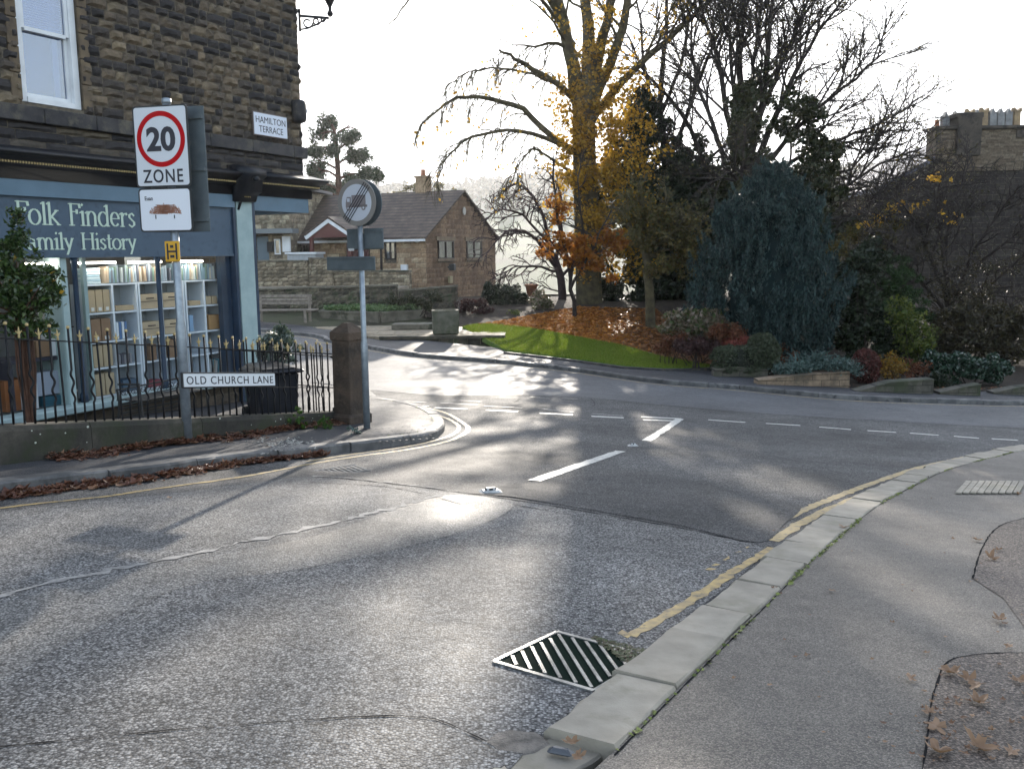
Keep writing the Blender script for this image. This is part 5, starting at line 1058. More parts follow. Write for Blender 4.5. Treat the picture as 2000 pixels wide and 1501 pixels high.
    item('white_box', 'white carton under the display table behind the railings', 'box', F(62, 760, .2)[0], zsl, .2, .36, .3, WB); item('white_box', 'broad pale crate beside the white carton under the display table', 'box', F(98, 760, .2)[0], zsl+.16, .36, .32, .3, plain('pale_crate', (.3, .33, .4), .7)); item('blue_crate', 'dark teal crate on the floor of the left window bay', 'box', F(95, 790, .45)[0], zsl, .5, .14, .3, plain('teal', (.02, .09, .13), .5), y=.2)
    item('orange_box', 'orange wooden box at the left edge of the shop window', 'box', F(25, 780, .4)[0], zsl, .34, .42, .3, mat('orange_wood', (.30, .11, .035), (.22, .08, .03), 3, .6, .1), y=.3)
    item('brown_parcel', 'brown paper parcel on the display table', 'box', F(88, 690, .2)[0], zt_, .22, .22, .2, BRN); item('printed_box', 'white printed box on the display table', 'box', F(110, 680, .2)[0], zt_, .13, .28, .2, WB)
    for k in range(9): item('magazine', 'pale magazine standing on a rack behind the bush', 'magazine', F(78+k*6, 620, .4)[0], zt_+.38, .04, .42, .03, plain('mag_%d' % (k % 3), ((.5, .48, .42), (.25, .24, .22), (.4, .44, .48))[k % 3], .6), 'magazines behind the bush', y=.4, tilt=.06)
    mb = MB(); a = F(95, 640, .4)[0]; tt = thing('magazine_rack', 'dark wire rack holding magazines in the left window bay', 'rack', Wl(a, .46, zt_+.0), UA)
    mb.box((0, 0, .36), (.8, .12, .02)); mb.box((0, .07, .5), (.8, .02, 1.0)); obj('frame', mb, BG, tt)

# ------------------------------------------------------------ railings, plinth, gate post
RA = np.array([-4.82, 8.6]); RB = np.array([-2.49, 13.0]); RD = (RB-RA)/np.linalg.norm(RB-RA); RL = float(np.linalg.norm(RB-RA)); RAA = math.atan2(RD[1], RD[0]); RI = np.array([-RD[1], RD[0]])
def rz_(s): return .03+(-.66)*s/RL
def build_fence():
    # stone plinth following the slope
    t = thing('railing_plinth', 'low dark mossy stone wall carrying the railings', 'wall', (RA[0], RA[1], rz_(0)-.3), RAA)
    mb = MB(); s = -2.2
    while s < RL+.05:
        L = min(1.0+.5*rng.random(), RL+.05-s)
        z0, z1 = rz_(s)-rz_(0)+.3, rz_(s+L)-rz_(0)+.3; V = []
        for a, z in ((s+.004, z0), (s+L-.004, z1)):
            V += [(a, y, zz) for y, zz in ((-.15, z-.5), (-.15, z-.05), (-.125, z-.0), (.13, z-.0), (.15, z-.03), (.15, z-.5))]
        mb.add(V, [(0, 6, 7, 1), (1, 7, 8, 2), (2, 8, 9, 3), (3, 9, 10, 4), (4, 10, 11, 5), (0, 1, 2, 3, 4, 5), (11, 10, 9, 8, 7, 6)]); s += L
        if L < .2: break
    obj('coping', mb, stonemat('plinth_stone', [(0, (.045, .04, .034)), (1, (.085, .075, .06))], moss=((.03, .036, .018), 3.0), stain=((.02, .02, .018), 1.2)), t)
    mb = MB(); rubble(mb, 0, 1.0, 0, .01); 
    # lichen spots
    P = [(rng.uniform(-1, RL), -.152, 0) for _ in range(26)]; mb = MB()
    for x, y, z in P:
        z = rz_(x)-rz_(0)+.3-rng.uniform(.0, .2); r_ = .003+.010*rng.random(); mb.add([(x+r_*math.cos(k)*(1+.3*rng.random()), y-.002, z+r_*math.sin(k)) for k in np.arange(0, 6.28, .8)], [tuple(range(8))])
    obj('lichen', mb, plain('lichen', (.42, .44, .38), .9), t)
    # railings
    t = thing('railings', 'black iron railings with gold ball and fleur finials in front of the shop', 'railings', (RA[0], RA[1], rz_(0)), RAA)
    Hh = .83; mb = MB(); mb.bar((-2.2, 0, Hh-rz_(0)+rz_(-2.2)), (RL-.12, 0, Hh+rz_(RL-.12)-rz_(0)), .03, .014); obj('top_rail', mb, BLACK, t)
    mb = MB(); mb.bar((2.9, 0, rz_(2.9)-rz_(0)+.36), (RL-.12, 0, rz_(RL)-rz_(0)+.36), .02, .012); obj('lower_rail', mb, BLACK, t)
    def fleur(z): 
        m_ = MB(); m_.lathe((0, 0, z), [(.011, 0), (.012, .02), (.007, .03), (.012, .05), (.011, .07), (.001, .115)], 6)
        for sx in (-1, 1): m_.tube([(0, 0, z+.03), (sx*.018, 0, z+.055), (sx*.03, 0, z+.07), (sx*.034, 0, z+.06)], [.006, .006, .005, .003], 5)
        return m_
    straight = MB(); straight.box((0, 0, Hh/2), (.014, .014, Hh)); s_me = wavy = None
    def ball(z): m_ = MB(); m_.lathe((0, 0, z), [(.003, -.018), (.013, -.013), (.0185, 0), (.013, .013), (.003, .0185)], 10); return m_
    wv = MB(); wv.tube([(0, 0, 0), (0, 0, .20)]+[(.016*math.sin((z-.20)/.34*4*math.pi), 0, z) for z in np.linspace(.22, .54, 17)]+[(0, 0, .56), (0, 0, Hh+.13)], .0115, 6)
    protos = []; k = 0; s = -2.1; n = 0
    def bar(s, kind, parent, x=None):
        nonlocal protos
        if len(protos) < 2 and kind == len(protos):
            b = obj('railing_bar', straight if kind == 0 else wv, BLACK, parent, kind == 1); f_ = obj('finial', fleur(Hh+.01) if kind == 0 else ball(Hh+.145), GOLD, b, True); protos.append((b.data, f_.data))
        else:
            b = bpy.data.objects.new('railing_bar', protos[kind][0]); C.objects.link(b); b.parent = parent; f_ = bpy.data.objects.new('finial', protos[kind][1]); C.objects.link(f_); f_.parent = b
        b.location = (s, 0, rz_(s)-rz_(0)); b.rotation_euler = (rng.normal()*.012, rng.normal()*.012, rng.normal()*.15); return b
    while s < RL-.14:
        bar(s, k % 2, t); s += .112; k += 1
    # return section towards the shop
    base = RA+RD*(RL-.12); t2 = thing('railings', 'short side run of black railings going back from the stone gate post', 'railings', (base[0], base[1], rz_(RL)), RAA+math.pi/2)
    mb = MB(); mb.bar((0, 0, Hh-.02), (2.2, 0, Hh-.0), .03, .014); mb.bar((0, 0, .36), (2.2, 0, .36), .02, .012); obj('rail', mb, BLACK, t2)
    for i in range(17):
        b = bar(0, i % 2, t2); b.location = (.1+i*.122, 0, 0)
    mb = MB(); mb.box((0, 0, .40), (.13, .13, .82)); mb.box((0, 0, .80), (.2, .2, .05), bev=.015); mb.box((0, 0, .03), (.18, .18, .06)); pt = RA+RD*(RL+.02)
    t3 = thing('iron_end_post', 'square black iron post between the railings and the stone post', 'post', (pt[0], pt[1], rz_(RL)+.0), RAA); obj('shaft', mb, BLACKP, t3)
    mb = MB()
    for dx in (-.03, .03): mb.tube([(dx, 0, .825), (dx, 0, .88), (dx*.5, 0, .95), (0, 0, .965)], .012, 6)
    obj('finial', mb, GOLD, t3, True)
    # stone gate post
    g = G(688, 843, .1); g = np.array(Y(686, 843, 12.75)); t = thing('stone_post', 'weathered brown stone gate post with a pointed top beside the lorry sign', 'post', (g[0], g[1], g[2]), RAA-.1)
    mb = MB(); mb.box((0, 0, .13), (.46, .42, .30), bev=.03); mb.box((0, 0, .78), (.335, .34, 1.10), bev=.02, top=.97)
    mb.box((0, 0, 1.38), (.36, .37, .14), bev=.02); mb.box((0, 0, 1.50), (.34, .34, .12), top=.25); obj('shaft', mb, mat('red_brown_stone', (.10, .07, .05), (.045, .035, .028), 3.5, .85, .9, 22, .03, dirt=((.02, .02, .018), 2)), t)
    for p in t.children[0].data.polygons: p.use_smooth = False
    # road name sign fixed to the railings
    s0 = 2.2; pA = Y(350, 742, 10.2); pB = Y(526, 740, 11.55); c = (np.array(pA)+np.array(pB))/2-np.append(RI, 0)*.06; w = np.linalg.norm(np.array(pB)[:2]-np.array(pA)[:2]); h = .185; sl_ = (pB[2]-pA[2])/w
    t = thing('street_sign', 'long white name plate reading OLD CHURCH LANE fixed to the railings', 'street sign', c, RAA)
    sh = lambda x, y, z: (x, y, z+x*sl_)
    mb = MB(); mb.box((0, 0, 0), (w, .03, h), bev=.01); obj('frame', moved(mb, fn=sh), plain('black_frame', (.03, .03, .03), .5), t)
    mb = MB(); mb.box((0, -.018, 0), (w-.035, .012, h-.035)); obj('plate', moved(mb, fn=sh), plain('plate_white', (.66, .68, .70), .4), t)
    obj('lettering', moved(moved(textmb('OLD CHURCH LANE', w*.93, h*.5, space=1.15), 0, -.026, 0), fn=sh), plain('sign_black', (.02, .02, .03), .5), t)

# ------------------------------------------------------------ traffic signs
def build_signs():
    b = G(367, 864, .1); zt = Y(328, 197, b[1])[2]; t = thing('speed_limit_sign', 'tall grey post with a 20 zone speed sign and a child drawing below it', 'traffic sign', b, R(-14))
    hp = zt-b[2]; mb = MB(); mb.lathe((0, 0, -.02), [(.057, 0), (.057, 1.35), (.045, 1.42), (.045, hp)], 16); obj('pole', mb, GALV, t, True)
    mb = MB(); mb.lathe((0, 0, hp-.03), [(.05, 0), (.052, .02), (.05, .05), (.03, .06)], 14); obj('cap', mb, GALV, t, True)
    z1 = Y(320, 207, b[1])[2]-b[2]; zm = Y(328, 366, b[1])[2]-b[2]; z0 = Y(332, 453, b[1])[2]-b[2]; W = .68; cx = -.05; yf = -.07
    def plate(name, z0, z1, w, m_, cx=cx, y=yf, bd=True):
        def rr(w, h, r_): return [(cx+sx*(w/2-r_)+r_*math.cos(a), (z0+z1)/2+sz*(h/2-r_)+r_*math.sin(a)) for sx, sz, a0 in ((1, 1, 0), (-1, 1, 90), (-1, -1, 180), (1, -1, 270)) for a in [R(a0+q) for q in (0, 30, 60, 90)]]
        mb = MB(); mb.prism(rr(w, z1-z0, .04), lambda a, z: (a, y, z), lambda a, z: (a, y+.012, z)); o = obj(name, mb, plain('sign_edge', (.02, .022, .025), .5) if bd else m_, t)
        if bd: mb = MB(); mb.prism(rr(w-.035, z1-z0-.035, .03), lambda a, z: (a, y-.002, z), lambda a, z: (a, y, z)); obj('face', mb, m_, o)
        return o
    SW = plain('sign_white', (.56, .58, .62), .35); p = plate('zone_plate', zm, z1, W, SW); zc = z1-.05-.31
    def ring(r0, r1, y, cx, cz, n=48):
        m_ = MB(); V = [(cx+r_*math.cos(2*math.pi*k/n), y, cz+r_*math.sin(2*math.pi*k/n)) for r_ in (r0, r1) for k in range(n)]; m_.add(V, [(k, (k+1) % n, n+(k+1) % n, n+k) for k in range(n)][::-1]); return m_
    obj('red_ring', ring(.30, .245, yf-.004, cx, zc), plain('sign_red', (.42, .006, .010), .6, 0, .1), p); SB = plain('sign_black', (.02, .02, .03), .5)
    obj('number', moved(textmb('20', .36, .265, bold=.035), cx, yf-.0045, zc), SB, p); obj('word', moved(textmb('ZONE', .50, .145, bold=.012, space=1.15), cx, yf-.0045, zm+.12), SB, p)
    q = plate('drawing_plate', z0, zm-.008, W-.02, plain('drawing_white', (.66, .68, .74), .3)); zc2 = (z0+zm)/2; mb = MB()
    n = 90; X = []
    for k in range(n):
        u = k/(n-1); w = abs(((u*31) % 2)-1); x = cx+.0+(-.2+.4*u)+.03*math.sin(k*1.7); up = .105*math.sqrt(max(0, 1-((x-cx)/.205)**2)); x = min(max(x, cx-.2), cx+.2); X.append((x, yf-.0035, zc2-.05+up*(.0 if k % 2 else 1.0)*(.8+.3*rng.random())+.012*rng.random()))
    for k in range(30):
        zz = zc2-.05+.11*rng.random(); hw = .2*math.sqrt(max(0, 1-((zz-zc2+.05)/.125)**2)); a = cx+rng.uniform(-hw, 0); b_ = cx+rng.uniform(0, hw); X += [(a, yf-.0035, zz), (b_, yf-.0035, zz+.01*rng.normal())]
    for a, c in zip(X[:-1], X[1:]): mb.bar(a, c, .0008, .005) if np.linalg.norm(np.array(a)-np.array(c)) > 1e-4 else None
    obj('scribble', mb, plain('brown_crayon', (.36, .17, .11), .7), q)
    mb = MB(); mb.bar((cx-.125, yf-.004, zc2-.055), (cx-.125, yf-.004, zc2-.10), .012, .002); mb.bar((cx+.11, yf-.004, zc2-.06), (cx+.11, yf-.004, zc2-.10), .012, .002)
    obj('small_marks', join(mb, moved(textmb('Euan', .10, .045, bold=.01), cx-.2, yf-.0035, zc2+.125)), SB, q)
    # plates for the other direction, seen from behind
    mb = MB(); dz = .02; mb.box((.03, .10, (z0+z1)/2+.0), (.72, .014, z1-z0), bev=.006); bk = obj('rear_plate', mb, SIGNGREY, t); 
    for z in (z1-.12, (z0+z1)/2-.0, z0+.13): mb = MB(); mb.box((.03, .08, z), (.70, .03, .035)); mb.box((0, -.01, z), (.12, .12, .03)); obj('clamp', mb, SIGNGREY, bk)
    zh0 = Y(340, 511, b[1])[2]-b[2]; zh1 = Y(340, 471, b[1])[2]-b[2]; mb = MB(); mb.box((.0, -.062, (zh0+zh1)/2), (.185, .014, zh1-zh0), bev=.008); hy = obj('hydrant_plate', mb, plain('hydrant_yellow', (.62, .33, .02), .4), t)
    hh = zh1-zh0; zc = (zh0+zh1)/2; mb = MB()
    for sx in (-1, 1): mb.box((sx*.055, -.072, zc), (.018, .006, hh*.78))
    mb.box((0, -.0725, zc), (.1, .006, .02)); mb.box((0, -.0725, zc+hh*.24), (.04, .005, .03)); mb.box((0, -.0725, zc-hh*.24), (.05, .005, .03)); obj('letter_h', mb, SB, hy)

    b = G(718, 838, .1); b = np.array(Y(717, 838, 12.05)); zt = Y(703, 372, b[1])[2]; t = thing('lorry_sign', 'round grey end of lorry ban sign on a thin post at the corner', 'traffic sign', b, R(-27)); hp = zt-b[2]
    mb = MB(); mb.lathe((0, 0, -.05), [(.046, 0), (.046, 1.2), (.036, 1.27), (.036, hp)], 14); obj('pole', mb, GALV, t, True); zc = Y(702, 396, b[1])[2]-b[2]; yf = -.06
    def disc(r_, y, th, cz, n=40): m_ = MB(); m_.prism([(r_*math.cos(2*math.pi*k/n), cz+r_*math.sin(2*math.pi*k/n)) for k in range(n)], lambda a, z: (a, y, z), lambda a, z: (a, y+th, z)); return m_
    o = obj('round_plate', disc(.30, yf, .012, zc), plain('ring_brown_grey', (.19, .175, .16), .5), t); obj('face', disc(.235, yf-.002, .002, zc), plain('lorry_white', (.46, .48, .53), .4), o)
    gr = plain('lorry_grey', (.19, .165, .165), .6); mb = MB(); s = .9; y = yf-.004
    mb.box((.035, y, zc+.02), (.22, .003, .15)); mb.box((.0, y, zc-.045), (.34, .003, .03)); mb.prism([(-.17, -.06), (-.085, -.06), (-.085, .075), (-.15, .075), (-.17, .0)], lambda a, z: (a, y-.001, zc+z), lambda a, z: (a, y+.001, zc+z)); mb2 = MB(); mb2.box((-.125, y-.0025, zc+.035), (.04, .002, .045))
    for x in (-.13, .11): w_ = disc(.032, y-.002, .003, zc-.07, 14); w_.v = [(a+x, b_, c) for a, b_, c in w_.v]; mb.add(w_.v, w_.f); w2 = disc(.014, y-.0035, .001, zc-.07, 10); w2.v = [(a+x, b_, c) for a, b_, c in w2.v]; mb2.add(w2.v, w2.f)
    obj('lorry_symbol', mb, gr, o); obj('lorry_window', mb2, MATS['lorry_white'], o); mb = MB()
    for k in (-1.5, -.5, .5, 1.5):
        d = unit(np.array([.62, 0, .78])); nrm = np.array([.78, 0, -.62]); c = np.array([0, yf-.0065, zc])+nrm*k*.034; L = math.sqrt(.285**2-(k*.034)**2); mb.bar(c-d*L, c+d*L, .002, .0125)
    obj('diagonal_bars', mb, SB, o)
    mb = disc(.30, .075, .012, zc); rp = obj('rear_round_plate', mb, SIGNGREY, t); mb = MB(); mb.box((0, .045, zc), (.3, .03, .03)); mb.box((0, 0, zc), (.1, .11, .03)); obj('clamp', mb, SIGNGREY, rp)
    q0 = Y(711, 487, b[1])[2]-b[2]; q1 = Y(711, 446, b[1])[2]-b[2]; mb = MB(); mb.box((.03, .06, (q0+q1)/2), (.58, .015, q1-q0), bev=.006); mb.box((.03, .048, q1-.03), (.56, .02, .03)); mb.box((.03, .048, q0+.03), (.56, .02, .03)); obj('rear_plate', mb, SIGNGREY, t)
    q0 = Y(690, 528, b[1])[2]-b[2]; q1 = Y(690, 501, b[1])[2]-b[2]; mb = MB(); mb.box((-.13, -.055, (q0+q1)/2), (.78, .02, q1-q0), bev=.008); mb.box((-.13, -.065, q1-.015), (.74, .03, .016)); obj('rear_plate', mb, SIGNGREY, t)
    mb = MB(); mb.box((-.1, -.075, (q0+q1)/2+.18), (.09, .004, .03)); obj('sticker', mb, plain('sticker', (.5, .5, .5), .5), t)

# ------------------------------------------------------------ forecourt things
def build_forecourt():
    b = G(533, 812, .1); b = Y(533, 812, 12.9); b[2] = float(H(b[0], b[1]))+.1; zt = Y(533, 716, 12.9)[2]; h = zt-b[2]; t = thing('wheelie_bin', 'black wheeled rubbish bin behind the railings', 'bin', b, UA-.5)
    BP = mat('black_plastic', (.018, .02, .028), (.012, .013, .018), 4, .4, .1); mb = MB(); mb.box((0, 0, h*.47), (.62, .62, h*.9), bev=.03); mb.v = [(x*(.84+.16*z/h), y*(.84+.16*z/h), z) for x, y, z in mb.v]; obj('body', mb, BP, t)
    mb = MB(); mb.box((0, -.01, h*.94), (.72, .72, .05), bev=.02); mb.prism([(-.34, 0), (.34, 0), (.22, .08), (-.22, .08)], lambda a, z: (a, -.34, h*.95+z*.6), lambda a, z: (a, .34, h*.95+z)); obj('lid', mb, BP, t)
    for sx in (-1, 1): mb = MB(); mb.tube([(sx*.25, .3, .1), (sx*.32, .3, .1)], .1, 14); obj('wheel', mb, plain('rubber', (.01, .01, .01), .8), t)
    mb = MB(); mb.tube([(-.3, .40, h*.93), (.3, .40, h*.93)], .015); obj('handle', mb, BP, t)
    # potted plant behind it
    c = Y(543, 672, 13.9); g0 = float(H(c[0], c[1]))+.1; t = thing('potted_plant', 'silver green leafy plant in a tall black pot behind the bin', 'potted plant', (c[0], c[1], g0)); ph = .55; mb = MB(); mb.lathe((0, 0, 0), [(.16, 0), (.22, ph), (.24, ph), (.24, ph+.04), (.2, ph+.04)], 16); obj('pot', mb, BLACKP, t)
    P = clumps((c[0], c[1], c[2]-.02), (.32, .3, .33), 1500, 46, .09, .6); leafcloud('foliage', P, .045, leafmat('silver_green_leaf', [(.03, .05, .035), (.09, .12, .1), (.2, .25, .23), (.05, .07, .05)], .25, .3), t, aspect=.4)
    segs = [(polyl([(c[0], c[1], g0+ph), (c[0]+rng.normal()*.1, c[1]+rng.normal()*.1, c[2]-.2), P[i]], 3), np.linspace(.012, .004, 7), 2) for i in range(0, 500, 60)]; tubes('stem', segs, TWIG, t)
    # iron bench against the shop
    pA = Y(229, 790, 11.6); z0 = float(H(pA[0], pA[1]))+.1; zt = Y(240, 762, 11.6)[2]; t = thing('iron_bench', 'ornate iron garden bench with a scrolled back below the shop window', 'bench', (pA[0], pA[1], z0), UA); Lb = 1.15; IR = plain('dull_iron', (.035, .035, .035), .5); h = zt-z0; mb = MB()
    mb.bar((0, 0, h), (Lb, 0, h+.03), .02, .02); mb.bar((0, 0, h-.13), (Lb, 0, h-.10), .015, .015)
    for x in (.02, Lb-.02): mb.bar((x, 0, h-.14), (x, 0, h+.02), .02, .02)
    for k in range(7):
        cx = .12+k*.155; mb.tube([(cx+.055*(1-j/16)*math.cos(j*.6), 0, h-.055+.05*(1-j/16)*math.sin(j*.6)) for j in range(13)], .005, 5)
        mb.tube([(cx-.08, 0, h-.1), (cx-.03, 0, h-.03), (cx+.03, 0, h-.09), (cx+.08, 0, h-.02)], .004, 5)
    obj('backrest', mb, IR, t); mb = MB()
    for k in range(4): mb.bar((.04, .03*k*0, h-.19-.06*k), (Lb-.04, 0, h-.17-.06*k), .012, .025)
    obj('back_slats', mb, IR, t); mb = MB()
    for k in range(5): mb.bar((.03, -.06-.08*k, .40), (Lb-.03, -.06-.08*k, .40), .05, .016)
    obj('seat', mb, IR, t)
    for x in (.02, Lb-.02):
        mb = MB(); mb.tube([(x, 0, h), (x, -.02, .4), (x, .04, 0)], .014, 6); mb.tube([(x, -.4, .6), (x, -.42, .4), (x, -.44, 0)], .014, 6); mb.tube([(x, -.02, .6), (x, -.4, .62)], .014, 6); obj('leg', mb, IR, t)
    # evergreen bush behind the left end of the railings
    c = Y(38, 560, 9.9); g0 = float(H(c[0], c[1])); t = thing('leafy_bush', 'glossy green bush with some yellow leaves at the left edge behind the railings', 'bush', (c[0], c[1], g0)); P = []
    for a, b_, rx, rz, n, k in ((38, 575, .42, .36, 2300, 60), (35, 500, .26, .28, 1000, 30), (30, 440, .10, .18, 260, 10), (85, 565, .22, .24, 700, 22), (-30, 560, .4, .5, 1500, 34), (60, 640, .3, .14, 500, 16)): P.append(clumps(Y(a, b_, 9.9), (rx, rx*.8, rz), n, k, .085, .55))
    P = np.vstack(P); GL = leafmat('glossy_green_leaf', [(.015, .035, .012), (.04, .075, .02), (.075, .12, .03), (.03, .05, .02)], .25, .3, .5); leafcloud('foliage', P, .032, GL, t, aspect=.42); leafcloud('yellow_leaf', P[rng.integers(0, len(P), 60)]+rng.normal(size=(60, 3))*.03, .034, L_GOLD, t, aspect=.5)
    segs = [(polyl([(c[0], c[1], g0), (c[0]+rng.normal()*.05, c[1]+rng.normal()*.05, c[2]-.45), P[rng.integers(0, len(P))]], 3), np.linspace(.02, .004, 7), 2) for i in range(24)]; tubes('stem', segs, BARKR, t)
    # weeds and leaves at the foot of the plinth
    for px, py, r_, n, m_, lab, nm in ((272, 860, .07, 90, L_LIME, 'yellow leaved weed at the foot of the plinth left of the speed sign post', 'weed'), (397, 846, .06, 80, L_GREEN, 'little green weed just right of the speed sign post', 'weed'), (482, 832, .09, 130, L_VAR, 'pale green weed with whitish tips under the name plate', 'weed'), (580, 828, .15, 330, L_GREEN, 'broad clump of bright green weeds beside the gate post', 'weed'), (641, 828, .08, 130, L_GREEN, 'green weed tuft close to the gate post', 'weed'), (700, 838, .06, 50, L_TRAIL, 'tiny pale weed between gate post and lorry sign post', 'weed'), (60, 885, .1, 60, L_GREEN, 'flat mossy weed at the left end of the plinth', 'weed'), (270, 842, .05, 60, L_VAR, 'pale weed growing on the plinth edge', 'weed')):
        c = G(px, py+10, .1); c = c+np.array([*(RI*.05), 0]); t = thing(nm, lab, 'weed', c, 0, 'weeds along the railing plinth'); r_ *= 1.4; n *= 2; P = clumps((c[0], c[1], c[2]+r_*.6), (r_*1.5, r_*.7, r_), n, 20, .03, .5); P = P[P[:, 2] > c[2]-.01]; leafcloud('foliage', P, .018, m_, t, aspect=.5); tubes('stem', [(np.array([c, (c+P[i])/2, P[i]]), [.003, .002, .001], 3) for i in range(0, len(P), 12)], TWIG, t)
    P = []
    for k in range(950):
        s = rng.uniform(.2, RL); w = abs(rng.normal())*.10*(1+.6*math.sin(s*3)); q = RA+RD*s-RI*(.155+w); P.append((q[0], q[1], float(H(*q))+.105+.07*rng.random()*math.exp(-w*9)))
    o = curled('plinth_leaves', np.array(P), .04, LITTER); tag(o, 'dead brown leaves heaped along the foot of the railing plinth', 'leaf litter', kind='stuff')
    P = [G(560+rng.normal()*38, 868+rng.normal()*6, .1)+np.array([0, 0, .006]) for _ in range(160)]; o = curled('pale_debris', np.array(P), .022, plain('pale_bits', (.38, .36, .32), .8)); tag(o, 'pale crumbled leaf scraps on the left pavement', 'leaf litter', kind='stuff')
# ------------------------------------------------------------ bungalow, park walls and the left house
def frame2(o, ang):
    """returns a function putting (along, back, up) on a building front"""
    return lambda x, y, z: (x, y, z)
ROOF_T = None
def tileroof():
    m_, n, p = _nodes('brown_tile'); co = n.nodes.new('ShaderNodeTexCoord').outputs['Object']; sx = n.nodes.new('ShaderNodeSeparateXYZ'); n.links.new(co, sx.inputs[0])
    w = n.nodes.new('ShaderNodeMath'); w.operation = 'MULTIPLY'; n.links.new(sx.outputs[2], w.inputs[0]); w.inputs[1].default_value = 6.2
    fr = n.nodes.new('ShaderNodeMath'); fr.operation = 'FRACT'; n.links.new(w.outputs[0], fr.inputs[0])
    base = ramp(n, noise(n, co, 2.2, 6, .7), [(.3, (.045, .032, .026)), (.55, (.10, .07, .052)), (.75, (.19, .14, .10))])
    col = mixc(n, 1.0, base, ramp(n, fr.outputs[0], [(0, (.12,)*3), (.3, (1, 1, 1))]), 'MULTIPLY'); n.links.new(col, p.inputs['Base Color']); p.inputs['Roughness'].default_value = .7
    n.links.new(bumpn(n, fr.outputs[0], .8, .04), p.inputs['Normal']); return m_
def winbox(parent, x0, x1, z0, z1, y, fm, gm, mull=1, dep=.08, cross=None):
    mb = MB(); f = .06
    for a in [x0+f/2, x1-f/2]+[x0+(x1-x0)*(k+1)/(mull+1) for k in range(mull)]: mb.box((a, y, (z0+z1)/2), (f, dep, z1-z0))
    mb.box(((x0+x1)/2, y, z0+f/2), (x1-x0-.12, dep*.96, f)); mb.box(((x0+x1)/2, y, z1-f/2), (x1-x0-.12, dep*.96, f))
    if cross: mb.box(((x0+x1)/2, y, z0+(z1-z0)*cross), (x1-x0-.12, dep*.9, f*.8))
    w = obj('window', mb, fm, parent); mb = MB(); mb.box(((x0+x1)/2, y+dep*.2, (z0+z1)/2), (x1-x0-.05, .01, z1-z0-.05)); obj('pane', mb, gm, w)
    return w
def build_bungalow():
    c = Y(835, 592, 44.0); o = np.array([c[0], c[1]]); A = math.atan2(-.39, .92)   # local x runs from the gable corner back to the left: -x
    zc = -1.0; t = thing('bungalow', 'low stone bungalow with a brown tiled roof and a white edged porch', 'house', (o[0], o[1], 0), A)
    # local frame: +x along the front to the right, +y away from the street. the corner is the origin; front spans x in [-14, 0], gable at x=0 spans y in [0, 8.2]
    ez, rz = 2.45, 4.72; D = 8.2; L = 14
    wx = lambda px, y_=0: None
    def along_front(px):   # picture column -> local x on the front wall
        d = ray(px, 480); ux = np.array([math.cos(A), math.sin(A)]); n_ = np.array([-ux[1], ux[0]]); k = (o@n_)/(d[:2]@n_); return float((d[:2]*k-o)@ux)
    def along_gable(px):
        d = ray(px, 480); ux = np.array([math.cos(A), math.sin(A)]); n_ = np.array([-ux[1], ux[0]]); k = (o@ux)/(d[:2]@ux); return float((d[:2]*k-o)@n_)
    w1 = (along_front(752), along_front(773)); w0 = (along_front(582), along_front(604)); dr = (along_front(676), along_front(722))
    zz = lambda py, px: Y(px, py, 44.5)[2]; L = -along_front(530)
    ho = [(w1[0], w1[1], zz(507, 760), zz(472, 760)), (w0[0], w0[1], zz(494, 590), zz(475, 590)), (dr[0], dr[1], -.55, zz(474, 700))]
    mb = MB(); rubble(mb, -L, 0, -1.2, ez, (.2, .27), (.3, .75), .018, ho, res=(2, 2)); obj('front_wall', mb, STONE_BUNG, t)
    g1 = (along_gable(855), along_gable(885)); g2_ = (along_gable(911), along_gable(940)); gz0, gz1 = Y(870, 505, 46)[2], Y(870, 470, 46)[2]
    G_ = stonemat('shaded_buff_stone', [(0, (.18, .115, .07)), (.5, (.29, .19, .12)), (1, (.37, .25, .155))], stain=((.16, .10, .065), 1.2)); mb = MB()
    z = -1.2
    while z < rz-.1:
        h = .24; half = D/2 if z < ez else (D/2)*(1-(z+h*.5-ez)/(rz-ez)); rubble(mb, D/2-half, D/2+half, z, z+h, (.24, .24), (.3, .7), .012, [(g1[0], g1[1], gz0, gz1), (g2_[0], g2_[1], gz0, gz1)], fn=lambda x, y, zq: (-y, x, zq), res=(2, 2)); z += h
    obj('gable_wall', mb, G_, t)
    mb = MB(); mb.prism([(0.02, -1.5), (D-.02, -1.5), (D-.02, ez-.05), (D/2, rz-.08), (.02, ez-.05)], lambda a, b: (-.03, a, b), lambda a, b: (-L, a, b)); obj('wall_core', mb, MATS['lime_mortar'], t)
    mb = MB(); e = .28
    for s_ in (0, 1):
        y0, y1 = (-e, D/2) if s_ == 0 else (D+e, D/2); zl_ = ez-.02-e*(rz-ez)/(D/2); mb.prism([(y0, zl_+.06), (y1, rz+.06), (y1, rz+.16), (y0, zl_+.16)], lambda a, b: (.14, a, b), lambda a, b: (-L-.2, a, b))
    r_ = obj('roof', mb, tileroof(), t)
    mb = MB(); mb.box((-L/2, -e-.03, ez-.16), (L+.2, .1, .11)); obj('gutter', mb, WHITE, t)
    mb = MB(); cx = along_front(748); mb.box((cx, D/2+.2, rz+.2), (.62, .62, 1.5)); mb.box((cx, D/2+.2, rz+.93), (.74, .74, .08)); ch = obj('chimney', mb, STONE_BUNG, r_); mb = MB(); mb.lathe((cx, D/2+.2, rz+.97), [(.13, 0), (.11, .3), (.13, .34)], 10); obj('chimney_pot', mb, mat('terracotta', (.36, .15, .08), (.28, .11, .06), 5, .8, .1), ch)
    FD = plain('dark_frame', (.03, .022, .02), .5); GW = glassmat('house_glass', .45, (.25, .27, .3))
    winbox(t, *ho[0], -.02, FD, GW, 1); winbox(t, *ho[1], -.02, FD, GW, 1)
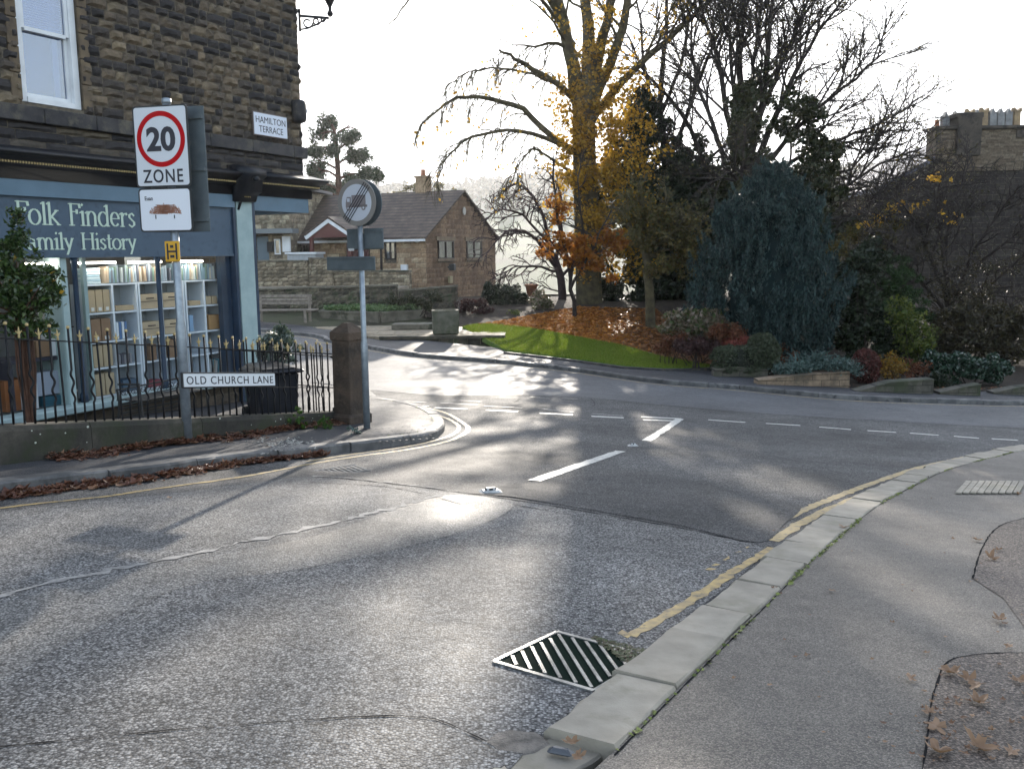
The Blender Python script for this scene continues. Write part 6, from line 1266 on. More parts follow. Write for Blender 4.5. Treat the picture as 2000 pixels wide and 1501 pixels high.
    for g, m_ in ((g1, 1), (g2_, 1)):
        w = winbox(t, g[0], g[1], gz0, gz1, .0, FD, GW, m_, cross=.5 if g is g2_ else None)
        for ob in (w, *w.children): ob.data.transform(Matrix(((0, -1, 0, .02), (1, 0, 0, 0), (0, 0, 1, 0), (0, 0, 0, 1))))
    mb = MB(); 
    for g in (g1, g2_): mb.box((.03, (g[0]+g[1])/2, gz1+.1), (.06, g[1]-g[0]+.4, .2)); mb.box((.05, (g[0]+g[1])/2, gz0-.06), (.1, g[1]-g[0]+.3, .12))
    obj('lintel', mb, mat('pale_lintel', (.26, .2, .14), (.2, .15, .1), 3, .8, .2), t)
    # porch
    x0, x1 = along_front(634)+.0, along_front(722)+.1; pz = zz(430, 665)+.0; xm = (x0+x1)/2; yb = -1.6; pe = zz(464, 634); mb = MB()
    for s_, xe in ((-1, x0), (1, x1)): mb.bar((xe, yb, pe), (xm, yb, pz), .06, .2)
    obj('porch_bargeboard', mb, WHITE, t); mb = MB(); mb.prism([(x0, pe+.08), (xm, pz+.08), (x1, pe+.08), (x1, pe+.18), (xm, pz+.18), (x0, pe+.18)], lambda a, b: (a, yb-.05, b), lambda a, b: (a, 1.2, b)); obj('porch_roof', mb, r_.data.materials[0], t)
    RB_ = plain('red_brown_boards', (.10, .03, .025), .6); mb = MB(); mb.prism([(x0+.2, pe+.0), (x1-.2, pe), (xm, pz-.1)], lambda a, b: (a, yb+.05, b), lambda a, b: (a, yb+.12, b)); 
    for xe in (x0+.28, x1-.28): mb.box((xe, yb+.12, (pe-1.0)/2), (.16, .16, pe+1.0))
    obj('porch_gable', mb, RB_, t); mb = MB(); mb.box(((dr[0]+dr[1])/2, .0, (ho[2][2]+ho[2][3])/2), (dr[1]-dr[0]-.1, .06, ho[2][3]-ho[2][2])); d_ = obj('door', mb, plain('maroon_door', (.07, .02, .02), .5), t)
    mb = MB(); mb.box((dr[0]+.35, -.04, .8), (.3, .02, .9)); obj('door_glass', mb, GW, d_)
    mb = MB(); mb.box((along_front(745), -.05, .5), (.09, .09, 3.6)); obj('downpipe', mb, FD, t)
    mb = MB(); mb.box((along_front(790), -.06, zz(523, 790)), (.36, .12, .32)); obj('meter_box', mb, WHITE, t); mb = MB(); mb.lathe((along_front(817), -.12, zz(470, 817)-.1), [(.05, 0), (.14, .06), (.14, .16), (.02, .2)], 12); obj('alarm', mb, WHITE, t, True)
    mb = MB(); a = along_gable(906); m2 = MB(); m2.prism([(.17*math.cos(k), .20*math.sin(k)) for k in np.arange(0, 6.28, .4)], lambda a_, b_: (.03, a+a_, zz(412, 906)+.15+b_), lambda a_, b_: (.08, a+a_, zz(412, 906)+.15+b_)); obj('gable_vent', m2, plain('pale_vent', (.5, .48, .44), .6), t)
    mb = MB(); a = along_gable(874); zq = Y(874, 522, 45.5)[2]; mb.box((.25, a, zq), (.3, .25, .35), bev=.05); mb.box((.06, a, zq), (.1, .1, .1)); obj('floodlight', mb, plain('lamp_dark', (.05, .055, .06), .4), t)
    mb = MB(); mb.box((.1, a+.05, zq-.62), (.14, .3, .36), bev=.02); obj('pale_box', mb, plain('pale_ochre', (.42, .36, .22), .7), t)
def wallrun(name, label, pA, pB, zt0, zt1, zb, th=.35, m_=None, cap=True, cs=(.14, .2), group=None):
    """a free standing stone wall between two ground points with a coping"""
    pA, pB = np.array(pA[:2]), np.array(pB[:2]); L = float(np.linalg.norm(pB-pA)); a = math.atan2(pB[1]-pA[1], pB[0]-pA[0]); t = thing(name, label, 'wall', (pA[0], pA[1], zb), a, group)
    sh = lambda x, y, z: (x, y, z if z <= .02 else z*((zt0+(zt1-zt0)*x/L-zb)/(zt0-zb)))
    mb = MB(); rubble(mb, 0, L, 0, zt0-zb, cs, (.2, .6), .02, fn=lambda x, y, z: sh(x, y, z), res=(2, 2)); 
    rubble(mb, 0, th, 0, zt1-zb, cs, (.15, .4), .015, fn=lambda x, y, z: (L-y, x, z), res=(2, 2)); obj('stonework', mb, m_ or STONE_WALL, t)
    mb = MB(); mb.v = []; h0, h1 = zt0-zb, zt1-zb; mb.add([(0, .012, -.3), (L-.012, .012, -.3), (L-.012, th, -.3), (0, th, -.3), (0, .012, h0), (L-.012, .012, h1), (L-.012, th, h1), (0, th, h0)], [(3, 2, 1, 0), (4, 5, 6, 7), (0, 1, 5, 4), (1, 2, 6, 5), (2, 3, 7, 6), (3, 0, 4, 7)]); obj('core', mb, MATS['lime_mortar'], t)
    if cap:
        mb = MB(); x = 0
        while x < L:
            l_ = min(.6+.5*rng.random(), L-x); q0 = h0+(h1-h0)*x/L; q1 = h0+(h1-h0)*(x+l_)/L; V = []
            for xx, q in ((x+.004, q0), (x+l_-.004, q1)): V += [(xx, -.05, q+.002), (xx, -.05, q+.075), (xx, th+.05, q+.075), (xx, th+.05, q+.002)]
            mb.add(V, [(0, 1, 2, 3), (7, 6, 5, 4), (0, 4, 5, 1), (1, 5, 6, 2), (2, 6, 7, 3), (3, 7, 4, 0)]); x += l_
            if l_ < .05: break
        obj('coping', mb, mat('grey_coping', (.20, .18, .14), (.10, .09, .07), 2.5, .85, .5, 30, dirt=((.05, .055, .035), 2)), t)
    return t
def brickmat(name, c1, c2, cm, moss):
    m_, n, p = _nodes(name); co = n.nodes.new('ShaderNodeTexCoord').outputs['Object']; mp = n.nodes.new('ShaderNodeMapping'); mp.inputs['Rotation'].default_value = (R(90), 0, 0); n.links.new(co, mp.inputs[0])
    b = n.nodes.new('ShaderNodeTexBrick'); n.links.new(mp.outputs[0], b.inputs[0]); b.inputs['Scale'].default_value = 1; b.inputs['Brick Width'].default_value = .42; b.inputs['Row Height'].default_value = .14; b.inputs['Mortar Size'].default_value = .008; b.inputs['Mortar Smooth'].default_value = .6
    b.inputs['Color1'].default_value = (*c1, 1); b.inputs['Color2'].default_value = (*c2, 1); b.inputs['Mortar'].default_value = (*cm, 1)
    col = mixc(n, 1.0, b.outputs[0], ramp(n, noise(n, co, 6, 7, .7), [(.3, (.5,)*3), (.7, (1.3,)*3)]), 'MULTIPLY'); col = mixc(n, ramp(n, noise(n, co, 1.6, 6, .65), [(.48, (0, 0, 0)), (.62, (.8,)*3)]), col, moss)
    n.links.new(col, p.inputs['Base Color']); p.inputs['Roughness'].default_value = .9; n.links.new(bumpn(n, b.outputs['Fac'], .7, -.02, bumpn(n, noise(n, co, 20, 7, .7), .7, .02)), p.inputs['Normal']); return m_
def build_park():
    WEDGE = brickmat('mossy_coursed_stone', (.10, .09, .07), (.055, .05, .04), (.025, .022, .018), (.04, .05, .022)); WEDGE2 = brickmat('tan_coursed_stone', (.25, .18, .12), (.17, .12, .08), (.06, .045, .03), (.08, .065, .045))

    # lower retaining wall, in two lengths
    y = 38.0; z = lambda px, py, yy=38.0: float(Y(px, py, yy)[2])
    wallrun('park_wall', 'long mossy stone wall behind the wooden bench and flower bed', Y(440, 570, y+1.0), Y(774, 560, y), z(440, 568, 39), z(774, 559), -1.3)
    wallrun('park_wall', 'lower mossy stone wall under the bungalow gable', Y(778, 570, y-.1), Y(890, 566, y-.6), z(778, 569), z(890, 560, 37.4), -1.3)
    wallrun('front_wall', 'upper buff garden wall in front of the left house', Y(500, 530, 42), Y(602, 530, 41.6), z(500, 511, 42), z(602, 511, 41.6), -.6, m_=STONE_TAN)
    wallrun('front_wall', 'taller buff wall pier between the two upper garden walls', Y(603, 530, 41.5), Y(650, 530, 41.3), z(603, 506, 41.5), z(650, 506, 41.3), -.6, m_=STONE_TAN)
    wallrun('front_wall', 'buff garden wall in front of the bungalow with a stepped end', Y(651, 540, 41.4), Y(800, 540, 40.8), z(651, 531, 41.4), z(800, 531, 40.8), -.9, m_=STONE_TAN)
    # terrace between the walls (flat yard)
    P = [tuple(Y(380, 560, 41.9)[:2]), tuple(Y(430, 570, 39.3)[:2]), tuple(Y(776, 560, 38.35)[:2]), tuple(Y(800, 560, 40.9)[:2]), (-6.5, 45), (-30, 58), (-30, 42)]
    mb = MB(); mb.prism(P, lambda a, b: (a, b, -1.3), lambda a, b: (a, b, .24)); struct(obj('terrace', mb, mat('yard_paving', (.3, .26, .2), (.22, .19, .15), 1.5, .8, .3)))
    # the left house: flat stone box with door, side light and canopy
    y = 45.6; o = Y(497, 560, y); t = thing('stone_house', 'buff stone house with a blue grey door left of the bungalow', 'house', (o[0], y, .2), R(-6)); Wd = (572-470)/pxm(y); x0 = -27/pxm(y)
    zq = lambda py: float(Y(530, py, y)[2])-.2; ho = [((505-497)/pxm(y), (529-497)/pxm(y), -.2, zq(462)), ((541-497)/pxm(y), (553-497)/pxm(y), zq(497), zq(467))]
    mb = MB(); rubble(mb, -5, (573-497)/pxm(y), -.5, zq(414)+1.2, (.2, .26), (.3, .7), .015, ho, res=(2, 2)); rubble(mb, 0, 6, -.5, zq(414)+1.2, (.2, .26), (.3, .7), .015, fn=lambda x, yy, zz: ((573-497)/pxm(y)-yy, x, zz), res=(2, 2)); obj('wall', mb, STONE_TAN, t)
    mb = MB(); mb.box((((573-497)/pxm(y)-5)/2, 3.1, 1.5+(zq(414)-.7)/2-.9), (5+(573-497)/pxm(y)-.1, 6.1, zq(414)+1.6)); obj('core', mb, MATS['lime_mortar'], t)
    mb = MB(); mb.box(((518-497)/pxm(y), .02, (ho[0][3]-.2)/2), (ho[0][1]-ho[0][0]-.04, .05, ho[0][3]+.2)); d_ = obj('door', mb, plain('blue_grey_door', (.08, .12, .15), .5), t); mb = MB(); mb.box((ho[0][0]+.15, -.03, 1.0), (.05, .05, .05)); obj('handle', mb, BLACK, d_)
    winbox(t, *ho[1], .0, WHITE, glassmat('house_glass2', .3, (.3, .3, .33)), 0)
    mb = MB(); zc_ = zq(452); mb.box(((535-497)/pxm(y), -.35, zc_), (108/pxm(y), .9, .22)); obj('canopy', mb, plain('lead_canopy', (.16, .18, .19), .6), t)
    mb = MB(); mb.box(((534-497)/pxm(y), -.08, zq(482)), (.3, .12, .5)); obj('post_box', mb, BLACK, t); mb = MB(); mb.box(((566-497)/pxm(y), -.06, zq(477)), (.4, .1, .75)); obj('meter_box', mb, WHITE, t)
    mb = MB(); mb.box((((573-497)/pxm(y)-5)/2, 3, zq(414)+1.25), (5.6+(573-497)/pxm(y), 6.8, .15)); obj('roof', mb, MATS['roof_slate'], t)
    # pale lean-to store in front of the bungalow
    c = Y(597, 508, 43.0); t = thing('garden_store', 'small pale garden store with a flat lid in front of the bungalow', 'storage box', (c[0], c[1], .24), R(-15)); h = float(Y(597, 496, 43)[2])-.24; mb = MB(); mb.box((0, 0, h/2), (1.45, .8, h)); 
    for k in range(9): mb.box((-.66+k*.165, -.41, h/2), (.03, .03, h*.96))
    obj('body', mb, plain('pale_boards', (.38, .40, .42), .6), t); mb = MB(); mb.box((0, -.02, h+.04), (1.6, .95, .09)); obj('lid', mb, WHITE, t)
    # raised bed with ivy
    zt = float(Y(742, 611, 35.4)[2]); P = [Zp(630, 608, zt), Zp(742, 611, zt), Zp(826, 606.5, zt), Zp(805, 602.5, zt), Zp(650, 602.5, zt)]; t = thing('planted_bed', 'low stone edged bed filled with green ground cover by the park wall', 'planter', (P[1][0], P[1][1], zt-.4)); zb = zt-.42
    mb = MB()
    for a, b in zip(P, P[1:]+P[:1]): mb.bar((a[0], a[1], zt-.26), (b[0], b[1], zt-.26), .25, .44); mb.bar((a[0], a[1], zt), (b[0], b[1], zt), .34, .08)
    obj('kerbstones', mb, MATS['grey_coping'], t, world=True); mb = MB(); mb.prism([(p[0], p[1]) for p in P], lambda a, b: (a, b, zb), lambda a, b: (a, b, zt-.05)); obj('soil', mb, SOIL, t, world=True)
    q = scatter(P, 3200); q[:, 2] = zt+.03+.18*rng.random(len(q)); leafcloud('ground_cover', q, .06, leafmat('pale_green_cover', [(.05, .10, .04), (.12, .2, .08), (.2, .28, .14), (.08, .13, .05)], .4), t, flat=.4, aspect=.7)
    # wooden park bench
    c = Y(556, 628, 34.5); z0 = float(H(c[0], c[1]))+.1; t = thing('park_bench', 'weathered dark wooden slatted park bench against the mossy wall', 'bench', (c[0], c[1], z0), R(-4)); WD = mat('weathered_wood', (.30, .26, .22), (.18, .155, .13), 8, .8, .3); s = 1/pxm(34.5); zz = lambda py: (float(Y(556, py, 34.5)[2])-z0)
    mb = MB()
    for py in (578, 585, 592): mb.box((0, .12, zz(py)), (2.1, .04, .10))
    obj('backrest', mb, WD, t); mb = MB()
    for k in range(4): mb.box((.2, -.12-.13*k, zz(604)), (2.3, .10, .04))
    obj('seat', mb, WD, t)
    for x in (-.95, .95): mb = MB(); mb.box((x, .12, zz(576)/2), (.09, .09, zz(576))); mb.box((x, -.5, zz(604)/2), (.09, .09, zz(604))); mb.box((x, -.2, zz(604)-.07), (.07, .7, .08)); obj('leg', mb, WD, t)
    # stone platform with a trough
    zt = -1.04; pf = [Zp(741, 657, zt), Zp(880, 655, zt), Zp(984, 654, zt), Zp(988, 648, zt), Zp(978, 640, zt), Zp(946, 628, zt), Zp(850, 622, zt), Zp(700, 618, zt), Zp(560, 617, zt), Zp(470, 620, zt), Zp(560, 640, zt)]
    t = thing('stone_terrace', 'raised flagstone terrace with a rounded stone edge carrying the trough', 'terrace', (pf[2][0], pf[2][1], zt)); poly = [(p[0], p[1]) for p in pf]
    mb = MB(); mb.prism(poly, lambda a, b: (a, b, zt-.8), lambda a, b: (a, b, zt-.02)); obj('base', mb, STONE_TAN, t, world=True)
    mb = MB(); a, b = np.array(poly[0]), np.array(poly[2]); L = float(np.linalg.norm(b-a)); an = math.atan2(b[1]-a[1], b[0]-a[0]); f_ = lambda x, y, z: (a[0]+math.cos(an)*x-math.sin(an)*(y-.02), a[1]+math.sin(an)*x+math.cos(an)*(y-.02), z)
    rubble(mb, 0, L, zt-.75, zt-.10, (.16, .22), (.4, .9), .015, fn=f_, res=(2, 2)); mb.bar(f_(0, -.01, zt-.05), f_(L+.05, -.01, zt-.05), .16, .10); obj('edge_wall', mb, STONE_WALL, t, world=True)
    # flagstones as slightly uneven slabs
    mb = MB(); lo = np.min(poly, 0); hi = np.max(poly, 0); y_ = lo[1]
    while y_ < hi[1]:
        hh = .55+.35*rng.random(); x = lo[0]
        while x < hi[0]:
            w = .5+.7*rng.random(); c4 = np.array([(x+.015, y_+.015), (x+w-.015, y_+.015), (x+w-.015, y_+hh-.015), (x+.015, y_+hh-.015)])
            if inpoly(c4, np.array(poly)).all(): zz_ = zt-.012+.008*rng.random(); mb.prism([tuple(q) for q in c4], lambda a_, b_: (a_, b_, zt-.05), lambda a_, b_: (a_, b_, zz_))
            x += w
        y_ += hh
    obj('flagstone', mb, FLAG, t, world=True)
    c = Zp(869, 653, zt); s = 1/pxm(c[1]); t = thing('stone_trough', 'mossy square stone trough standing on the flagstone terrace', 'trough', (c[0], c[1]+.35, zt), R(6)); w = 54*s; h = 44*s; mb = MB(); d = w*.8
    mb.box((0, 0, h/2), (w*.93, d, h), top=1.05, bev=.03); obj('body', mb, mat('mossy_grey_stone', (.15, .145, .115), (.07, .075, .05), 3, .9, .8, 22, .03, dirt=((.045, .055, .025), 2)), t)
    mb = MB()
    for sx, sy, dx, dy in ((0, -1, w*.98, .1), (0, 1, w*.98, .1), (-1, 0, .1, d*.8), (1, 0, .1, d*.8)): mb.box((sx*(w*.49-.05), sy*(d*.525-.05), h+.02), (dx, dy, .05))
    obj('rim', mb, MATS['mossy_grey_stone'], t)
    # step and slab behind the trough
    a = Zp(800, 632, zt+.2); t = thing('stone_step', 'low stone step between the planted bed and the trough', 'step', (a[0], a[1], zt)); mb = MB(); mb.box((.2, .4, .09), (1.7, .9, .19), bev=.02); obj('slab', mb, MATS['grey_coping'], t)
    # litter below bench
    P = scatter([Zp(500, 632, -1)[:2], Zp(505, 612, -1)[:2], Zp(640, 612, -1)[:2], Zp(700, 619, -1)[:2], Zp(640, 630, -1)[:2]], 900); P[:, 2] = zt+.01+.02*rng.random(len(P)); o = leafcloud('leaf_litter', P, .06, LIT_BR, flat=.8, aspect=.7); tag(o, 'brown leaf litter under the park bench', 'leaf litter', kind='stuff')
    # garden walls at the right, wedge shaped, each with its own tint
    def wedge(label, pts, y0, th, m_):
        P = [Y(px, py, y0-.25*i/len(pts)*0) for i, (px, py) in enumerate(pts)]; o = P[0]; t = thing('garden_wall', label, 'wall', (o[0], y0, min(p[2] for p in P)))
        x0, x1 = P[0][0], P[len(P)//2][0]; lo = min(p[2] for p in P)-.3; mb = MB(); top = [(p[0], p[2]) for p in P]
        mb.prism([(x0, lo)]+top+[(top[-1][0], lo)], lambda a, b: (a, y0, b), lambda a, b: (a, y0+th, b)); obj('core', mb, m_, t, world=True)
        mb = MB()
        for (xa, za), (xb, zb) in zip(top[:-1], top[1:]): mb.bar((xa, y0+th/2-.01, za+.012), (xb, y0+th/2-.01, zb+.012), th+.03, .03)
        obj('coping', mb, m_, t, world=True); return t
    wedge('stone wall at the lawn end under the clipped hedge', [(1395, 723), (1440, 718), (1500, 724)], 22.2, .3, WEDGE)
    wedge('tan stone wall rising to the right under the trailing plant', [(1480, 744), (1560, 734), (1660, 727)], 20.75, .35, WEDGE2)
    wedge('dark low stone wall running up from pavement to small hedge', [(1672, 766), (1740, 748), (1824, 742)], 20.0, .35, WEDGE)
    wedge('short dark stone wall end right of the small hedge', [(1835, 768), (1880, 758), (1916, 752)], 20.0, .3, WEDGE)
    wedge('last dark wedge of stone wall at the right edge of the pavement', [(1940, 768), (1990, 758), (2060, 750)], 20.45, .3, WEDGE)
    b = Y(1340, 716, 22.6); b2 = Y(1402, 716, 22.6)
    mb = MB(); line = np.array([G(x, y, .12)[:2] for x, y in ((986, 688), (1112, 702.5), (1220, 717.5), (1310, 722), (1396, 719))]); line, _q = resample(line, .5)
    for p, q in zip(line[:-1], line[1:]): mb.bar((p[0], p[1], H(*p)+.08), (q[0], q[1], H(*q)+.08), .12, .12)
    t = thing('lawn_edging', 'long low dark stone edging between lawn and pavement', 'edging', (line[0][0], line[0][1], float(H(*line[0])))); obj('stones', mb, DARKSTONE, t, world=True)
    # bits beyond the trees: terracotta pot and park gate wall
    wallrun('park_wall', 'far stone wall seen under the trees beyond the dark bush', Y(1000, 600, 47), Y(1165, 600, 46), float(Y(1000, 577, 47)[2]), float(Y(1165, 577, 46)[2]), -1.5, m_=STONE_TAN)
    c = Y(1038, 575, 46); t = thing('terracotta_pot', 'terracotta pot on the far wall under the weeping tree', 'pot', (c[0], c[1], float(Y(1038, 575, 46)[2]))); mb = MB(); mb.lathe((0, .2, -.1), [(.2, 0), (.3, .5), (.36, .52), (.36, .6), (.3, .62)], 14); obj('pot', mb, MATS['terracotta'], t, True)

def build_dark_house():
    y = 44.0; s = 1/pxm(y); X = lambda px: float(Y(px, 400, y)[0]); Z = lambda px, py: float(Y(px, py, y)[2]); cx = (X(1817)+X(1995))/2
    t = thing('dark_house', 'dark stone gabled house with a row of chimney pots at the right', 'house', (X(1715), y, -1.6), R(0)); M_ = stonemat('dark_house_stone', [(0, (.022, .018, .017)), (.6, (.042, .034, .03)), (1, (.06, .05, .04))], stain=((.03, .025, .022), .8))
    zE = Z(1716, 372); zA = Z(1900, 268); xl, xr = X(1715), 2*cx-X(1715); mb = MB()
    mb.prism([(xl, -1.8), (xr, -1.8), (xr, zE), (cx, zA), (xl, zE)], lambda a, b: (a, y+.02, b), lambda a, b: (a, y+10, b)); obj('wall_core', mb, MATS['lime_mortar'], t, world=True)
    mb = MB(); z = -1.6
    while z < zA-.2:
        k = 1 if z < zE else max(.0, 1-(z+.15-zE)/(zA-zE)); h = (xr-xl)/2*k; rubble(mb, cx-h, cx+h, z, z+.26, (.26, .26), (.35, .8), .02, fn=lambda a, b, c: (a, y+b, c), res=(2, 1)); z += .26
    z = -1.6
    rubble(mb, 0, 10, -1.6, zE, (.25, .28), (.4, .9), .02, fn=lambda a, b, c: (xl+b, y+a, c), res=(2, 1)); obj('wall', mb, M_, t, world=True)
    mb = MB()
    for a in (xl-.25, xr+.25): mb.prism([(a, zE-.25*(zA-zE)/((xr-xl)/2)), (cx, zA), (cx, zA+.22), (a, zE+.22-.25*(zA-zE)/((xr-xl)/2))], lambda p, q: (p, y-.03, q), lambda p, q: (p, y+10.2, q))
    rf = obj('roof', mb, mat('purple_slate', (.10, .10, .14), (.055, .055, .08), 2, .5, .3, 20), t, world=True)
    zt = Z(1900, 254); zb = Z(1900, 300)-.8; CH = stonemat('chimney_stone', [(0, (.08, .06, .042)), (.5, (.13, .10, .07)), (1, (.18, .145, .105))]); mb = MB(); xa, xb = X(1820), X(1992)
    mb.box(((xa+xb)/2, y+.45, (zt+zb)/2), (xb-xa-.04, 1.06, zt-zb)); rubble(mb, xa, xb, zb, zt, (.08, .11), (.2, .5), .012, fn=lambda a, b, c: (a, y-.10+b, c), res=(2, 1)); ch = obj('chimney', mb, CH, rf, world=True)
    return t, rf, ch, dict(y=y, xa=xa, xb=xb, zt=zt, X=X, Z=Z)
def fix_house(t, rf, ch, k):
    # chimney geometry was written in world space: bring it (and its own parts) into the house's frame
    X, Z, y, zt = k['X'], k['Z'], k['y'], k['zt']; DS = mat('dark_chimney_cap', (.085, .07, .055), (.04, .034, .03), 1.6, .85, .8, 12, .04, dirt=((.025, .022, .02), 2.4)); mb = MB()
    mb.box(((k['xa']+k['xb'])/2, y+.42, zt+.10), (k['xb']-k['xa']+.2, 1.3, .16), bev=.03); mb.box((k['xb']-.25, y-.1, zt-.2), (.4, .12, .35)); mb.box((k['xa']+.1, y-.1, zt-.3), (.2, .12, .6))
    px0, px1 = X(1857), X(1903); zz0, zz1 = Z(1880, 305), Z(1880, 222); mb.box(((px0+px1)/2, y+.15, (zz0+zz1)/2), (px1-px0, .9, zz1-zz0), bev=.03); mb.box(((px0+px1)/2, y+.2, zz1-.1), (px1-px0+.14, .95, .24), bev=.03)
    obj('chimney_cap', mb, DS, t, world=True); GP = mat('grey_chimney_pot', (.24, .24, .24), (.15, .15, .15), 4, .8, .2); YP = mat('buff_chimney_pot', (.32, .23, .13), (.22, .16, .10), 4, .8, .2)
    for px, kind in ((1847, 0), (1865, 0), (1894, 1), (1907, 0), (1922, 1), (1938, 0), (1953.5, 0), (1969, 0), (1985.5, 1)):
        zb = zt+.18; h = Z(px, {1847: 220, 1865: 217, 1894: 211, 1907: 213}.get(px, 208 if kind else 210))-zb; m_ = MB(); x = X(px); c = (x, y+.55, zb)
        if kind: m_.box((x, y+.55, zb+h*.40), (.30, .30, h*.8), top=.92); m_.box((x, y+.55, zb+h*.82), (.36, .36, .06)); [m_.prism([(sx*.03, .0), (sx*.19, 0), (sx*.17, .16), (sx*.10, .10)], lambda a, b: (x+a, y+.4, zb+h*.85+b), lambda a, b: (x+a, y+.7, zb+h*.85+b)) for sx in (-1, 1)]
        else:
            m_.box((x, y+.55, zb+h*.36), (.33, .33, h*.72), top=.95); m_.prism([(-.17, 0), (-.16, .12), (-.12, 0), (0, .27), (.12, 0), (.16, .12), (.17, 0)], lambda a, b: (x+a, y+.40, zb+h*.72+b), lambda a, b: (x+a, y+.70, zb+h*.72+b))
        obj('chimney_pot', m_, YP if kind else GP, t, world=True)
    m_ = MB(); m_.lathe((X(1831), y+.5, zt+.15), [(.12, 0), (.10, .38), (.13, .4)], 10); o = obj('chimney_pot', m_, MATS['terracotta'], t, world=True); m_ = MB(); m_.lathe((X(1831), y+.5, zt+.65), [(.12, 0), (.12, .03)], 10); m_.tube([(X(1831), y+.5, zt+.5), (X(1831), y+.5, zt+.68)], .02); obj('pot_cowl', m_, BLACK, t, world=True)

def build_hills():
    xs = np.linspace(-700, 1100, 150); ys = np.linspace(250, 1150, 60); Xg, Yg = np.meshgrid(xs, ys); crest = 58+10*np.sin(Xg*.004+1)+16*np.clip((Xg-150)/500, 0, 1)+4*np.sin(Xg*.021)
    q = np.clip((Yg-260)/620, 0, 1); Zg = -16+(crest+16)*q**1.3+3*np.sin(Xg*.03+Yg*.02)*q; Zg[0] -= 6
    V = np.stack([Xg, Yg, Zg], -1).reshape(-1, 3); n = len(xs); I = np.arange(len(ys)-1)[:, None]*n+np.arange(n-1); F = np.stack([I, I+1, I+n+1, I+n], -1).reshape(-1, 4); struct(npmesh('hills', V, F, FIELD, smooth=True))
    P = []
    hz = lambda x, y: -16+(58+10*math.sin(x*.004+1)+16*min(max((x-150)/500, 0), 1)+4*math.sin(x*.021)+16)*min(max((y-260)/620, 0), 1)**1.3
    for k in range(1500):
        y = rng.uniform(420, 900) if rng.random() < .6 else rng.uniform(800, 900); x = rng.uniform(-.25*y, .62*y)
        if math.sin(x*.013+y*.009)+math.sin(y*.02-x*.004) < -.1 and y < 800: continue
        r_ = rng.uniform(3, 6.5); c = np.array([x, y, hz(x, y)+r_*.8]); m_ = 40; q = rng.normal(size=(m_, 3)); q /= np.linalg.norm(q, axis=1)[:, None]; P.append(c+q*r_*np.array([1, 1, 1.2])*(.6+.4*rng.random((m_, 1))))
    o = leafcloud('distant_woodland', np.vstack(P), 1.7, leafmat('far_wood_leaf', [(.03, .035, .018), (.07, .06, .03), (.10, .08, .03)], 0), aspect=.9); tag(o, 'hazy woodland on the far hillside', 'woodland', kind='stuff')
    # trees just behind the bungalow roof
    for px, py, r_ in ((780, 378, 1.6), (805, 373, 2.0), (835, 371, 2.1), (862, 374, 1.7)):
        y0 = 120; c = Y(px, py+14, y0); t = thing('round_tree', 'hazy pale round tree above the bungalow roof', 'tree', (c[0], c[1], -6), 0, 'pale trees beyond the bungalow roof'); leafcloud('crown', clumps(c, (r_*1.2, 1.5, r_*1.1), 900, 16, .6), .16, L_BROWN, t); mb = MB(); mb.tube([(c[0], c[1], -9), tuple(c)], .2); obj('trunk', mb, BARK, t, True, True)

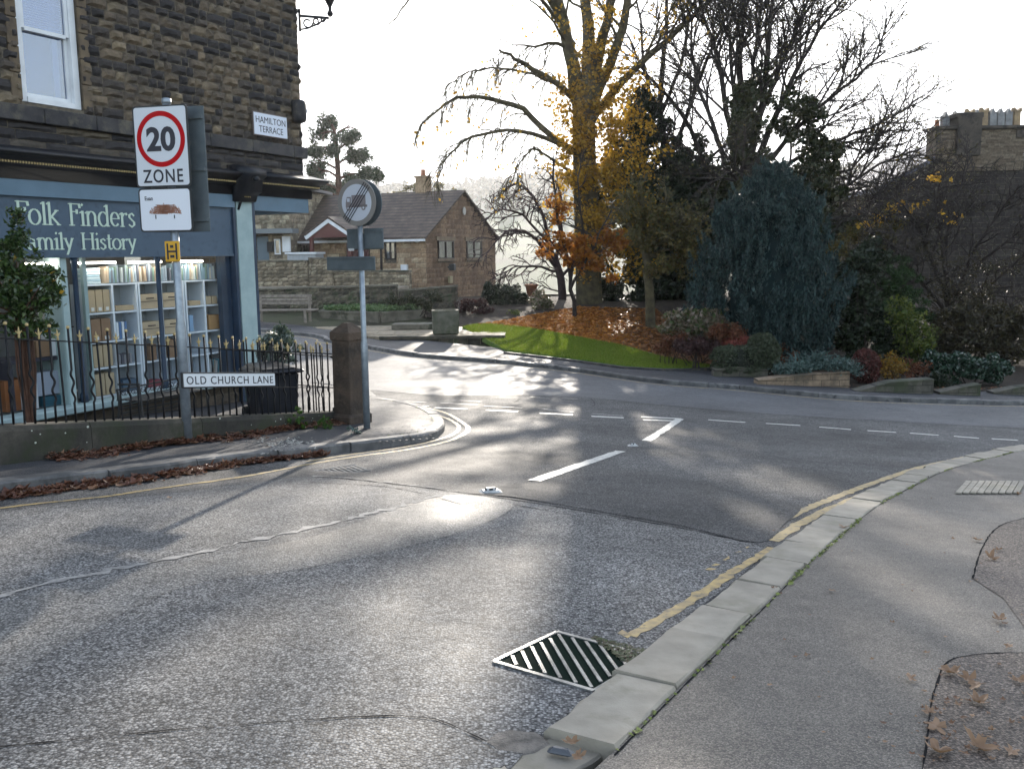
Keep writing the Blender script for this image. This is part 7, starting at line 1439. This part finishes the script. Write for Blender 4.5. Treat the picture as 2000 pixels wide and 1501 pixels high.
def loose_leaves():
    spots = [(1648, 1030, .07, 'brown curled leaf lying on the kerb stones half way down the pavement'), (1624, 1153, .035, 'small dark red leaf alone in the middle of the pavement'), (1908, 1054, .075, 'pale curled leaf near the pavement crack at right'), (1950, 1073, .06, 'dark crumpled leaf beside the pavement crack'), (1935, 1090, .08, 'long curled brown leaf lying on the pavement crack'), (1952, 1210, .07, 'golden brown leaf by the right edge of the pavement'),
             (1808, 1275, .03, 'small orange leaf above the leaf cluster'), (1855, 1312, .085, 'large pale dry leaf at the top of the cluster by the brown patch'), (1890, 1328, .07, 'rusty leaf right of the large pale dry leaf'), (1778, 1324, .05, 'thin curled leaf left of the brown patch'), (1990, 1330, .06, 'orange brown leaf at the right edge beside the cluster'), (1908, 1340, .06, 'brown leaf under the rusty leaf'), (1910, 1370, .075, 'long dark leaf in the middle of the brown patch'),
             (1813, 1390, .05, 'dark curled leaf on the patch boundary'), (1828, 1420, .075, 'pale torn leaf near the bottom right'), (1912, 1458, .085, 'big orange brown curled leaf at the bottom right'), (1832, 1468, .08, 'brown folded leaf at the bottom on the patch edge'), (1976, 1468, .06, 'brown leaf at the lower right edge'), (1936, 1425, .03, 'small orange scrap on the brown patch'), (1432, 1325, .022, 'tiny leaf scrap in the near pavement centre'), (1970, 1262, .04, 'dark leaf by the mossy right edge'), (1990, 965, .05, 'brown leaf by the ribbed slab'), (1118, 1450, .05, 'dead leaf wedged under the broken kerb end'), (1128, 1480, .045, 'orange brown leaf by the broken kerb end'), (330, 972, .05, 'orange leaf alone on the road near the left gutter'), (1862, 1052, .03, 'small leaf scrap above the curled ones')]
    for px, py, s, lb in spots:
        g = G(px, py, .04 if px > 1000 else .01); t = curled('fallen_leaf', np.array([[0, 0, 0]]), s*.62, DRY, world=False, fine=True, var=.05); t.location = (float(g[0]), float(g[1]), float(g[2])+.002); t.rotation_euler = (rng.normal()*.12, rng.normal()*.12, 0); tag(t, lb, 'leaf', 'dry leaves on the near pavement' if px > 1000 else None)
    P = np.array([G(rng.uniform(1500, 2000), rng.uniform(960, 1490), .035) for _ in range(60)]+[G(1880+rng.normal()*60, 1400+rng.normal()*60, .037) for _ in range(70)]); o = curled('leaf_scraps', P+np.array([0, 0, .004]), .010, DRY); tag(o, 'tiny leaf scraps scattered over the near pavement', 'leaf litter', kind='stuff')
    # cat's eyes
    for px, py, w, lb in ((958, 961, .19, 'white cat\'s eye stud in the road at the tar joint'), (1236, 871, .13, 'small reflector stud beyond the end of the centre line')):
        g = G(px, py, 0); t = thing('road_stud', lb, 'road stud', g, .2); mb = MB(); mb.box((0, 0, .012), (w, w*.62, .024), bev=.008, top=.8); obj('base', mb, mat('stud_metal', (.5, .5, .48), (.3, .3, .3), 20, .35, .2), t); mb = MB(); mb.box((0, 0, .032), (w*.5, w*.28, .025), bev=.008); obj('rubber_insert', mb, plain('stud_rubber', (.06, .06, .06), .4), t)
        for sx in (-1, 1): mb = MB(); mb.box((sx*w*.14, -w*.15, .034), (.02, .01, .014)); obj('reflector', mb, plain('reflector', (.6, .6, .6), .1), t)
    # small road gully at left
    g = G(668, 919, 0); t = thing('gully_grate', 'small iron gully grate in the road by the left corner', 'drain', g, .65); mb = MB()
    for k in range(9): mb.box((-.2+k*.05, 0, .004), (.02, .28, .006))
    mb.box((0, -.16, .004), (.46, .02, .006)); mb.box((0, .16, .004), (.46, .02, .006)); obj('grille', mb, mat('dull_cast_iron', (.2, .2, .2), (.1, .1, .1), 12, .7, .3), t)
    # broken stone and grey scrap at the kerb end
    g = G(1095, 1472, .01); t = thing('plastic_scrap', 'dark grey broken plastic piece wedged under the kerb end', 'scrap', g, -.35); mb = MB(); mb.box((0, 0, .012), (.085, .035, .022), bev=.008, top=.8); obj('body', mb, plain('grey_plastic', (.07, .075, .085), .35), t)
    g = G(1010, 1452, 0.); mb = MB(); n = 14; rr = [.10+.03*rng.random() for _ in range(n)]; mb.prism([(rr[k]*math.cos(2*math.pi*k/n)*1.0, rr[k]*math.sin(2*math.pi*k/n)*.8) for k in range(n)], lambda a, b: (a, b, -.01), lambda a, b: (a*.8, b*.8, .007)); t = thing('broken_cement', 'patch of rough crumbling cement at the kerb end', 'stone', (g[0], g[1], float(H(g[0], g[1])))); obj('lump', mb, mat('rough_cement', (.25, .22, .19), (.10, .09, .08), 14, .8, 1, 60, .02), t)

build_moss(); build_shop(); build_fence(); build_signs(); build_forecourt()
drain()
build_bungalow(); build_park(); t_, rf_, ch_, k_ = build_dark_house(); fix_house(t_, rf_, ch_, k_)
build_hills(); build_trees(); build_shrubs(); loose_leaves()

# ------------------------------------------------------------ haze
HAZE = True
if HAZE:
    mb = MB(); mb.box((200, 560, 55), (2100, 1230, 150)); hz = obj('haze', mb, plain('haze_tmp', (1, 1, 1))); n_ = bpy.data.materials.new('haze_air'); n_.use_nodes = True; n_.node_tree.nodes.clear()
    ou = n_.node_tree.nodes.new('ShaderNodeOutputMaterial'); pv = n_.node_tree.nodes.new('ShaderNodeVolumePrincipled'); pv.inputs['Color'].default_value = (.93, .96, 1, 1); pv.inputs['Density'].default_value = .0002; pv.inputs['Anisotropy'].default_value = .6
    n_.node_tree.links.new(pv.outputs[0], ou.inputs['Volume']); hz.data.materials[0] = n_; tag(hz, 'thin morning haze over the valley', 'haze', kind='stuff')
